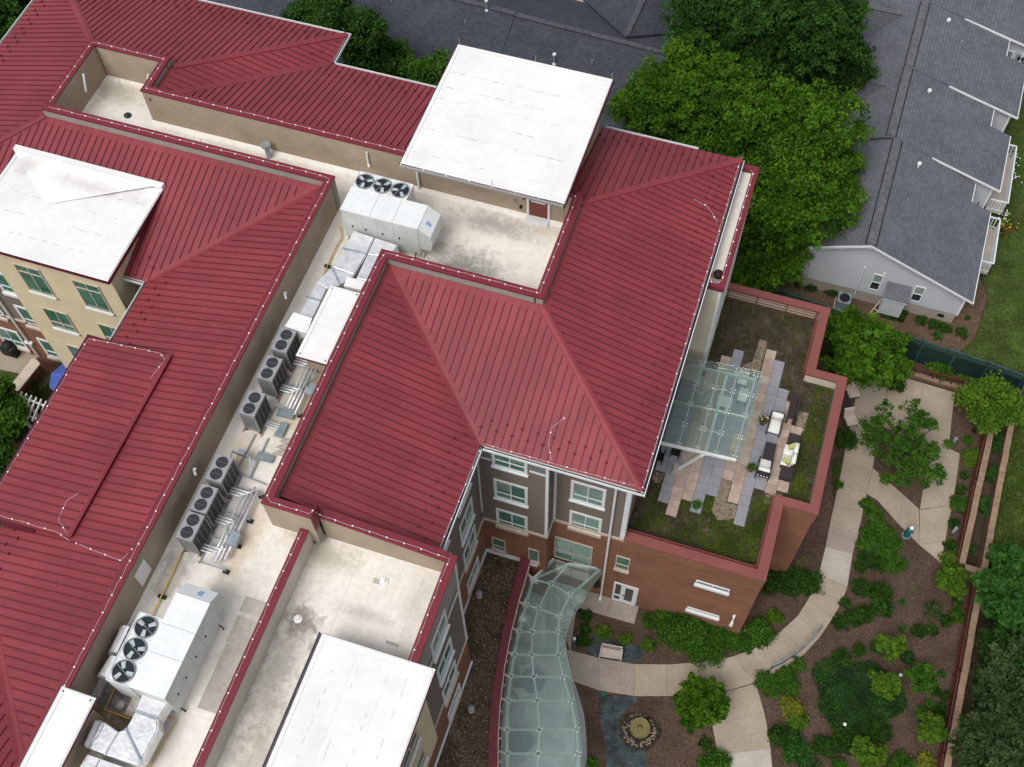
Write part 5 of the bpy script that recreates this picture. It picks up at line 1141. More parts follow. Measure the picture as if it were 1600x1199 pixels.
q = MB(); q.prism(gr, 3.6, 4.1); GR_ = thing('gravel_roof', 'low roof covered in dark brown gravel between the residence and curved wall', 'roof', (-7, 12, 3.6)); q.build('roof_deck', [BALLAST], GR_)
pebbles([(x + .06, y) for x, y in gr[:4]] + [(x - .05, y) for x, y in gr[4:]], 4.10, 5200, .035, [BALLAST, PEB], 'gravel', GR_, 4)
for o in GR_.children:
    if o.name.startswith('gravel'):
        o.location = (7, -12, -3.6); mi = (nr.random(len(o.data.polygons) // 5 + 1) < .2).astype(np.int32); o.data.polygons.foreach_set('material_index', np.repeat(mi, 5)[:len(o.data.polygons)])
q = MB(); q.box(-8.545, -8.46, 13.95, 19.24, 4.1, 4.24); q.box(-8.46, -5.95, 19.14, 19.285, 4.1, 4.24); q.box(-7.415, -7.33, 3, 13.9, 4.1, 4.26); q.build('white_flashing', [TRIM], GR_)
for px, py, lb in ((748, 926, 'white mushroom vent on the dark gravel roof, nearer the brick facade'), (736, 1106, 'white mushroom vent on the dark gravel roof, further from the brick facade')):
    x, y = G(px, py, 4.6); t = thing('mushroom_vent', lb, 'vent', (x, y, 4.1), 'mushroom vents on the gravel roof')
    q = MB(); q.cyl(x, y, 4.1, 4.5, .07, n=10); q.build('stem', [CONDG], t); q = MB(); q.lathe(x, y, [(.05, 4.46), (.17, 4.48), (.17, 4.56), (.1, 4.64), (.001, 4.66)], 14); q.build('cap', [CONDG], t, True)
    q = MB(); q.cyl(x, y, 4.1, 4.16, .15, .1, n=10); q.build('base', [BEIGE], t)
# walkway canopy: stations across it
ST = [((836, 899), (868, 878), (890, 882), (944, 884)), ((829, 920), (858, 913), (891, 930), (918, 902)), ((818, 945), (841.5, 950.6), (874.6, 963.3), (893, 968)), ((811, 986.6), (831.8, 987.4), (870.8, 987.4), (881, 988)), ((803.7, 1023), (830.5, 1023), (872, 1023.5), (884, 1024)), ((798, 1057), (834, 1057), (880, 1058), (893, 1058)), ((794, 1094.6), (839.6, 1094.6), (891.9, 1095), (903, 1095)), ((792, 1140), (843, 1140), (901, 1140), (907, 1140)), ((792.5, 1177.5), (841, 1177.5), (903.4, 1178), (909.5, 1178)), ((793, 1214), (838, 1214), (905, 1214), (912, 1214)), ((794, 1255), (836, 1255), (906, 1255), (913, 1255))]
L1 = [(833, 905), (822, 945), (811, 986.6), (803.7, 1023), (798, 1057), (794, 1094.6), (792, 1140), (792.5, 1177.5), (793, 1214), (794, 1255)]
L2 = [(861, 912.3), (841.5, 950.6), (831.8, 987.4), (830.5, 1023), (834, 1057), (839.6, 1094.6), (843, 1140), (841, 1177.5), (838, 1214), (836, 1255)]
L3 = [(891, 929.6), (874.6, 963.3), (870.8, 987.4), (872, 1023.5), (880, 1058), (891.9, 1095), (901, 1140), (903.4, 1178), (905, 1214), (906, 1255)]
L0 = [(826, 898), (812, 943), (802, 984), (795, 1022), (789.5, 1057), (785, 1094.6), (782.5, 1140), (782, 1177.5), (782, 1214), (783, 1255)]
L4 = [(921, 925), (896, 966), (884, 988), (883.5, 1024), (893, 1059), (899.5, 1095), (906.5, 1140), (909.5, 1178), (911, 1214), (912, 1255)]
ZC = 3.55
WC = thing('walkway_canopy', 'curved glass walkway canopy of green tinted panes on pale steel ribs', 'canopy', (*G(840, 1050, 0), 0))
W = [[np.array(p) for p in Gl(L, ZC)] for L in (L0, L1, L2, L3, L4)]
top = [np.array((-5.55, 19.9)), np.array((-5.3, 20.1)), np.array((-4.55, 20.1)), np.array((-3.4, 20.1)), np.array((-3.25, 20.1))]
top = [np.array(G(845, 881, ZC)), np.array(G(866, 873, ZC)), np.array(G(888, 881, ZC)), np.array(G(938, 889, ZC)), np.array(G(943, 893, ZC))]
for r in range(5): W[r].insert(0, top[r])
def gpane(a, b, c, d):
    cen = (a + b + c + d) / 4; P_ = [tuple(p + (cen - p) * (.012 / max(.05, np.linalg.norm(cen - p)))) for p in (a, b, c, d)]
    q = MB(); q.prism(P_, ZC, ZC + .02); q.build('glass_pane', [CGLASS], WC)
for r in range(4):
    for k in range(len(W[0]) - 1):
        if r == 0 and k == 0: continue
        gpane(W[r][k], W[r + 1][k], W[r + 1][k + 1], W[r][k + 1])
for r in (1, 2, 3):
    for k in range(len(W[0]) - 1):
        q = MB(); a, b = W[r][k], W[r][k + 1]; wd = .14 if r == 1 else .1
        q.beam((*a, ZC - .1), (*b, ZC - .1), wd, .16); q.build('curved_rib', [STEEL], WC)
q = MB()
for k in range(1, len(W[0])):
    a, b = W[1][k], W[3][k]; m_ = W[2][k]
    qq = MB(); qq.beam((*a, ZC - .07), (*m_, ZC - .07), .09, .1); qq.build('cross_rib', [STEEL], WC); qq = MB(); qq.beam((*m_, ZC - .07), (*b, ZC - .07), .09, .1); qq.build('cross_rib', [STEEL], WC)
    for r in (1, 2, 3):
        c = W[r][k]
        for i, j in ((-.09, -.09), (.09, -.09), (-.09, .09), (.09, .09)): q.cyl(c[0] + i, c[1] + j, ZC + .02, ZC + .05, .027, n=8)
stuff(q.build('glass_fitting', [WHITE], WC))
qq = MB(); qq.beam((*top[2], ZC - .08), (*top[3], ZC - .08), .14, .12); qq.beam((*W[1][1], ZC - .08), (*top[2], ZC - .08), .1, .1); qq.build('head_beam', [STEEL], WC)
for k in range(1, len(W[0]) - 1):
    qq = MB(); qq.beam((*(W[0][k] + np.array((-.12, 0))), ZC + .25), (*W[1][k], ZC - .12), .08, .1); qq.build('wall_bracket', [BEIGE], WC)
    a = W[0][k] * .5 + W[0][k + 1] * .5; qq = MB(); qq.beam((a[0] - .16, a[1], ZC + .5), (a[0] + .05, a[1], ZC + .5), .05, .3); qq.build('wall_bracket', [BEIGE], WC)
for k in (2, 5, 8):
    c = W[3][k]; qq = MB(); qq.cyl(c[0], c[1], .05, ZC - .15, .07, n=10); qq.build('post', [STEEL], WC)
# floor under the walkway and furniture seen through the glass
fl_r = [(921, 925), (893, 968), (884, 1000), (886, 1020), (897, 1066), (905, 1090), (912, 1115), (916, 1150), (917, 1199), (919, 1280)]
fr = Gl(fl_r, 0.0); fl_l = [(x + .1, y) for x, y in Gl(WRp, 0.0)]
WF = struct(MB().prism([(-6.5, 20.3)] + [(-6.2, 18)] + [(x, y) for x, y in [(p[0] - .3, p[1]) for p in WR[2:]]] + fr[::-1] + [(-3.2, 20.18)], -.1, .04).build('walkway_floor', [WFLOOR]))
SL2 = mat('grey_stone_slab', (0.27, 0.275, 0.29), .7, .06, 1.5)
for k in range(4, 9):
    a, b = np.array(fr[k]), np.array(fr[k + 1] if k + 1 < len(fr) else fr[k]); q = MB(); q.prism([tuple(a + (-.02, 0)), tuple(b + (-.02, 0)), tuple(b + (-.55, 0)), tuple(a + (-.55, 0))], .041, .052); struct(q.build('edge_slab', [SL2]))
for px, py, a, lb in ((822, 1048, .5, 'pale square garden chair under the walkway glass, upper one'), (815, 1082, .9, 'pale square garden chair under the walkway glass, lower one')):
    x, y = G(px, py, .4); t = thing('garden_chair', lb, 'chair', (x, y, .05), 'chairs under the walkway canopy')
    c, s_ = math.cos(a) * .28, math.sin(a) * .28
    q = MB(); q.obox((x, y, .4), (c, s_, 0), (-s_, c, 0), (0, 0, .05)); q.build('seat', [CUSH], t); q = MB(); q.obox((x - c, y - s_, .65), (c * .12, s_ * .12, 0), (-s_, c, 0), (0, 0, .25)); q.build('backrest', [CUSH], t)
    for i, j in ((-.8, -.8), (.8, -.8), (.8, .8), (-.8, .8)): q = MB(); q.cyl(x + i * c - j * s_, y + i * s_ + j * c, .05, .35, .025, n=6); q.build('leg', [STEEL], t)
for px, py, lb in ((832, 1064, 'round dark table between chairs under the walkway glass'), (813, 1160, 'dark octagonal table under the walkway glass')):
    x, y = G(px, py, .6); t = thing('garden_table', lb, 'table', (x, y, .05), 'tables under the walkway canopy')
    q = MB(); q.cyl(x, y, .66, .72, .62, n=8); q.build('table_top', [SLATE], t); q = MB(); q.cyl(x, y, .05, .66, .08, n=8); q.build('pedestal', [SLATE], t)
# ================================================================== garden ground and paving
mpoly = [(-9, -6), (-6.6, 20.3), (-2, 20.1), (-2.3, 36.5), (1.0, 40.6), G(1290, 497), G(1400, 538), G(1500, 570), G(1568, 600), G(1560, 650), G(1510, 882), G(1538, 902), G(1490, 1150), G(1475, 1290)]
struct(MB().prism(mpoly, -.5, .006).build('mulch_bed', [MULCH]))
house_bed = [(0.5, 40.0), (1.6, 44.5), (11.6, 42.2), (12.3, 46.5), G(1543, 465), G(1522, 530), G(1497, 552), G(1460, 543), G(1385, 512), G(1222, 452)]
struct(MB().prism(house_bed, -.4, .012).build('dry_mulch_bed', [MULCH2]))
lawnp = [(12.4, 47), G(1544, 465), G(1523, 530), G(1497, 553), G(1600, 590), (40, 30), (60, 90), (13.2, 90)]
struct(MB().prism(lawnp, -.4, .018).build('lawn', [LAWN]))
lawn2 = [G(1592, 640), G(1536, 900), G(1560, 905), G(1700, 900), G(1720, 600)]
struct(MB().prism(lawn2, -.4, .02).build('lawn', [LAWN]))
path = bpy.data.objects.new('garden_path', None); COL.objects.link(path); struct(path)
ROOTLOC[path.name] = (0, 0, 0)
def slab(pts, mm, z=.07, gap=.008, zz_=0.0):
    P_ = [np.array(G(x, y, .05)) for x, y in pts]; c = sum(P_) / len(P_)
    P2 = [tuple(p + (c - p) / np.linalg.norm(c - p) * gap) for p in P_]
    o = MB().prism(P2, -.05, z + rnd.uniform(-.003, .003)).build('concrete_slab', [mm], path); return o
Rs = [(896, 1065), (936, 1079), (991, 1088), (1042, 1088), (1085, 1087), (1135, 1080), (1181, 1067), (1207, 1054), (1233, 1041), (1257, 1022), (1281, 996), (1301, 966), (1316, 940), (1324, 917), (1332, 866), (1341, 835), (1348, 800), (1354, 772), (1363, 735), (1369, 700), (1375, 665), (1384, 626)]
Ls = [(886, 1015), (935, 1028), (991, 1038), (1042, 1038.5), (1095, 1035), (1122, 1031), (1145, 1026), (1170, 1017), (1197, 1005), (1222, 985), (1247, 962), (1262, 938), (1272, 918), (1279, 898), (1290, 854), (1296, 822), (1303, 790), (1310, 758), (1317, 722), (1323, 690), (1330, 660), (1339, 610)]
cyc = [CONC3, CONC3, CONC, CONC, CONC, CONC, CONC, CONC, CONC, CONC, CONC, CONC, CONC, CONC2, CONC3, CONC, CONC, CONC, CONC, CONC, CONC]
for k in range(len(Rs) - 1):
    # long edges are bowed so that the path curves smoothly
    slab([Ls[k], Rs[k], Rs[k + 1], Ls[k + 1]], cyc[k])
bl = [(1135, 1081), (1113, 1135), (1118, 1160), (1121, 1180), (1125, 1216), (1128, 1290)]; br = [(1181, 1068), (1194, 1112.5), (1200, 1142), (1204, 1170), (1208, 1216), (1212, 1290)]
for k in range(5): slab([bl[k], br[k], br[k + 1], bl[k + 1]], CONC2 if k > 2 else CONC)
up_ = [(1364, 732), (1381, 747), (1410, 772), (1436, 796)]; lw = [(1354, 772), (1370, 781), (1405, 820), (1437, 852)]
for k in range(3): slab([up_[k], lw[k], lw[k + 1], up_[k + 1]], CONC)
for P_ in ([(1391, 584), (1442, 599), (1437, 648), (1384, 627)], [(1442, 599), (1492, 614), (1487, 655), (1437, 648)], [(1384, 627), (1437, 648), (1434, 690), (1403, 677), (1376, 665)], [(1437, 648), (1487, 655), (1482, 701), (1434, 690)], [(1456, 695), (1482, 701), (1500, 709), (1495, 745), (1447, 737)], [(1447, 737), (1495, 745), (1488, 790), (1437, 796)], [(1437, 797), (1488, 790), (1482, 815), (1477, 845), (1437, 852)], [(1437, 852), (1477, 845), (1470, 879)], [(1316, 600), (1390, 585), (1384, 626), (1339, 610)]):
    slab(P_, CONC)
slab([(920, 922), (960, 934), (945, 962.5), (900, 949)], CONC3); slab([(960, 934), (999, 945), (991, 975.5), (945, 962.5)], CONC3)
slab([(893, 966), (921, 925), (920, 922), (900, 949), (898, 970), (891, 1018), (885, 1000)], CONC3)
# blue-grey gravel round the bench and below the fountain
bed(Gl([(925, 993), (950, 996), (962, 1002), (982, 1009), (1004, 1010), (1003, 1036), (972, 1035), (940, 1029), (917, 1022)], 0), .03, SLATEGRAVEL, 'slate_gravel')
bed(Gl([(936, 1086), (997, 1090), (995, 1098), (975, 1113), (973, 1138), (985, 1158), (1008, 1168), (1013, 1250), (950, 1250), (946, 1163), (936, 1118)], 0), .03, SLATEGRAVEL, 'slate_gravel')
for P_ in ([(925, 993), (962, 1002), (1004, 1010), (1003, 1036), (940, 1029), (917, 1022)], [(936, 1086), (997, 1090), (975, 1113), (973, 1138), (985, 1158), (1008, 1168), (1013, 1200), (950, 1200), (946, 1163), (936, 1118)]):
    pebbles(Gl(P_, 0), .03, 700, .035, [SLATEGRAVEL], 'gravel', None, 4)
# scattered bark chips so that the mulch has relief
def chips(P_, n, mm, nm):
    xs = [p[0] for p in P_]; ys = [p[1] for p in P_]; X = nr.uniform(min(xs), max(xs), n * 2); Y = nr.uniform(min(ys), max(ys), n * 2); k = inpoly_np(X, Y, P_); X, Y = X[k][:n], Y[k][:n]
    o = bpy.data.objects.new(nm, leafmesh(nm, np.stack([X, Y, np.full(len(X), .02) + nr.uniform(0, .03, len(X))], 1), .045, mm, 1.2, asp=.4)); COL.objects.link(o); stuff(o)
LF_CHIP = leafmat('bark_chip', (0.050, 0.034, 0.026), (0.135, 0.093, 0.070), 0.0)
chips(Gl([(860, 900), (1000, 905), (1200, 960), (1330, 640), (1520, 600), (1568, 640), (1500, 1199), (1100, 1250), (900, 1250)], 0), 42000, LF_CHIP, 'bark_chip')
LF_CHIP2 = leafmat('dry_bark_chip', (0.075, 0.047, 0.03), (0.185, 0.125, 0.08), 0.0)
chips(house_bed, 9000, LF_CHIP2, 'bark_chip')
patch('lawn_grass', [p for p in lawnp[:5]] + [(24, 34), (24, 75), (13.2, 75)], 60000, .06, .07, LF_GRASS, .02, .5, .72, .1, .25, soft=.6)
patch('lawn_grass', lawn2, 14000, .07, .1, LF_GRASS, .02, .9, .6, .1, .3, soft=.5)
patch('rough_grass', [G(1545, 905), G(1600, 905), G(1640, 1260), G(1490, 1260)], 9000, .1, .2, LF_OLIVE, -.02, .8, .55, .1, .3)
patch('rough_grass', Gl([(1385, 478), (1420, 488), (1410, 505), (1375, 497)], 0), 2600, .07, .15, LF_DARK, .01, 2, .7, .1, .3)

# ================================================================== garden furniture and small things
t = thing('garden_bench', 'pale slatted timber bench on the blue grey gravel', 'bench', (*G(955, 1021), 0))
A_, B_, C_, D_ = [np.array(G(x, y, .45)) for x, y in ((940, 1011), (972, 1017), (970, 1031), (937, 1026))]
for k in range(8):
    s0 = (k + .1) / 8; s1 = (k + .85) / 8; q = MB(); q.prism([tuple(A_ + (D_ - A_) * s0), tuple(B_ + (C_ - B_) * s0), tuple(B_ + (C_ - B_) * s1), tuple(A_ + (D_ - A_) * s1)], .42, .455); q.build('seat_slat', [BENCH], t)
bk = (B_ - A_); bn = np.array((-bk[1], bk[0])) / np.linalg.norm(bk)
for k in range(11):
    p = A_ + bk * (k + .5) / 11 + bn * .03; q = MB(); q.box(p[0] - .03, p[0] + .03, p[1] - .012, p[1] + .012, .47, .84); q.build('back_slat', [BENCH], t)
q = MB(); q.beam((*(A_ + bn * .03), .86), (*(B_ + bn * .03), .86), .05, .06); q.build('top_rail', [BENCH], t)
for a, b in ((A_, D_), (B_, C_)):
    q = MB(); q.beam((*(a + bn * .02), .62), (*b, .62), .06, .04); q.build('armrest', [BENCH], t)
    for p in (a, b): q = MB(); q.box(p[0] - .03, p[0] + .03, p[1] - .03, p[1] + .03, .03, .62); q.build('leg', [BENCH], t)
fx, fy = G(1000, 1138, .5)
t = thing('stone_fountain', 'round stone fountain basin ringed by dark wet pebbles', 'fountain', (fx, fy, 0))
q = MB(); q.lathe(fx, fy, [(.25, .0), (.2, .3), (.34, .42), (.47, .5), (.49, .56), (.46, .57), (.44, .53), (.14, .5), (.001, .5)], 28); q.build('basin', [WATERT], t, True)
q = MB(); q.cyl(fx, fy, .49, .535, .435, n=28); wt_ = mat('fountain_water', (0.16, 0.14, 0.045), .12, .1, 4, .5); q.build('basin_water', [wt_], t)
q = MB(); q.lathe(fx, fy, [(.1, .536), (.12, .6), (.06, .66), (.001, .67)], 12); q.build('spout', [WATERT], t, True)
DKST = mat('wet_dark_soil', (0.022, 0.018, 0.012), .8, .2, 5, fine=.4)
q = MB(); q.prism([(fx + (1.0 + .12 * math.sin(3 * a)) * math.cos(a), fy - .05 + (.95 + .1 * math.cos(2 * a)) * math.sin(a)) for a in [k * .2618 for k in range(24)]], -.02, .045); stuff(q.build('wet_soil', [DKST]))
q = MB()
for k in range(300):
    a = rnd.random() * 6.283; r = rnd.uniform(.52, .80); s_ = rnd.uniform(.025, .055); q.ball((fx + r * math.cos(a), fy + r * math.sin(a), .06 + .02 * rnd.random()), s_, 6, 3, rnd.randrange(3), .6)
stuff(q.build('pebble_ring', [PEB, STONE, DKST]))
def post(name, label, px, py, zt, r, mm, cap=None, cat='post', grp=None):
    x, y = G(px, py, 0); t = thing(name, label, cat, (x, y, 0), grp)
    q = MB(); q.cyl(x, y, 0, zt, r, r * .9, 12); q.build('shaft', [mm], t, True)
    q = MB(); q.lathe(x, y, [(r * 1.15, zt), (r * 1.2, zt + .06), (r * .5, zt + .12), (.001, zt + .13)], 12); q.build('cap', [cap or mm], t, True)
    return t
post('bollard_light', 'dark bollard light in the mulch by the paved notch', 1486, 697, .85, .085, SLATE, None, 'light', 'garden bollard lights'); post('bollard_light', 'dark bollard light in the mulch beside a round shrub', 1486, 836, .85, .085, SLATE, None, 'light', 'garden bollard lights')
x, y = G(1415, 838, 0); t = thing('garden_statue', 'small teal garden figure with pale head on the diagonal path', 'statue', (x, y, .07))
q = MB(); q.lathe(x, y, [(.16, .07), (.17, .25), (.12, .4), (.15, .6), (.17, .75), (.1, .9), (.001, .92)], 12); q.build('body', [TEAL], t, True)
q = MB(); q.ball((x + .03, y + .03, 1.02), .11, 10, 6); q.build('head', [WHITE], t, True); q = MB(); q.cyl(x, y, .06, .12, .22, n=10); q.build('base', [SLATE], t)
q = MB(); q.tube([(x + .12, y, .72), (x + .22, y + .05, .5)], .045, 6); q.build('arm', [TEAL], t)
x, y = G(942, 1085); q = MB(); q.cyl(x, y, .0, .07, .12, n=14); q.cyl(x, y, .07, .09, .09, n=12); tag(q.build('valve_cover', [TEAL]), 'round teal valve cover at the edge of the concrete path', 'valve cover')
for px, py, lb in ((1407, 1055, 'white globe garden light at the rim of the blue green ground cover'), (1320, 1132, 'white globe garden light within the blue green ground cover')):
    x, y = G(px, py, .4); t = thing('globe_light', lb, 'light', (x, y, 0), 'globe garden lights'); q = MB(); q.cyl(x, y, 0, .36, .03, n=8); q.build('stem', [SLATE], t); q = MB(); q.ball((x, y, .42), .09, 10, 6); q.build('globe', [WHITE], t, True)
x, y = G(903, 1003); post('bollard_light', 'dark bollard light in the narrow bed beside the walkway', 897, 1003, .5, .07, SLATE, WHITE, 'light')
# curved handrail along the outer edge of the path
t = thing('curved_handrail', 'dark blue grey handrail curving along the outer edge of the path', 'handrail', (*G(1240, 1040), 0))
HP = [(1205, 1052), (1222, 1044), (1240, 1032), (1256, 1019), (1271, 1003), (1282, 990)]
for z in (.45, .7, .92):
    q = MB(); q.tube([(*G(x - 3, y - 3, 0), z) for x, y in HP], .035 if z > .9 else .025, 7); q.build('rail', [GFENCE2 if z < .9 else SLATE], t, True)
for x, y in HP[::2] + [HP[-1]]:
    X, Y = G(x - 3, y - 3); q = MB(); q.cyl(X, Y, .05, .92, .03, n=8); q.build('post', [GFENCE2], t)
# deck chairs against the annex
for (px, py), lb in (((1333, 614), 'beige garden chair against the annex wall, upper of two'), ((1330, 658), 'beige garden chair against the annex wall, lower of two')):
    x, y = G(px, py, .4); t = thing('lounge_chair', lb, 'chair', (x, y, .07), 'beige garden chairs by the annex')
    c, s_ = math.cos(.5), math.sin(.5)
    q = MB(); q.obox((x, y, .42), (.3 * c, .3 * s_, 0), (-.28 * s_, .28 * c, 0), (0, 0, .06)); q.build('seat_cushion', [BEIGE], t)
    q = MB(); q.obox((x - .3 * c * .9 - .0, y + .28, .72), (.28 * c, .28 * s_, 0), (-.06 * s_, .06 * c, 0.02), (-.05, .08, .3)); q.build('back_cushion', [BEIGE], t)
    for i, j in ((-1, -1), (1, -1), (1, 1), (-1, 1)): q = MB(); q.cyl(x + (i * c - j * s_) * .25, y + (i * s_ + j * c) * .24, .07, .36, .02, n=6); q.build('leg', [WICK], t)
x, y = G(1322, 636, .5); t = thing('wicker_side_table', 'dark narrow table between the two beige garden chairs', 'table', (x, y, .07)); q = MB(); q.box(x - .2, x + .2, y - .5, y + .5, .45, .5); q.build('table_top', [WICK], t)
for i in (-.17, .17):
    for j in (-.46, .46): q = MB(); q.box(x + i - .02, x + i + .02, y + j - .02, y + j + .02, .07, .45); q.build('leg', [WICK], t)

# ================================================================== retaining walls with caps, railings
def capwall(name, label, pts, zt, wd=.3, step=.62, rail=True, side=-1, rl=None):
    P_ = [np.array(G(x, y, zt)) for x, y in pts]; t = thing(name, label, 'wall', (*P_[0], 0), 'retaining walls of the garden'); g = 'wall'
    for k in range(len(P_) - 1):
        a, b = P_[k], P_[k + 1]; d = b - a; L = np.linalg.norm(d); d /= L; nn = np.array((-d[1], d[0]))
        q = MB(); q.obox((*((a + b) / 2), (zt - .12) / 2 - .2), (*(d * L / 2), 0), (*(nn * (wd / 2 - .03)), 0), (0, 0, (zt - .12) / 2 + .2)); q.build('block_wall', [BLOCKW], t)
        n = max(1, round(L / step))
        for j in range(n):
            c = a + d * L * (j + .5) / n; v = rnd.uniform(-.012, .012)
            q = MB(); q.obox((*(c + nn * v), zt - .06), (*(d * (L / n / 2 - .006)), 0), (*(nn * wd / 2), 0), (0, 0, .06)); q.build('cap_stone', [BLOCKT], t)
    if rail: 
        R_ = thing('garden_railing', rl, 'railing', (*P_[0], 0), 'rust red railings of the garden')
        for k in range(len(P_) - 1):
            a, b = P_[k], P_[k + 1]; d = b - a; L = np.linalg.norm(d); d /= L; nn = np.array((-d[1], d[0])) * side
            a = a + nn * .28; b = b + nn * .28
            for z in (.25, .95): q = MB(); q.beam((*a, z), (*b, z), .05, .05); q.build('rail', [BFENCE], R_)
            n = max(2, round(L / 1.6))
            for j in range(n + 1): p = a + (b - a) * j / n; q = MB(); q.box(p[0] - .035, p[0] + .035, p[1] - .035, p[1] + .035, 0, 1.05); q.build('post', [BFENCE], R_)
            q = MB(); nb = int(L / .13)
            for j in range(nb): p = a + (b - a) * (j + .5) / nb; q.box(p[0] - .011, p[0] + .011, p[1] - .011, p[1] + .011, .27, .93)
            stuff(q.build('baluster', [BFENCE], R_))
capwall('retaining_wall', 'inner tan block retaining wall beside the shrub bed', [(1555, 648), (1532, 752), (1504, 880)], .9, rl='rust red railing in front of the inner block wall', side=-1)
capwall('retaining_wall', 'outer tan block retaining wall beside the lawn', [(1584, 646), (1560, 770), (1536, 898)], 1.1, rail=False)
capwall('retaining_wall', 'short tan block cross wall joining the inner and outer walls', [(1508, 886), (1532, 893)], .9, rail=False)
capwall('retaining_wall', 'single tan block retaining wall running to the lower edge', [(1534, 902), (1508, 1050), (1484, 1180), (1466, 1290)], 1.0, rl='rust red railing in front of the single block wall', side=-1)
capwall('retaining_wall', 'short tan block end wall by the green fence', [(1574, 643), (1586, 646)], 1.1, rail=False)
R_ = thing('garden_railing', 'rust red railing along the top of the concrete plaza', 'railing', (*G(1395, 580), 0), 'rust red railings of the garden')
a, b = np.array(G(1396, 580)), np.array(G(1512, 613))
for z in (.25, .95): q = MB(); q.beam((*a, z), (*b, z), .05, .05); q.build('rail', [BFENCE], R_)
for j in range(5): p = a + (b - a) * j / 4; q = MB(); q.box(p[0] - .035, p[0] + .035, p[1] - .035, p[1] + .035, 0, 1.05); q.build('post', [BFENCE], R_)
q = MB()
for j in range(30): p = a + (b - a) * (j + .5) / 30; q.box(p[0] - .011, p[0] + .011, p[1] - .011, p[1] + .011, .27, .93)
stuff(q.build('baluster', [BFENCE], R_))
capwall('retaining_wall', 'low tan kerb wall behind the plaza railing', [(1390, 572), (1450, 590), (1520, 610)], .35, wd=.25, rail=False)

# ================================================================== dark green privacy fence
FT = 2.1
fp = [(1040, 398), (1140, 430), (1225, 456), (1287, 477), (1320, 490), (1390, 515), (1445, 534), (1495, 550), (1547, 567), (1603, 588)]
FP = [np.array(G(x, y, FT)) for x, y in fp]
GF = thing('green_fence', 'dark green privacy fence with lattice top between garden and grey houses', 'fence', (*FP[4], 0))
def fence_run(P_, t):
    for k in range(len(P_) - 1):
        a, b = P_[k], P_[k + 1]; d = b - a; L = np.linalg.norm(d); d /= L; n = max(1, round(L / .16))
        for j in range(n):
            c = a + d * L * (j + .5) / n; q = MB(); q.obox((*c, .85), (*(d * (L / n / 2 - .004)), 0), (-d[1] * .012, d[0] * .012, 0), (0, 0, .8)); q.build('board', [GFENCE], t)
        for z, h in ((FT, .05), (1.68, .04), (.3, .05)): q = MB(); q.beam((*a, z), (*b, z), .09 if z == FT else .05, h); q.build('rail', [GFENCE2 if z > 2 else GFENCE], t)
        q = MB(); n = int(L / .12)
        for j in range(n):
            c = a + d * L * j / n; e = a + d * L * min(1, (j + 2.4) / n); q.beam((*c, 1.72), (*e, 2.06), .015, .02); q.beam((*e, 1.715), (*c, 2.055), .015, .02)
        stuff(q.build('lattice', [GFENCE2], t))
    for p in P_: q = MB(); q.box(p[0] - .06, p[0] + .06, p[1] - .06, p[1] + .06, 0, FT + .06); q.box(p[0] - .08, p[0] + .08, p[1] - .08, p[1] + .08, FT + .061, FT + .1); q.build('post', [GFENCE2], t)
fence_run(FP, GF)
GF2 = thing('green_fence', 'short return of the dark green fence at the photo edge beside the retaining walls', 'fence', (*FP[-1], 0))
fence_run([FP[-1] + np.array((.1, -.15)), np.array(G(1588, 628, FT))], GF2)
# ================================================================== trees and shrubs
def sprays(lobes, n, spread, per=46, low=-.3, fill=.22, **kw):
    """leaves in tufts: each lobe (cx, cy, cz, rx, ry, rz) carries tufts on its shell, every tuft a small cloud of leaves with a tone of its own"""
    w_ = np.array([l[3] * l[4] + l[3] * l[5] for l in lobes]); w_ = w_ / w_.sum(); out = []; tn = []
    for l, f in zip(lobes, w_):
        m_ = max(4, int(n * f * (1 - fill) / per)); d = nr.normal(size=(m_, 3)); d /= np.linalg.norm(d, axis=1)[:, None]; d[:, 2] = np.where(d[:, 2] < low, -d[:, 2], d[:, 2])
        r = nr.uniform(.62, 1.08, m_)
        c = d * r[:, None] * np.array(l[3:6]) + np.array(l[:3])
        t0 = np.clip(nr.normal(.45, .24, m_), 0, 1); ts = spread * nr.uniform(.6, 1.35, m_)
        e = nr.normal(size=(m_ * per, 3)); e /= np.linalg.norm(e, axis=1)[:, None]; e *= (nr.uniform(0, 1, m_ * per) ** .45)[:, None]; e *= np.array((1.15, 1.15, .62))
        out.append(np.repeat(c, per, 0) + e * np.repeat(ts, per)[:, None]); tn.append(np.repeat(t0, per) + nr.normal(0, .14, m_ * per))
        k = int(n * f * fill); d = nr.normal(size=(k, 3)); d /= np.linalg.norm(d, axis=1)[:, None]; d[:, 2] = np.abs(d[:, 2]) - .25
        out.append(d * (nr.uniform(0, .8, k) ** .5)[:, None] * np.array(l[3:6]) + np.array(l[:3])); tn.append(nr.uniform(0, .6, k))
    return np.concatenate(out), np.concatenate(tn)
def crown(par, lobes, n, leaf, mm, spread=.22, **kw):
    P_, t_ = sprays(lobes, n, spread, **kw); P_[:, 2] = np.maximum(P_[:, 2], .03)
    o = bpy.data.objects.new('crown', leafmesh('crown', P_, leaf, mm, .5, t_)); COL.objects.link(o); put(o, par); return o
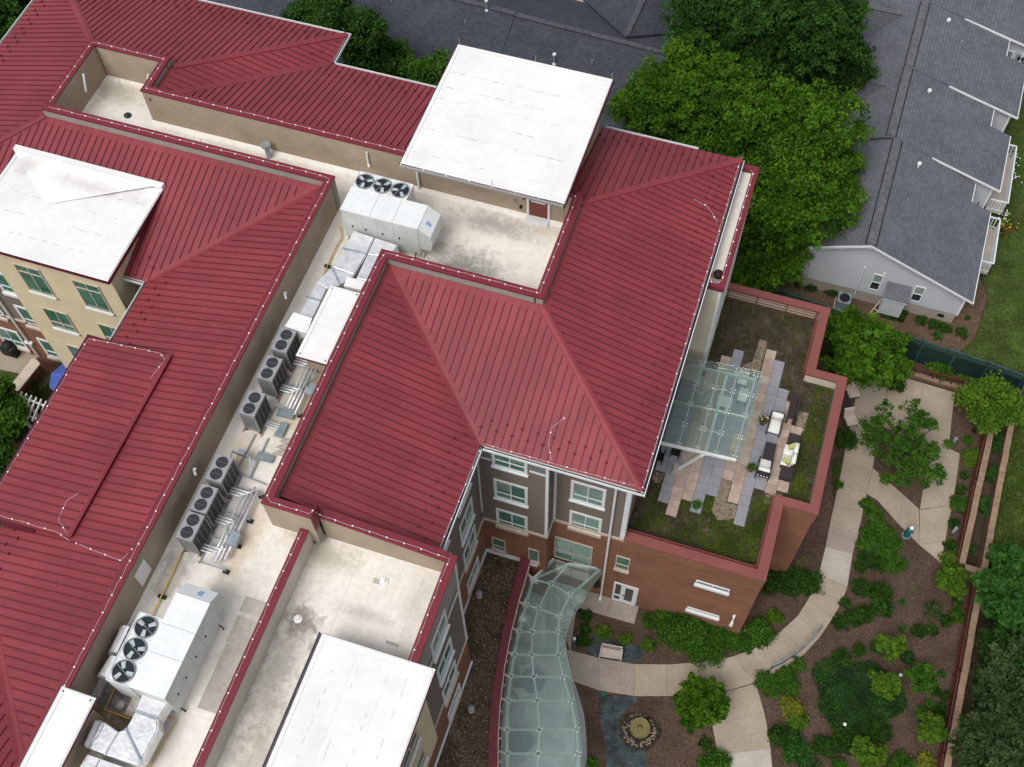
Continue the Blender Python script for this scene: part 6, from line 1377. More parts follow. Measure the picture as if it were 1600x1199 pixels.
def tree(name, label, x, y, h, R, mm, n, leaf, nl=9, trunk=None, group=None, flat=.75, spread=.38, cz=None, z0=0.0, extra=None, sparse=1.0, rr=(.38, .58)):
    t = thing(name, label, 'tree', (x, y, z0), group)
    cz_ = cz if cz else h - R * flat
    lobes = [(x, y, cz_, R * .62, R * .62, R * flat * .8)]
    for k in range(nl):
        a = 2.4 * k + rnd.uniform(-.4, .4); q = R * rnd.uniform(.38, .8); r = R * rnd.uniform(*rr)
        lobes.append((x + q * math.cos(a), y + q * math.sin(a), cz_ + R * flat * rnd.uniform(-.4, .75) * (1 - q / R * .4), r, r, r * flat))
    for k in range(int(nl * 1.9)):      # stray branch ends that break the outline
        a = rnd.random() * 6.283; e = rnd.uniform(-.25, .5); q = R * rnd.uniform(.80, 1.12); r = R * rnd.uniform(.09, .22)
        lobes.append((x + q * math.cos(a), y + q * math.sin(a), cz_ + R * flat * e, r * 1.2, r * 1.2, r))
    if extra: lobes += extra
    crown(t, lobes, n, leaf, mm, spread)
    tr = trunk or R * .045 + .05
    q = MB(); q.tube([(x, y, z0), (x + .05, y, z0 + (cz_ - z0) * .5), (x - .05, y + .05, cz_), (x, y, cz_ + R * .3)], [tr, tr * .8, tr * .6, tr * .25], 8); q.build('trunk', [BARK], t, True)
    for k in range(min(nl, 7)):
        l = lobes[k + 1]; zb = z0 + (cz_ - z0) * rnd.uniform(.6, .95); q = MB(); q.tube([(x, y, zb), ((x + l[0]) / 2, (y + l[1]) / 2, (zb + l[2]) / 2 + .1), (l[0], l[1], l[2])], [tr * .45, tr * .3, tr * .1], 6); q.build('limb', [BARK], t, True)
    return t
def TP(px, py, z): return G(px, py, z)
# the big trees between residence and grey houses
x, y = TP(1085, 200, 6.5); tree('maple_tree', 'large bright green maple right behind the red roof beside the white penthouse', x, y, 10.5, 4.2, LF_MAPLE, 62100, .10, 13, flat=.85, cz=6.3)
x, y = TP(1215, 270, 6.0); tree('maple_tree', 'large bright green maple reaching over the east bay and grey house', x, y, 10.0, 4.3, LF_MAPLE, 62100, .10, 13, flat=.85, cz=5.8)
x, y = TP(1178, 395, 3.2); tree('maple_tree', 'lower bright green maple in front of the grey gable', x, y, 5.8, 2.45, LF_MAPLE, 27000, .10, 9, flat=.85, cz=3.2)
x, y = TP(1240, 45, 7.5); tree('dark_tree', 'dark green tree behind the maples at the top beside the grey roof ridge', x, y, 11.5, 3.9, LF_DARK, 45900, .10, 12, flat=.9, cz=7)
x, y = TP(1130, 40, 6.5); tree('dark_tree', 'dark green tree at the top between the dark roof and the maples', x, y, 10, 3.4, LF_DARK, 32400, .10, 11, flat=.9, cz=6.2)
x, y = TP(1285, 105, 5.5); tree('dark_tree', 'dark green tree overhanging the left slope of the grey house', x, y, 8.5, 2.5, LF_DARK, 21600, .10, 9, flat=.9, cz=5.2)
x, y = TP(1160, 130, 5.0); tree('dark_tree', 'mid green tree filling the gap between the maples', x, y, 8.5, 3.0, LF_MID, 27000, .10, 9, flat=.85, cz=5.2)
x, y = TP(528, 62, 7); tree('dark_tree', 'tall dark tree rising beyond the jog in the red roof', x, y, 10.5, 2.5, LF_DARK, 29700, .10, 11, flat=1.2, cz=7, rr=(.4, .6))
x, y = TP(500, 20, 7); tree('dark_tree', 'dark tree at the top edge beyond the red roof', x, y, 9.5, 1.9, LF_DARK, 16200, .10, 8, flat=1.1, cz=6.6)
x, y = TP(603, 103, 5); tree('round_tree', 'small green tree between the red roof and the dark shingle roof', x, y, 6.5, 1.25, LF_MID, 9000, .1, 7, flat=1.1, cz=5)
x, y = TP(672, 122, 5); tree('round_tree', 'small green tree tucked beside the white penthouse roof', x, y, 6.3, 1.2, LF_MID, 9000, .1, 7, flat=1.1, cz=5)
x, y = TP(8, 30, 6); tree('dark_tree', 'dark green tree in the top left corner', x, y, 9, 2.9, LF_DARK, 21600, .10, 9, flat=.9, cz=6)
# west court
x, y = TP(-6, 650, 6.5); tree('bushy_tree', 'bright leafy tree at the left edge below the patio wall', x, y, 8.0, 1.25, LF_MID, 10000, .11, 8, flat=.9, z0=3, cz=6.6)
x, y = TP(2, 735, 6); tree('bushy_tree', 'dark leafy tree at the left edge beside the dormer roof', x, y, 7.4, 1.2, LF_DARK, 10000, .11, 8, flat=.9, z0=3, cz=6)
# garden trees
x, y = TP(1345, 550, 2.6); tree('garden_maple', 'spreading bright green tree between the annex and the green fence', x, y, 4.6, 2.1, LF_MAPLE, 22000, .10, 11, flat=.75, cz=2.7, spread=.2, extra=[(x + 1.5, y + .3, 2.6, .9, .9, .6), (x - .9, y + 1.1, 2.9, .8, .8, .6), (x + .6, y - .9, 2.3, .8, .8, .6)])
x, y = TP(1415, 700, 2.2); tree('airy_tree', 'open branched green tree in the diamond shaped bed', x, y, 4.0, 2.05, LF_MID, 13000, .065, 16, flat=.8, cz=2.2, spread=.16, rr=(.16, .30))
x, y = TP(1545, 640, 2.4); tree('garden_maple', 'bright green tree at the plaza corner by the retaining walls', x, y, 4.2, 1.35, LF_LIME, 12000, .09, 9, flat=.85, cz=2.5)
x, y = TP(1095, 1098, 1.6); tree('round_tree', 'small dense green tree beside the path junction', x, y, 2.9, 1.05, LF_MAPLE, 11000, .08, 9, flat=.85, cz=1.7, spread=.12)
x, y = TP(1592, 925, 2.6); tree('pinnate_tree', 'blue green feathery tree beyond the single retaining wall', x, y, 5, 1.9, LF_BLUE, 12000, .12, 8, flat=.8, cz=2.8, spread=.25)
x, y = TP(1598, 1010, 2.0); tree('dark_tree', 'dark tree in the shade beyond the single retaining wall', x, y, 4, 1.9, LF_DARK, 10000, .1, 8, flat=.8, cz=2)
x, y = TP(1562, 1160, 2.4); tree('grey_green_tree', 'grey green willow like tree against the single retaining wall', x, y, 4.6, 1.9, LF_OLIVE, 18000, .085, 9, flat=.85, cz=2.4, spread=.2)
x, y = TP(1605, 1085, 2.6); tree('grey_green_tree', 'grey green tree at the right edge near the bottom', x, y, 5, 2.0, LF_OLIVE, 16000, .085, 9, flat=.85, cz=2.8, spread=.2)
x, y = TP(1558, 1075, 1.2); tree('grey_green_tree', 'low grey green bushy tree close behind the single retaining wall', x, y, 2.6, 1.0, LF_OLIVE, 7000, .08, 7, flat=.8, cz=1.2, spread=.15)
x, y = TP(1380, 1070, 1.0); tree('small_tree', 'slim lime green sapling within the blue green ground cover', x, y, 1.9, .62, LF_LIME, 4200, .06, 6, flat=.8, cz=1.1, spread=.1)
x, y = TP(1388, 1012, 1.0); tree('small_tree', 'lime green leaning sapling above the blue green ground cover', x, y, 2.1, .62, LF_LIME, 3400, .06, 6, flat=.8, cz=1.2, spread=.1)
x, y = TP(1357, 1178, .9); tree('small_tree', 'round lime green small tree at the lower edge', x, y, 1.9, .68, LF_LIME, 5200, .06, 6, flat=.9, cz=1.0, spread=.1)
x, y = TP(1440, 1062, .8); tree('small_tree', 'broad green small tree right of the ground cover near the wall', x, y, 1.7, .66, LF_MID, 4600, .065, 6, flat=.8, cz=.9, spread=.1)
x, y = TP(1452, 1142, .8); tree('small_tree', 'yellow green small tree on mulch near the single wall', x, y, 1.8, .6, LF_LIME, 4200, .065, 6, flat=.8, cz=1.0, spread=.1)
x, y = TP(1487, 912, .9); tree('small_tree', 'olive lime small tree where the retaining walls meet', x, y, 1.9, .68, LF_LIME, 4600, .06, 6, flat=.8, cz=1.0, spread=.1)
# shrubs
def shrub(label, px, py, r, mm, h=1.0, leaf=.05, name='shrub', grp=None, n=None, dens=1.0, z0=0.0):
    R = r / 29.0; hz = R * .75 * h; x, y = G(px, py, z0 + hz * .8); t = thing(name, label, 'shrub', (x, y, z0), grp)
    lobes = [(x, y, z0 + hz * .55, R * .75, R * .75, hz * .8)]
    for k in range(5): a = 1.257 * k + rnd.random(); q = R * .5; lobes.append((x + q * math.cos(a), y + q * math.sin(a), z0 + hz * rnd.uniform(.35, .65), R * .48, R * .48, hz * .6))
    N = n or int(min(9000, max(420, 7000 * R * R / (leaf / .05) ** 2)) * dens)
    crown(t, lobes, N, leaf, mm, R * .26 + .02, per=26, low=-.1)
    q = MB(); q.tube([(x, y, z0), (x, y, z0 + hz * .6)], [.03, .015], 5); q.build('stem', [BARK], t); return t
D, Mm, Li, Bl, Ol, Ye = LF_DARK, LF_MID, LF_LIME, LF_BLUE, LF_OLIVE, LF_YEL
SH = [
 # bed between walkway, patio and path
 (916, 961, 10, D, 'dark rounded shrub in the corner under the concrete patio'), (914, 984, 8, D, 'dark rounded shrub midway down the strip beside the walkway glass'), (912, 1001, 11, D, 'dark rounded shrub beside the blue grey gravel, near the walkway'),
 (942, 987, 12, Li, 'lime green shrub just above the slatted bench'), (977, 999, 10, Li, 'lime green shrub at the upper right of the slatted bench'), (1012, 1009, 11, Li, 'lime green shrub at the right end of the bench gravel'), (1015, 971, 13, Mm, 'leafy mid green shrub below the patio door wall'),
 (1072, 985, 38, Mm, 'biggest dark leafy bush against the brick annex under the slot window'), (1102, 1008, 30, Mm, 'leafy bush leaning onto the path below the slot window'), (1046, 972, 22, Mm, 'leafy bush at the left side of the big bush by the brick annex'), (1128, 990, 26, Mm, 'leafy bush between the big bush and the wall lamp'), (1157, 1006, 17, Mm, 'rounded bush beneath the lower corner of the brick annex'), (1187, 988, 22, Mm, 'broad bush right of the annex corner above the path'), (1211, 964, 13, Li, 'yellow green shrub between annex corner and curving path'),
 (1205, 908, 20, D, 'dark green shrub tucked in the notch of the brick annex'), (1236, 905, 24, D, 'dense dark green shrub at the foot of the brick annex side'), (1265, 910, 20, D, 'dense dark green shrub spilling onto the curved path by the annex'),
 (1322, 685, 19, D, 'spiky dark green shrub at the foot of the annex bump'), (1308, 735, 8, Mm, 'tiny green plant in the narrow bed beside the annex'), (1310, 757, 7, Mm, 'small weedy plant lower in the narrow bed beside the annex'),
 # centre island
 (925, 1195, 9, Li, 'small lime plant at the bottom near the walkway'), (1102, 1162, 9, D, 'small dark ball shrub below the junction tree'), (1118, 1192, 21, Mm, 'leafy green bush at the lower edge beside the path'), (1195, 1065, 15, Mm, 'grassy green shrub in the inner angle of the path junction'),
 # hedge along the diagonal path
 (1356, 788, 12, Mm, 'hedge'), (1364, 803, 14, Mm, 'hedge'), (1373, 820, 16, Mm, 'hedge'), (1386, 836, 16, Mm, 'hedge'), (1356, 832, 12, Mm, 'hedge'), (1349, 850, 11, Mm, 'hedge'), (1366, 852, 15, Mm, 'hedge'), (1384, 862, 15, Mm, 'hedge'), (1398, 852, 13, Mm, 'hedge'), (1352, 871, 12, D, 'hedge2'), (1372, 879, 15, D, 'hedge2'), (1393, 883, 14, Mm, 'hedge2'), (1407, 880, 12, Mm, 'hedge2'), (1345, 885, 11, D, 'hedge2'),
 (1346, 918, 15, D, 'dark mounded shrub at the top of the cluster right of the path'), (1376, 925, 17, D, 'big dark mounded shrub at the upper right of the path cluster'), (1378, 947, 18, D, 'big dark mounded shrub at the lower right of the path cluster'), (1322, 942, 10, D, 'dark ball shrub closest to the path in its cluster'), (1352, 959, 14, D, 'dark ball shrub second from the lower end of its cluster'), (1333, 966, 14, D, 'dark ball shrub in the middle lower row of the path cluster'), (1312, 974, 12, D, 'dark ball shrub at the lower end of the path cluster'),
 (1457, 953, 13, Ol, 'sparse olive shrub above the twin ball shrubs'), (1497, 961, 12, Mm, 'rounded green shrub against the railing above the twin ball shrubs'), (1478, 970, 10, D, 'dark rounded shrub between the olive shrub and the railing'), (1435, 986, 12, D, 'left one of twin dark ball shrubs on the open mulch'), (1455, 984, 10, D, 'right one of twin dark ball shrubs on the open mulch'), (1495, 939, 10, D, 'small dark shrub under the olive lime tree'), (1410, 941, 5, Bl, 'tiny blue green plant alone on mulch, upper one'), (1410, 981, 5, Bl, 'tiny blue green plant alone on mulch, lower one'),
 (1369, 1011, 10, D, 'dark shrub at the foot of the leaning sapling'), (1342, 1016, 11, D, 'dark ball shrub upper of the pair left of the leaning sapling'), (1315, 1027, 13, D, 'dark ball shrub lower of the pair left of the leaning sapling'), (1288, 1040, 9, Ol, 'small olive shrub beside the lower ball shrub'), (1248, 1039, 11, Mm, 'green shrub outside the curved handrail'), (1228, 1056, 15, Mm, 'leafy green shrub under the end of the curved handrail'), (1208, 1072, 16, Mm, 'leafy green shrub at the path edge below the handrail'), (1235, 1072, 14, Mm, 'leafy green shrub set back from the path below the handrail'), (1417, 1027, 11, D, 'dark shrub at the upper right rim of the ground cover'),
 (1460, 1078, 9, D, 'small dark shrub beneath the broad green small tree'), (1472, 1053, 5, Bl, 'tiny blue green plant near the railing'), (1480, 1090, 10, D, 'round dark shrub against the railing, upper of two'), (1471, 1110, 11, D, 'round dark shrub against the railing, lower of two'), (1453, 1100, 7, Mm, 'small green shrub left of the two round shrubs by the railing'), (1444, 1116, 12, Mm, 'green shrub below the small one by the railing'), (1470, 1138, 9, D, 'dark shrub behind the yellow green small tree'),
 (1237, 1105, 17, Ye, 'yellow flowering shrub left of the ground cover, upper of two'), (1245, 1124, 16, Li, 'white tipped lime shrub left of the ground cover, lower of two'), (1219, 1150, 16, D, 'dark low shrub beside the path under the yellow shrubs'), (1240, 1145, 11, D, 'dark low shrub right under the yellow shrubs'), (1246, 1172, 21, Bl, 'pale blue green leafy shrub near the bottom of the path'), (1375, 1142, 17, D, 'dark dome shrub at the lower right of the ground cover'), (1342, 1148, 16, D, 'dark shrub at the lower rim of the ground cover, right'), (1320, 1162, 16, D, 'dark shrub at the lower rim of the ground cover, middle'), (1290, 1165, 17, D, 'dark shrub at the lower rim of the ground cover, left'),
 (1447, 1189, 12, Ye, 'yellow flowered plant near the bottom right of the garden'), (1410, 1197, 20, Mm, 'green shrub at the bottom edge below the yellow flowers'), (1265, 1195, 14, Ol, 'olive shrub at the bottom edge right of the path'), (1310, 1196, 11, Mm, 'small green shrub at the bottom edge beside the round lime tree'),
 # strip along the inner railing
 (1512, 688, 8, Mm, 'small green shrub in the strip by the upper bollard light'), (1518, 715, 16, Li, 'lime green shrub in the strip below the upper bollard light'), (1507, 742, 8, D, 'dark little shrub under the lime one in the strip'), (1502, 765, 9, D, 'dark little shrub above the broad shrub in the strip'), (1500, 789, 16, Mm, 'broad green shrub in the strip beside the plaza'), (1491, 818, 10, D, 'dark green shrub just above the lower bollard light'), (1485, 852, 10, D, 'dark ball shrub just below the lower bollard light'), (1490, 880, 20, Li, 'olive lime shrub at the lower tip of the plaza'),
 (1565, 692, 16, Bl, 'blue green ball shrub between the retaining walls, topmost'), (1555, 743, 16, Bl, 'blue green ball shrub between the retaining walls, second from top'), (1542, 792, 15, Bl, 'blue green ball shrub between the retaining walls, third from top'), (1519, 858, 7, Bl, 'smallest blue green shrub at the foot of the space between walls'),
 # house side
 (1300, 455, 11, D, 'dark shrub left of the air conditioner by the white house'), (1268, 447, 11, D, 'dark shrub under the left end of the white gable'), (1248, 440, 10, D, 'dark shrub at the far left of the white gable'), (1440, 500, 10, D, 'dark shrub left of three under the foundation vent'), (1459, 507, 11, D, 'dark shrub middle of three under the foundation vent'), (1477, 512, 11, D, 'dark shrub right of three under the foundation vent'), (1465, 524, 9, Bl, 'low pale green plant in front of the foundation shrubs'), (1503, 519, 10, D, 'dark ball shrub at the white house corner'), (1512, 497, 4, D, 'tiny plant right of the white house corner'),
 (1470, 577, 22, Mm, 'big round green shrub in front of the green fence'), (1532, 592, 14, Mm, 'green shrub at the right end of the green fence'), (1575, 880, 32, Bl, 'feathery blue green shrub beside the lawn'), (1400, 600, 15, D, 'dark shrub under the spreading tree by the plaza'), (1310, 590, 16, D, 'dark shrub between annex notch and spreading tree'), (1505, 590, 10, Li, 'small yellow green shrub behind the plaza railing'), (85, 560, 0, D, None),
]
hl = {'hedge': ('green hedge shrub in the wedge between the two paths', 'hedge shrubs in the path wedge'), 'hedge2': ('dark hedge shrub along the lower side of the path wedge', 'dark hedge shrubs below the path wedge')}
hq = {'hedge': ['topmost one', 'upper left one', 'upper middle one', 'upper right one', 'middle left one', 'lowest left one', 'centre one', 'right of centre one', 'far right one'], 'hedge2': ['left one', 'middle one', 'right of middle one', 'far right one', 'lowest one']}
for px, py, r, mm, lb in SH:
    if not lb: continue
    if lb in hl: shrub(hl[lb][0] + ', ' + hq[lb].pop(0), px, py, r, mm, name='hedge_shrub', grp=hl[lb][1])
    else: shrub(lb, px, py, r, mm, leaf=.045 if r < 18 else .06, grp='garden shrubs')
# ground cover: the big blue-green disc and herbs
cx, cy = G(1338, 1092)
GCP = [(cx + (2.05 + .3 * math.sin(3 * a) + .18 * math.sin(7 * a + 1)) * math.cos(a), cy + (2.1 + .25 * math.cos(2 * a) + .15 * math.sin(6 * a)) * math.sin(a)) for a in [k * .1745 for k in range(36)]]
patch('ground_cover', GCP, 30000, .045, .28, LF_COVER, .01, 1.7, .8, .5, .4, soft=.5); patch('ground_cover', GCP, 7000, .05, .34, LF_MID, .01, 1.1, .35, .5, .4, soft=.25); patch('ground_cover', GCP, 1800, .05, .36, LF_LIME, .01, 2.3, .16, .5, .4, soft=.15)
patch('herb', Gl([(1395, 905), (1440, 900), (1450, 930), (1400, 960)], 0), 260, .04, .15, LF_MID, .01, 3, .3)
patch('ground_cover', Gl([(1295, 1128), (1320, 1120), (1340, 1140), (1300, 1160)], 0), 900, .05, .3, LF_MID, .01, 2, .6)
patch('herb', Gl([(1240, 880), (1280, 850), (1285, 905), (1250, 900)], 0), 260, .05, .12, LF_YEL, .01, 3, .4)
patch('herb', Gl([(1300, 690), (1322, 640), (1316, 720), (1300, 800)], 0), 700, .05, .25, LF_DARK, .01, 3, .4)
patch('undergrowth', Gl([(1250, 520), (1300, 505), (1400, 575), (1310, 600)], 0), 5000, .07, .5, LF_DARK, .01, 1.2, .7)
patch('undergrowth', [G(1552, 905), G(1610, 900), G(1660, 1260), G(1500, 1260)], 9000, .09, .7, LF_DARK, 0, .7, .5)
patch('undergrowth', [(-5, 37), (1, 41), (3, 60), (-12, 60), (-20, 40)], 26000, .13, 1.2, LF_DARK, 0, .6, .6)
# ================================================================== white sided house with grey shingle roof
HS = thing('white_house', 'long white sided house with stepped grey shingle roofs', 'house', (6, 50, 0))
rx = lambda y, o=0.0: 5.72 + o + .026 * (y - 42)
def sk(P_): return [(x + .026 * (y - 42), y) for x, y in P_]
def roofslab(P_, x0, z0, sl, th=.12, name='roof', fas=True, mats=None):
    """P_ in house axes (x at y = 42); slope sl away from x0"""
    zf = lambda x, y: z0 - sl * abs(x - .026 * (y - 42) - x0)
    o = MB().prism(sk(P_), lambda x, y: zf(x, y) - th, zf, 0).build(name, mats or [SHING], HS); return zf, o
secs = [(5.72, 41.62, 49.6, 11.95, 2.75, 48.2, 10.72), (5.3, 49.62, 55.4, 12.15, 3.15, 54.0, 10.85), (5.3, 55.42, 61.3, 12.3, 3.35, 59.9, 10.9), (5.3, 61.32, 69, 12.45, 3.5, 69, 12.45)]
ro = []
for k, (x0, y0, y1, xe, ze_, yn, xn) in enumerate(secs):
    z0 = 5.42; sl = (z0 - ze_) / (xe - x0)
    P_ = [(x0, y0), (xe, y0), (xe, yn), (xn, yn), (xn, y1), (x0, y1)] if xn < xe else [(x0, y0), (xe, y0), (xe, y1), (x0, y1)]
    zf, o = roofslab(P_, x0, z0, sl); ro.append(o)
    roofslab([(x0 - 6.4, y0), (x0, y0), (x0, y1), (x0 - 6.4, y1)], x0, z0, .43)
    # white fascias: eave, rake, notch
    def fas(a, b, zz_=zf): 
        (xa, ya), (xb, yb) = sk([a])[0], sk([b])[0]; q = MB(); q.beam((xa, ya, zz_(xa, ya) - .06), (xb, yb, zz_(xb, yb) - .06), .045, .13); q.build('fascia', [TRIM], HS)
    fas((xe + .04, y0), (xe + .04, yn))
    if xn < xe: fas((xn + .04, yn), (xn + .04, y1)); 
    fas((x0 if k == 0 else x0 + 2.6, y0 - .03), (xe + .07, y0 - .03))
    if k == 0: roofslab([(x0 - 6.4, y0 - .05), (x0, y0 - .05), (x0, y0), (x0 - 6.4, y0)], x0, z0 - .02, .43, .17, 'rake_board', mats=[TRIM])
    # wall below
    P2 = [(x0 - 6.1, y0 + .3), (x0, y0 + .3), (xe - .35, y0 + .3), (xe - .35, min(yn, y1) - .02), (x0 - 6.1, min(yn, y1) - .02)]
    wz = lambda x, y: min(z0 - sl * (x - .026 * (y - 42) - x0), z0 - .43 * (x0 - x + .026 * (y - 42))) - .13
    q = MB(); q.prism(sk(P2), .9, wz); q.build('siding_wall', [SIDING], HS); q = MB(); P3 = [(x + (.03 if x < x0 else -.03), y + .03 if y < y0 + 1 else y) for x, y in P2]; q.prism(sk(P3), 0, .9); q.build('foundation_wall', [FOUND], HS)
    q = MB(); P4 = sk([(xe - .41, y0 + .24), (xe - .29, y0 + .24), (xe - .29, y0 + .36), (xe - .41, y0 + .36)]); q.prism(P4, .9, wz(*P4[0]) - .02); q.build('corner_board', [TRIM], HS)
    # ridge vent
    for j in range(int((y1 - y0) / .9)):
        ya, yb = y0 + .1 + j * .9, y0 + .1 + (j + 1) * .9 - .012; q = MB()
        A_, B_, C_, D_ = sk([(x0 - .24, ya), (x0 + .24, ya), (x0 + .24, yb), (x0 - .24, yb)]); m1, m2 = sk([(x0, ya)])[0], sk([(x0, yb)])[0]
        zt = z0 + .06
        q.v += [(*A_, zt - .10), (*m1, zt), (*B_, zt - .10), (*D_, zt - .10), (*m2, zt), (*C_, zt - .10), (*A_, zt - .15), (*B_, zt - .15), (*D_, zt - .15), (*C_, zt - .15)]
        for f_ in ((0, 1, 4, 3), (1, 2, 5, 4), (0, 6, 7, 2, 1), (6, 0, 3, 8), (2, 7, 9, 5)): q.f.append(f_); q.m.append(0)
        q.build('ridge_cap', [SHCAP], HS)
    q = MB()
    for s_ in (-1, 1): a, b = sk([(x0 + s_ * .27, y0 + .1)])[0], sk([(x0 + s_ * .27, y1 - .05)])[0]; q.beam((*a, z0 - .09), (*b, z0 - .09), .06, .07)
    q.build('vent_gap_shade', [BLACK], HS)  # black strips stand in for the shadow gap under the ridge caps
SHING_SHADED = brickmat('shaded_shingle', (0.105, 0.112, 0.126), (0.082, 0.088, 0.1), (0.045, 0.048, 0.054), 0.24, 0.145, 0.016, bump=0.7, vscale=2.4, big=0.10)  # darker shingle copy: shade on the near cross slopes put into its colour
def crossgable(yc, xr, xl, hw, zr=4.98):
    P_ = sk([(xr, yc), (xl, yc), (xl, yc - hw)]); sl = .43
    # near and far slopes, running into the main slope at a valley
    for s_ in (-1, 1):
        a, b = sk([(xr, yc)])[0], sk([(xl, yc)])[0]; c, d = sk([(xl, yc + s_ * hw)])[0], sk([(xr - hw, yc + s_ * hw)])[0]
        q = MB(); up_ = .03; f_ = [(*a, zr + up_), (*b, zr + up_), (*c, zr - sl * hw + up_), (*sk([(xr - hw, yc + s_ * hw)])[0], zr - sl * hw + up_)]
        q.face(f_ if s_ < 0 else f_[::-1]); q.face([(x, y, z - .1) for x, y, z in (f_[::-1] if s_ < 0 else f_)]); q.build('cross_roof', [SHING_SHADED if s_ < 0 else SHING], HS)
    q = MB(); a, b = sk([(xr - .1, yc)])[0], sk([(xl, yc)])[0]; q.beam((*a, zr + .05), (*b, zr + .05), .34, .06); q.build('ridge_cap', [SHCAP], HS)
    q = MB(); P_ = sk([(xl + .2, yc - hw + .3), (xl + .2, yc + hw - .3), (xr - hw, yc + hw - .3), (xr - hw, yc - hw + .3)]); q.prism(P_, 1.5, 3.3); q.build('siding_wall', [SIDING], HS)
crossgable(60.2, 4.75, -2.5, 3.6); crossgable(54.0, 4.75, -2.0, 3.1); crossgable(44.9, 4.9, -1.0, 1.6, 5.04)
# gable end: windows, bump-out, vents, pipe
def gy(x): return 41.92 - .026 * (x - 5.72) * 0
yw = 41.915
def hwin(x0, x1, z0, z1, y=yw, par=HS):
    f = MB(); t = .07
    for a, b, c, d in ((x0, x0 + t, z0, z1), (x1 - t, x1, z0, z1), (x0 + t, x1 - t, z1 - t, z1), (x0 + t, x1 - t, z0, z0 + t), (x0 + t, x1 - t, (z0 + z1) / 2 - .035, (z0 + z1) / 2 + .035)): f.box(a, b, y - .05, y - .002, c, d)
    o = f.build('window', [TRIM], par); q = MB(); q.box(x0 + t, x1 - t, y - .02, y - .003, z0 + t, (z0 + z1) / 2 - .035); sub(q, 'lower_pane', [GLASSD], o); q = MB(); q.box(x0 + t, x1 - t, y - .022, y - .003, (z0 + z1) / 2 + .035, z1 - t); sub(q, 'upper_pane', [BLIND], o)
hwin(6.5, 7.08, 1.35, 2.8); hwin(8.84, 9.44, 1.25, 2.64)
q = MB(); q.box(7.42, 8.62, 41.15, 41.9, .35, 1.95); q.build('bump_out_wall', [SIDING], HS)
q = MB(); q.prism([(7.34, 41.05), (8.7, 41.05), (8.7, 41.91), (7.34, 41.91)], lambda x, y: 1.9 + .6 * (y - 41.05) - .07, lambda x, y: 1.9 + .6 * (y - 41.05), 1, 0); q.build('bump_out_roof', [SHING, TRIM], HS)
q = MB(); q.lathe(5.63, 41.9, [(.001, 4.9)], 3) if False else None
q = MB(); q.v = [(5.62 + .27 * math.cos(t), 41.885, 4.93 + .2 * math.sin(t)) for t in [k * .3142 for k in range(20)]]; q.f = [tuple(range(20))]; q.m = [0]; q.build('gable_vent', [TRIM], HS)
for x, z in ((2.58, 2.6), (10.83, .54)): q = MB(); q.box(x - .17, x + .17, 41.86, 41.93, z - .1, z + .1); q.build('wall_vent', [BLACK], HS)
q = MB(); q.tube([(5.9, 41.85, 3.2), (5.93, 41.83, 1.2), (5.95, 41.8, .3)], .03, 6); q.ball((5.9, 41.82, 3.22), .06); q.build('riser_pipe', [TRIM], HS); q = MB(); q.ball((7.0, 41.85, 3.05), .07); q.build('wall_light', [TRIM], HS)
# far units: wall window and blue door, deck railings
y4 = 61.62; o_ = .026 * (y4 - 42)
hwin(11.0 + o_, 11.55 + o_, 1.3, 2.75, y4 - .005)
q = MB(); q.box(11.75 + o_, 12.6 + o_, y4 - .05, y4 - .002, .3, 2.6); d_ = q.build('blue_door', [SLATE], HS)
q = MB()
for i in range(3):
    for j in range(5): q.box(11.87 + o_ + i * .22, 12.05 + o_ + i * .22, y4 - .065, y4 - .051, .55 + j * .4, .85 + j * .4)
sub(q, 'door_pane', [GLASSD], d_)
# roof vents
for (px, py), kind in (((1480, 38), 1), ((1503, 65), 0), ((1450, 148), 1), ((1440, 175), 0), ((1434, 262), 1), ((1418, 312), 0)):
    x, y = G(px, py, 4.75); z = 4.55; q = MB(); q.cyl(x, y, z, z + (.5 if kind else .28), .06, n=8)
    if kind: q.cyl(x, y, z + .5, z + .6, .13, .11, 10)
    q.build('roof_vent', [TRIM if kind else GALV], HS)
# decks beyond the notches
def deckrail(x0, x1, y0, y1, z, lab):
    t = thing('deck', lab, 'deck', (x0, y0, 0), 'white railed decks of the house'); q = MB(); q.box(x0, x1, y0, y1, z - .15, z); q.build('deck_floor', [CONC2], t)
    for a, b in (((x0, y0), (x1, y0)), ((x1, y0), (x1, y1)), ((x0, y1), (x1, y1))):
        a = np.array(a); b = np.array(b); q = MB(); q.beam((*a, z + .95), (*b, z + .95), .08, .06); q.beam((*a, z + .15), (*b, z + .15), .05, .05); q.build('rail', [TRIM], t)
        n = max(2, int(np.linalg.norm(b - a) / .16))
        for j in range(n + 1): p = a + (b - a) * j / n; q = MB(); q.box(p[0] - .025, p[0] + .025, p[1] - .025, p[1] + .025, z, z + .92); q.build('picket', [TRIM], t)
deckrail(11.6, 13.0, 45.6, 48.95, .6, 'white railed deck beside the nearest house unit'); deckrail(12.3, 13.3, 50.3, 54.9, .6, 'white railed deck along the second house unit'); deckrail(11.4, 13.3, 60.2, 61.5, 1.0, 'white picketed deck below the blue door')
x, y = 11.45, 48.95; t = thing('patio_umbrella', 'folded dark red umbrella on the deck of the nearest unit', 'umbrella', (x, y, .6)); q = MB(); q.cyl(x, y, .6, 1.3, .02, n=6); q.build('pole', [TRIM], t); q = MB(); q.cyl(x, y, 1.3, 2.6, .12, .03, 8); q.build('canopy', [REDBIT], t)
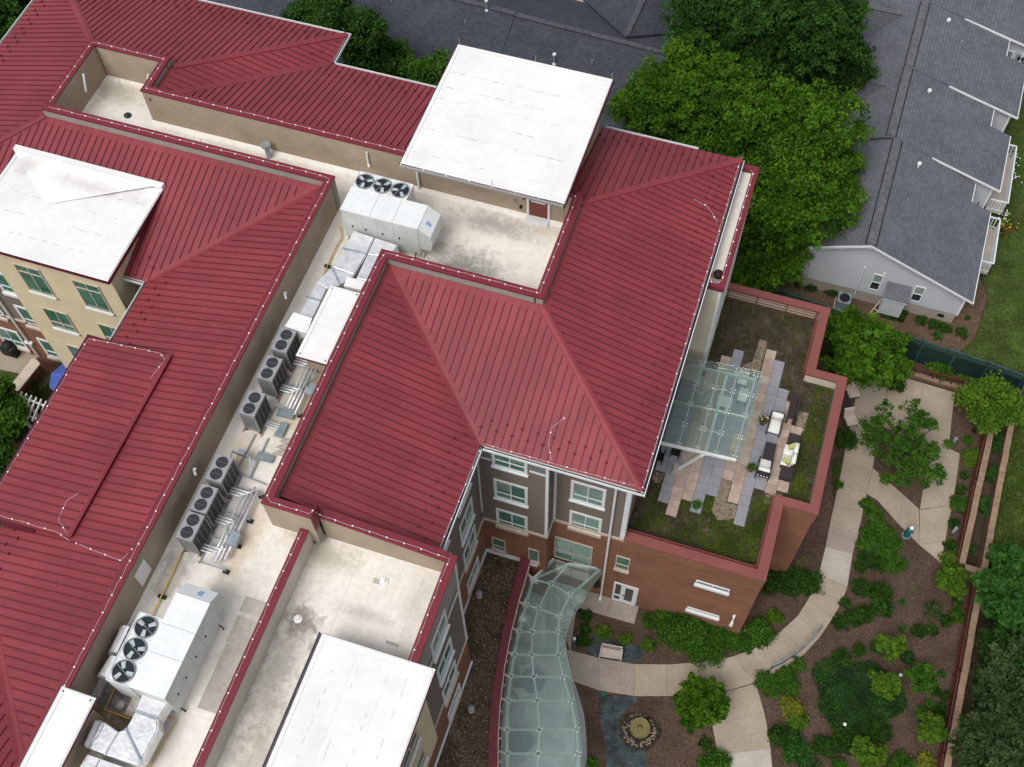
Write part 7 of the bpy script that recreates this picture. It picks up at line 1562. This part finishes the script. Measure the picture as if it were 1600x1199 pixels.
# air conditioner, cart
x, y = 5.44, 41.3; t = thing('air_conditioner', 'square dark grey air conditioner beside the white gable', 'air conditioner', (x, y, 0)); q = MB(); q.box(x - .38, x + .38, y - .38, y + .38, .05, .75); q.build('casing', [SLATE], t); q = MB(); q.cyl(x, y, .75, .78, .3, n=16); q.build('fan_grille', [BLACK], t); q = MB(); q.box(x - .45, x + .45, y - .45, y + .45, 0, .05); q.build('base_pad', [CONC2], t)
x, y = G(1366, 482, .3); t = thing('garden_cart', 'small tipped garden cart with green tray below the bump out', 'cart', (x, y, 0))
for a, b in (((-.25, -.5, .1), (.2, .35, .75)), ((.0, -.6, .1), (.45, .25, .75)), ((-.25, -.5, .1), (.0, -.6, .1)), ((0, -.1, .4), (.25, -.2, .4)), ((.2, .35, .75), (.45, .25, .75))): q = MB(); q.beam((x + a[0], y + a[1], a[2]), (x + b[0], y + b[1], b[2]), .05, .05); q.build('frame_bar', [BENCH], t)
q = MB(); q.prism([(x + .3, y + .0), (x + .75, y - .1), (x + .8, y + .3), (x + .4, y + .35)], .1, .35); GRN = mat('bright_green_plastic', (.03, .30, .03), .5, .05, 3); q.build('tray', [GRN], t)
for a in (-.28, .03): q = MB(); q.obox((x + a, y - .58, .14), (.03, 0, 0), (0, .14, 0), (0, 0, .14)); q.build('wheel', [CONDG], t)
for k, (px, py) in enumerate(((1568, 338), (1571, 350), (1570, 362), (1583, 246), (1580, 275))):
    x, y = G(px, py, .3); t = thing('flower_plant', ('white flowering plant at the corner of the nearest deck', 'orange flowering plant beside the nearest deck', 'red flowering plant under the eave beside the nearest deck', 'white flowering plant along the second deck, upper', 'white flowering plant along the second deck, lower')[k], 'plant', (x, y, 0), 'flowers beside the decks')
    C_ = nr.normal(size=(220, 3)) * np.array((.22, .28, .14)) + np.array((x, y, .25)); C_[:, 2] = np.maximum(C_[:, 2], .03); o = bpy.data.objects.new('foliage', leafmesh('foliage', C_, .06, LF_MID)); COL.objects.link(o); put(o, t)
    q = MB()
    for j in range(22): q.ball((x + rnd.gauss(0, .22), y + rnd.gauss(0, .28), rnd.uniform(.35, .55)), .045, 5, 3)
    stuff(q.build('flower', [(WHITE, GAS, REDBIT, WHITE, WHITE)[k]], t))

# ================================================================== dark roofed house behind the residence
DH = thing('dark_roof_house', 'low house with dark grey shingle roof behind the residence', 'house', (-22, 50, 0))
an = -.045; ca, sa = math.cos(an), math.sin(an)
def dk(x, y): return (-16 + ca * (x + 16) - sa * (y - 52.75), 52.75 + sa * (x + 16) + ca * (y - 52.75))
def dslab(P_, zf, name, mm, th=.12): return MB().prism([dk(*p) for p in P_], lambda x, y: zf(x, y) - th, zf, 0).build(name, [mm], DH)
def inv(x, y): dx, dy = x + 16, y - 52.75; return ca * dx + sa * dy - 16, -sa * dx + ca * dy + 52.75
yr, zr_ = 52.75, 5.2
fz = lambda x, y: zr_ - .42 * abs(inv(x, y)[1] - yr)
dslab([(-46, 45.2), (-18.1, 45.2), (-18.1, yr), (-46, yr)], lambda x, y: fz(x, y) + .06, 'roof', SHING2); dslab([(-18.09, 45.2), (-6.5, 45.2), (-6.5, yr), (-18.09, yr)], fz, 'roof', SHING2)
dslab([(-46, yr), (-6.5, yr), (-6.5, 62), (-46, 62)], fz, 'roof', SHING2)
def xgable(xc, y0, y1, hw, zr):
    fz2 = lambda x, y: zr - .42 * abs(inv(x, y)[0] - xc)
    dslab([(xc - hw, y0 + hw), (xc, y0), (xc, y1), (xc - hw, y1)], fz2, 'cross_roof', SHING2); dslab([(xc, y0), (xc + hw, y0 + hw), (xc + hw, y1), (xc, y1)], fz2, 'cross_roof', SHING2)
    for j in range(int((y1 - y0) / .45)):
        a, b = dk(xc, y0 + .1 + j * .45), dk(xc, y0 + .1 + (j + .97) * .45); q = MB(); q.beam((*a, zr + .03), (*b, zr + .03), .34, .05); q.build('ridge_cap', [SHCAPD], DH)
xgable(-11.1, 53.3, 66, 5.5, 5.15); xgable(-21.6, 53.6, 66, 4.5, 5.15)
for j in range(80):
    a, b = dk(-46 + j * .49, yr), dk(-46 + (j + .97) * .49, yr); q = MB(); q.beam((*a, zr_ + (.10 if -46 + j * .49 < -18.3 else .04)), (*b, zr_ + (.10 if -46 + j * .49 < -18.3 else .04)), .34, .05); q.build('ridge_cap', [SHCAPD], DH)
q = MB(); q.prism([dk(-45.5, 45.6), dk(-7, 45.6), dk(-7, 61.5), dk(-45.5, 61.5)], 0, 1.85); q.build('siding_wall', [SIDING], DH)
tb = [G(x, y, 3.2) for x, y in ((876, -14), (884, 4), (944, 18), (961, 8), (985, -14))]; q = MB(); q.prism(tb, 2.6, 3.3); q.build('terrace_block', [CONC], DH)
q = MB(); q.beam((*tb[1], 3.32), (*tb[2], 3.32), .1, .08); q.build('edge_trim', [TRIM], DH)
for (px, py), kind in (((761, 25), 1), ((613, 12), 0), ((728, 45), 0), ((866, 92), 1), ((925, 104), 0)):
    z = 4.7 if kind else 4.3; x, y = G(px, py, z); zb = fz(x, y); q = MB(); q.cyl(x, y, zb, zb + (.75 if kind else .3), .055, n=8, m=0)
    if kind: q.cyl(x, y, zb + .75, zb + .85, .12, .1, 10, 1); q.cyl(x, y, zb, zb + .12, .13, .07, 10, 1)
    q.build('roof_vent', [SLATE, TRIM], DH)
WH2 = G(1016, 4, 2)

# ================================================================== court west of the residence (its ground lies a storey higher)
WZ = 4.0
wg = Gl([(-60, 380), (30, 480), (190, 560), (130, 700), (20, 860), (-140, 900)], WZ); struct(MB().prism([(-46, 34), (-37.3, 34), (-37.2, 22.3), (-24, 22.3), (-24, 5), (-46, 5)], -.5, WZ - .01).build('court_terrain', [EARTH]))
struct(MB().prism(Gl([(-30, 530), (8, 537), (52, 550), (62, 558), (34, 585), (0, 578), (-30, 570)], WZ), WZ - .1, WZ + .04).build('court_patio', [CONC]))
def Pz(px, py, z): return (*G(px, py, z), z)
t = thing('court_wall', 'tan capped brick wall edging the west patio', 'wall', Pz(40, 585, WZ)); a, b = np.array(G(58, 563, WZ + .9)), np.array(G(20, 610, WZ + .9)); d = (b - a) / np.linalg.norm(b - a); nn = np.array((-d[1], d[0])) * .22
q = MB(); q.prism([tuple(a + nn), tuple(b + nn), tuple(b - nn), tuple(a - nn)], WZ - 1, WZ + .82); q.build('brick_wall', [BRICK], t); q = MB(); nn *= 1.3; q.prism([tuple(a + nn), tuple(b + nn), tuple(b - nn), tuple(a - nn)], WZ + .825, WZ + .92); q.build('coping', [BEIGE], t)
t = thing('timber_gate', 'dark brown timber gate against the brick wall of the west court', 'gate', Pz(72, 570, WZ)); a, b = np.array(G(58, 561, WZ + 1.7)), np.array(G(84, 568, WZ + 1.7))
for k in range(12): p, r_ = a + (b - a) * k / 12, a + (b - a) * (k + .93) / 12; q = MB(); q.beam((*p, WZ + .9), (*r_, WZ + .9), .05, 1.7); q.build('board', [WOODB], t)
q = MB(); q.beam((*a, WZ + 1.78), (*b, WZ + 1.78), .1, .06); q.build('top_rail', [WOODB], t)
x, y = G(106, 588, WZ + 2.2); t = thing('blue_umbrella', 'blue garden umbrella partly hidden by the dormer roof', 'umbrella', (x, y, WZ)); q = MB(); q.cyl(x, y, WZ, WZ + 2.4, .03, n=8); q.build('pole', [TRIM], t)
for k in range(8):
    p, r_ = circ(x, y, 1.05, 8)[k], circ(x, y, 1.05, 8)[(k + 1) % 8]; q = MB(); q.face([(*p, WZ + 1.95), (*r_, WZ + 1.95), (x, y, WZ + 2.5)]); q.face([(*r_, WZ + 1.93), (*p, WZ + 1.93), (x, y, WZ + 2.48)]); q.build('canopy_panel', [TARP], t)
x, y = G(14, 543, WZ + .6); t = thing('covered_grill', 'black covered grill on the west patio', 'grill', (x, y, WZ)); q = MB(); rbox(q, x - .4, x + .4, y - .28, y + .28, WZ + .04, WZ + .8, .08); q.build('cover', [BLACK], t, True); q = MB(); q.lathe(x, y, [(.3, WZ + .8), (.25, WZ + .95), (.001, WZ + 1.0)], 10); q.build('lid', [BLACK], t, True)
t = thing('white_pergola', 'white pergola standing beside the dormer roof edge', 'pergola', Pz(48, 640, WZ)); PZ_ = WZ + 2.4
A_, B_, C_ = [np.array(G(x, y, PZ_)) for x, y in ((34, 617), (72, 632), (22, 644))]
for k in range(6): p = A_ + (B_ - A_) * k / 5; q = MB(); q.beam((*(p + (A_ - C_) * .12), PZ_ + .08), (*(p + (C_ - A_) * 1.12), PZ_ + .08), .06, .12); q.build('rafter', [TRIM], t)
for s_ in (0.1, .9): p = A_ + (C_ - A_) * s_; r_ = B_ + (C_ - A_) * s_; q = MB(); q.beam((*(p + (A_ - B_) * .15), PZ_ - .05), (*(r_ + (B_ - A_) * .1), PZ_ - .05), .08, .14); q.build('beam', [TRIM], t)
for u in (.12, .9):
    for v in (.12, .88): p = A_ + (B_ - A_) * u + (C_ - A_) * v; q = MB(); q.box(p[0] - .06, p[0] + .06, p[1] - .06, p[1] + .06, WZ, PZ_ - .12); q.build('post', [TRIM], t)
patch('court_plants', Gl([(-20, 590), (20, 600), (60, 600), (90, 605), (78, 640), (20, 700), (-20, 700)], WZ), 4200, .07, .5, LF_DARK, WZ, 1.3, .7)
q = MB(); q.prism(Gl([(-20, 575), (5, 580), (34, 588), (20, 605), (-20, 605)], WZ), WZ - .1, WZ + .02); struct(q.build('court_lawn', [LAWN]))
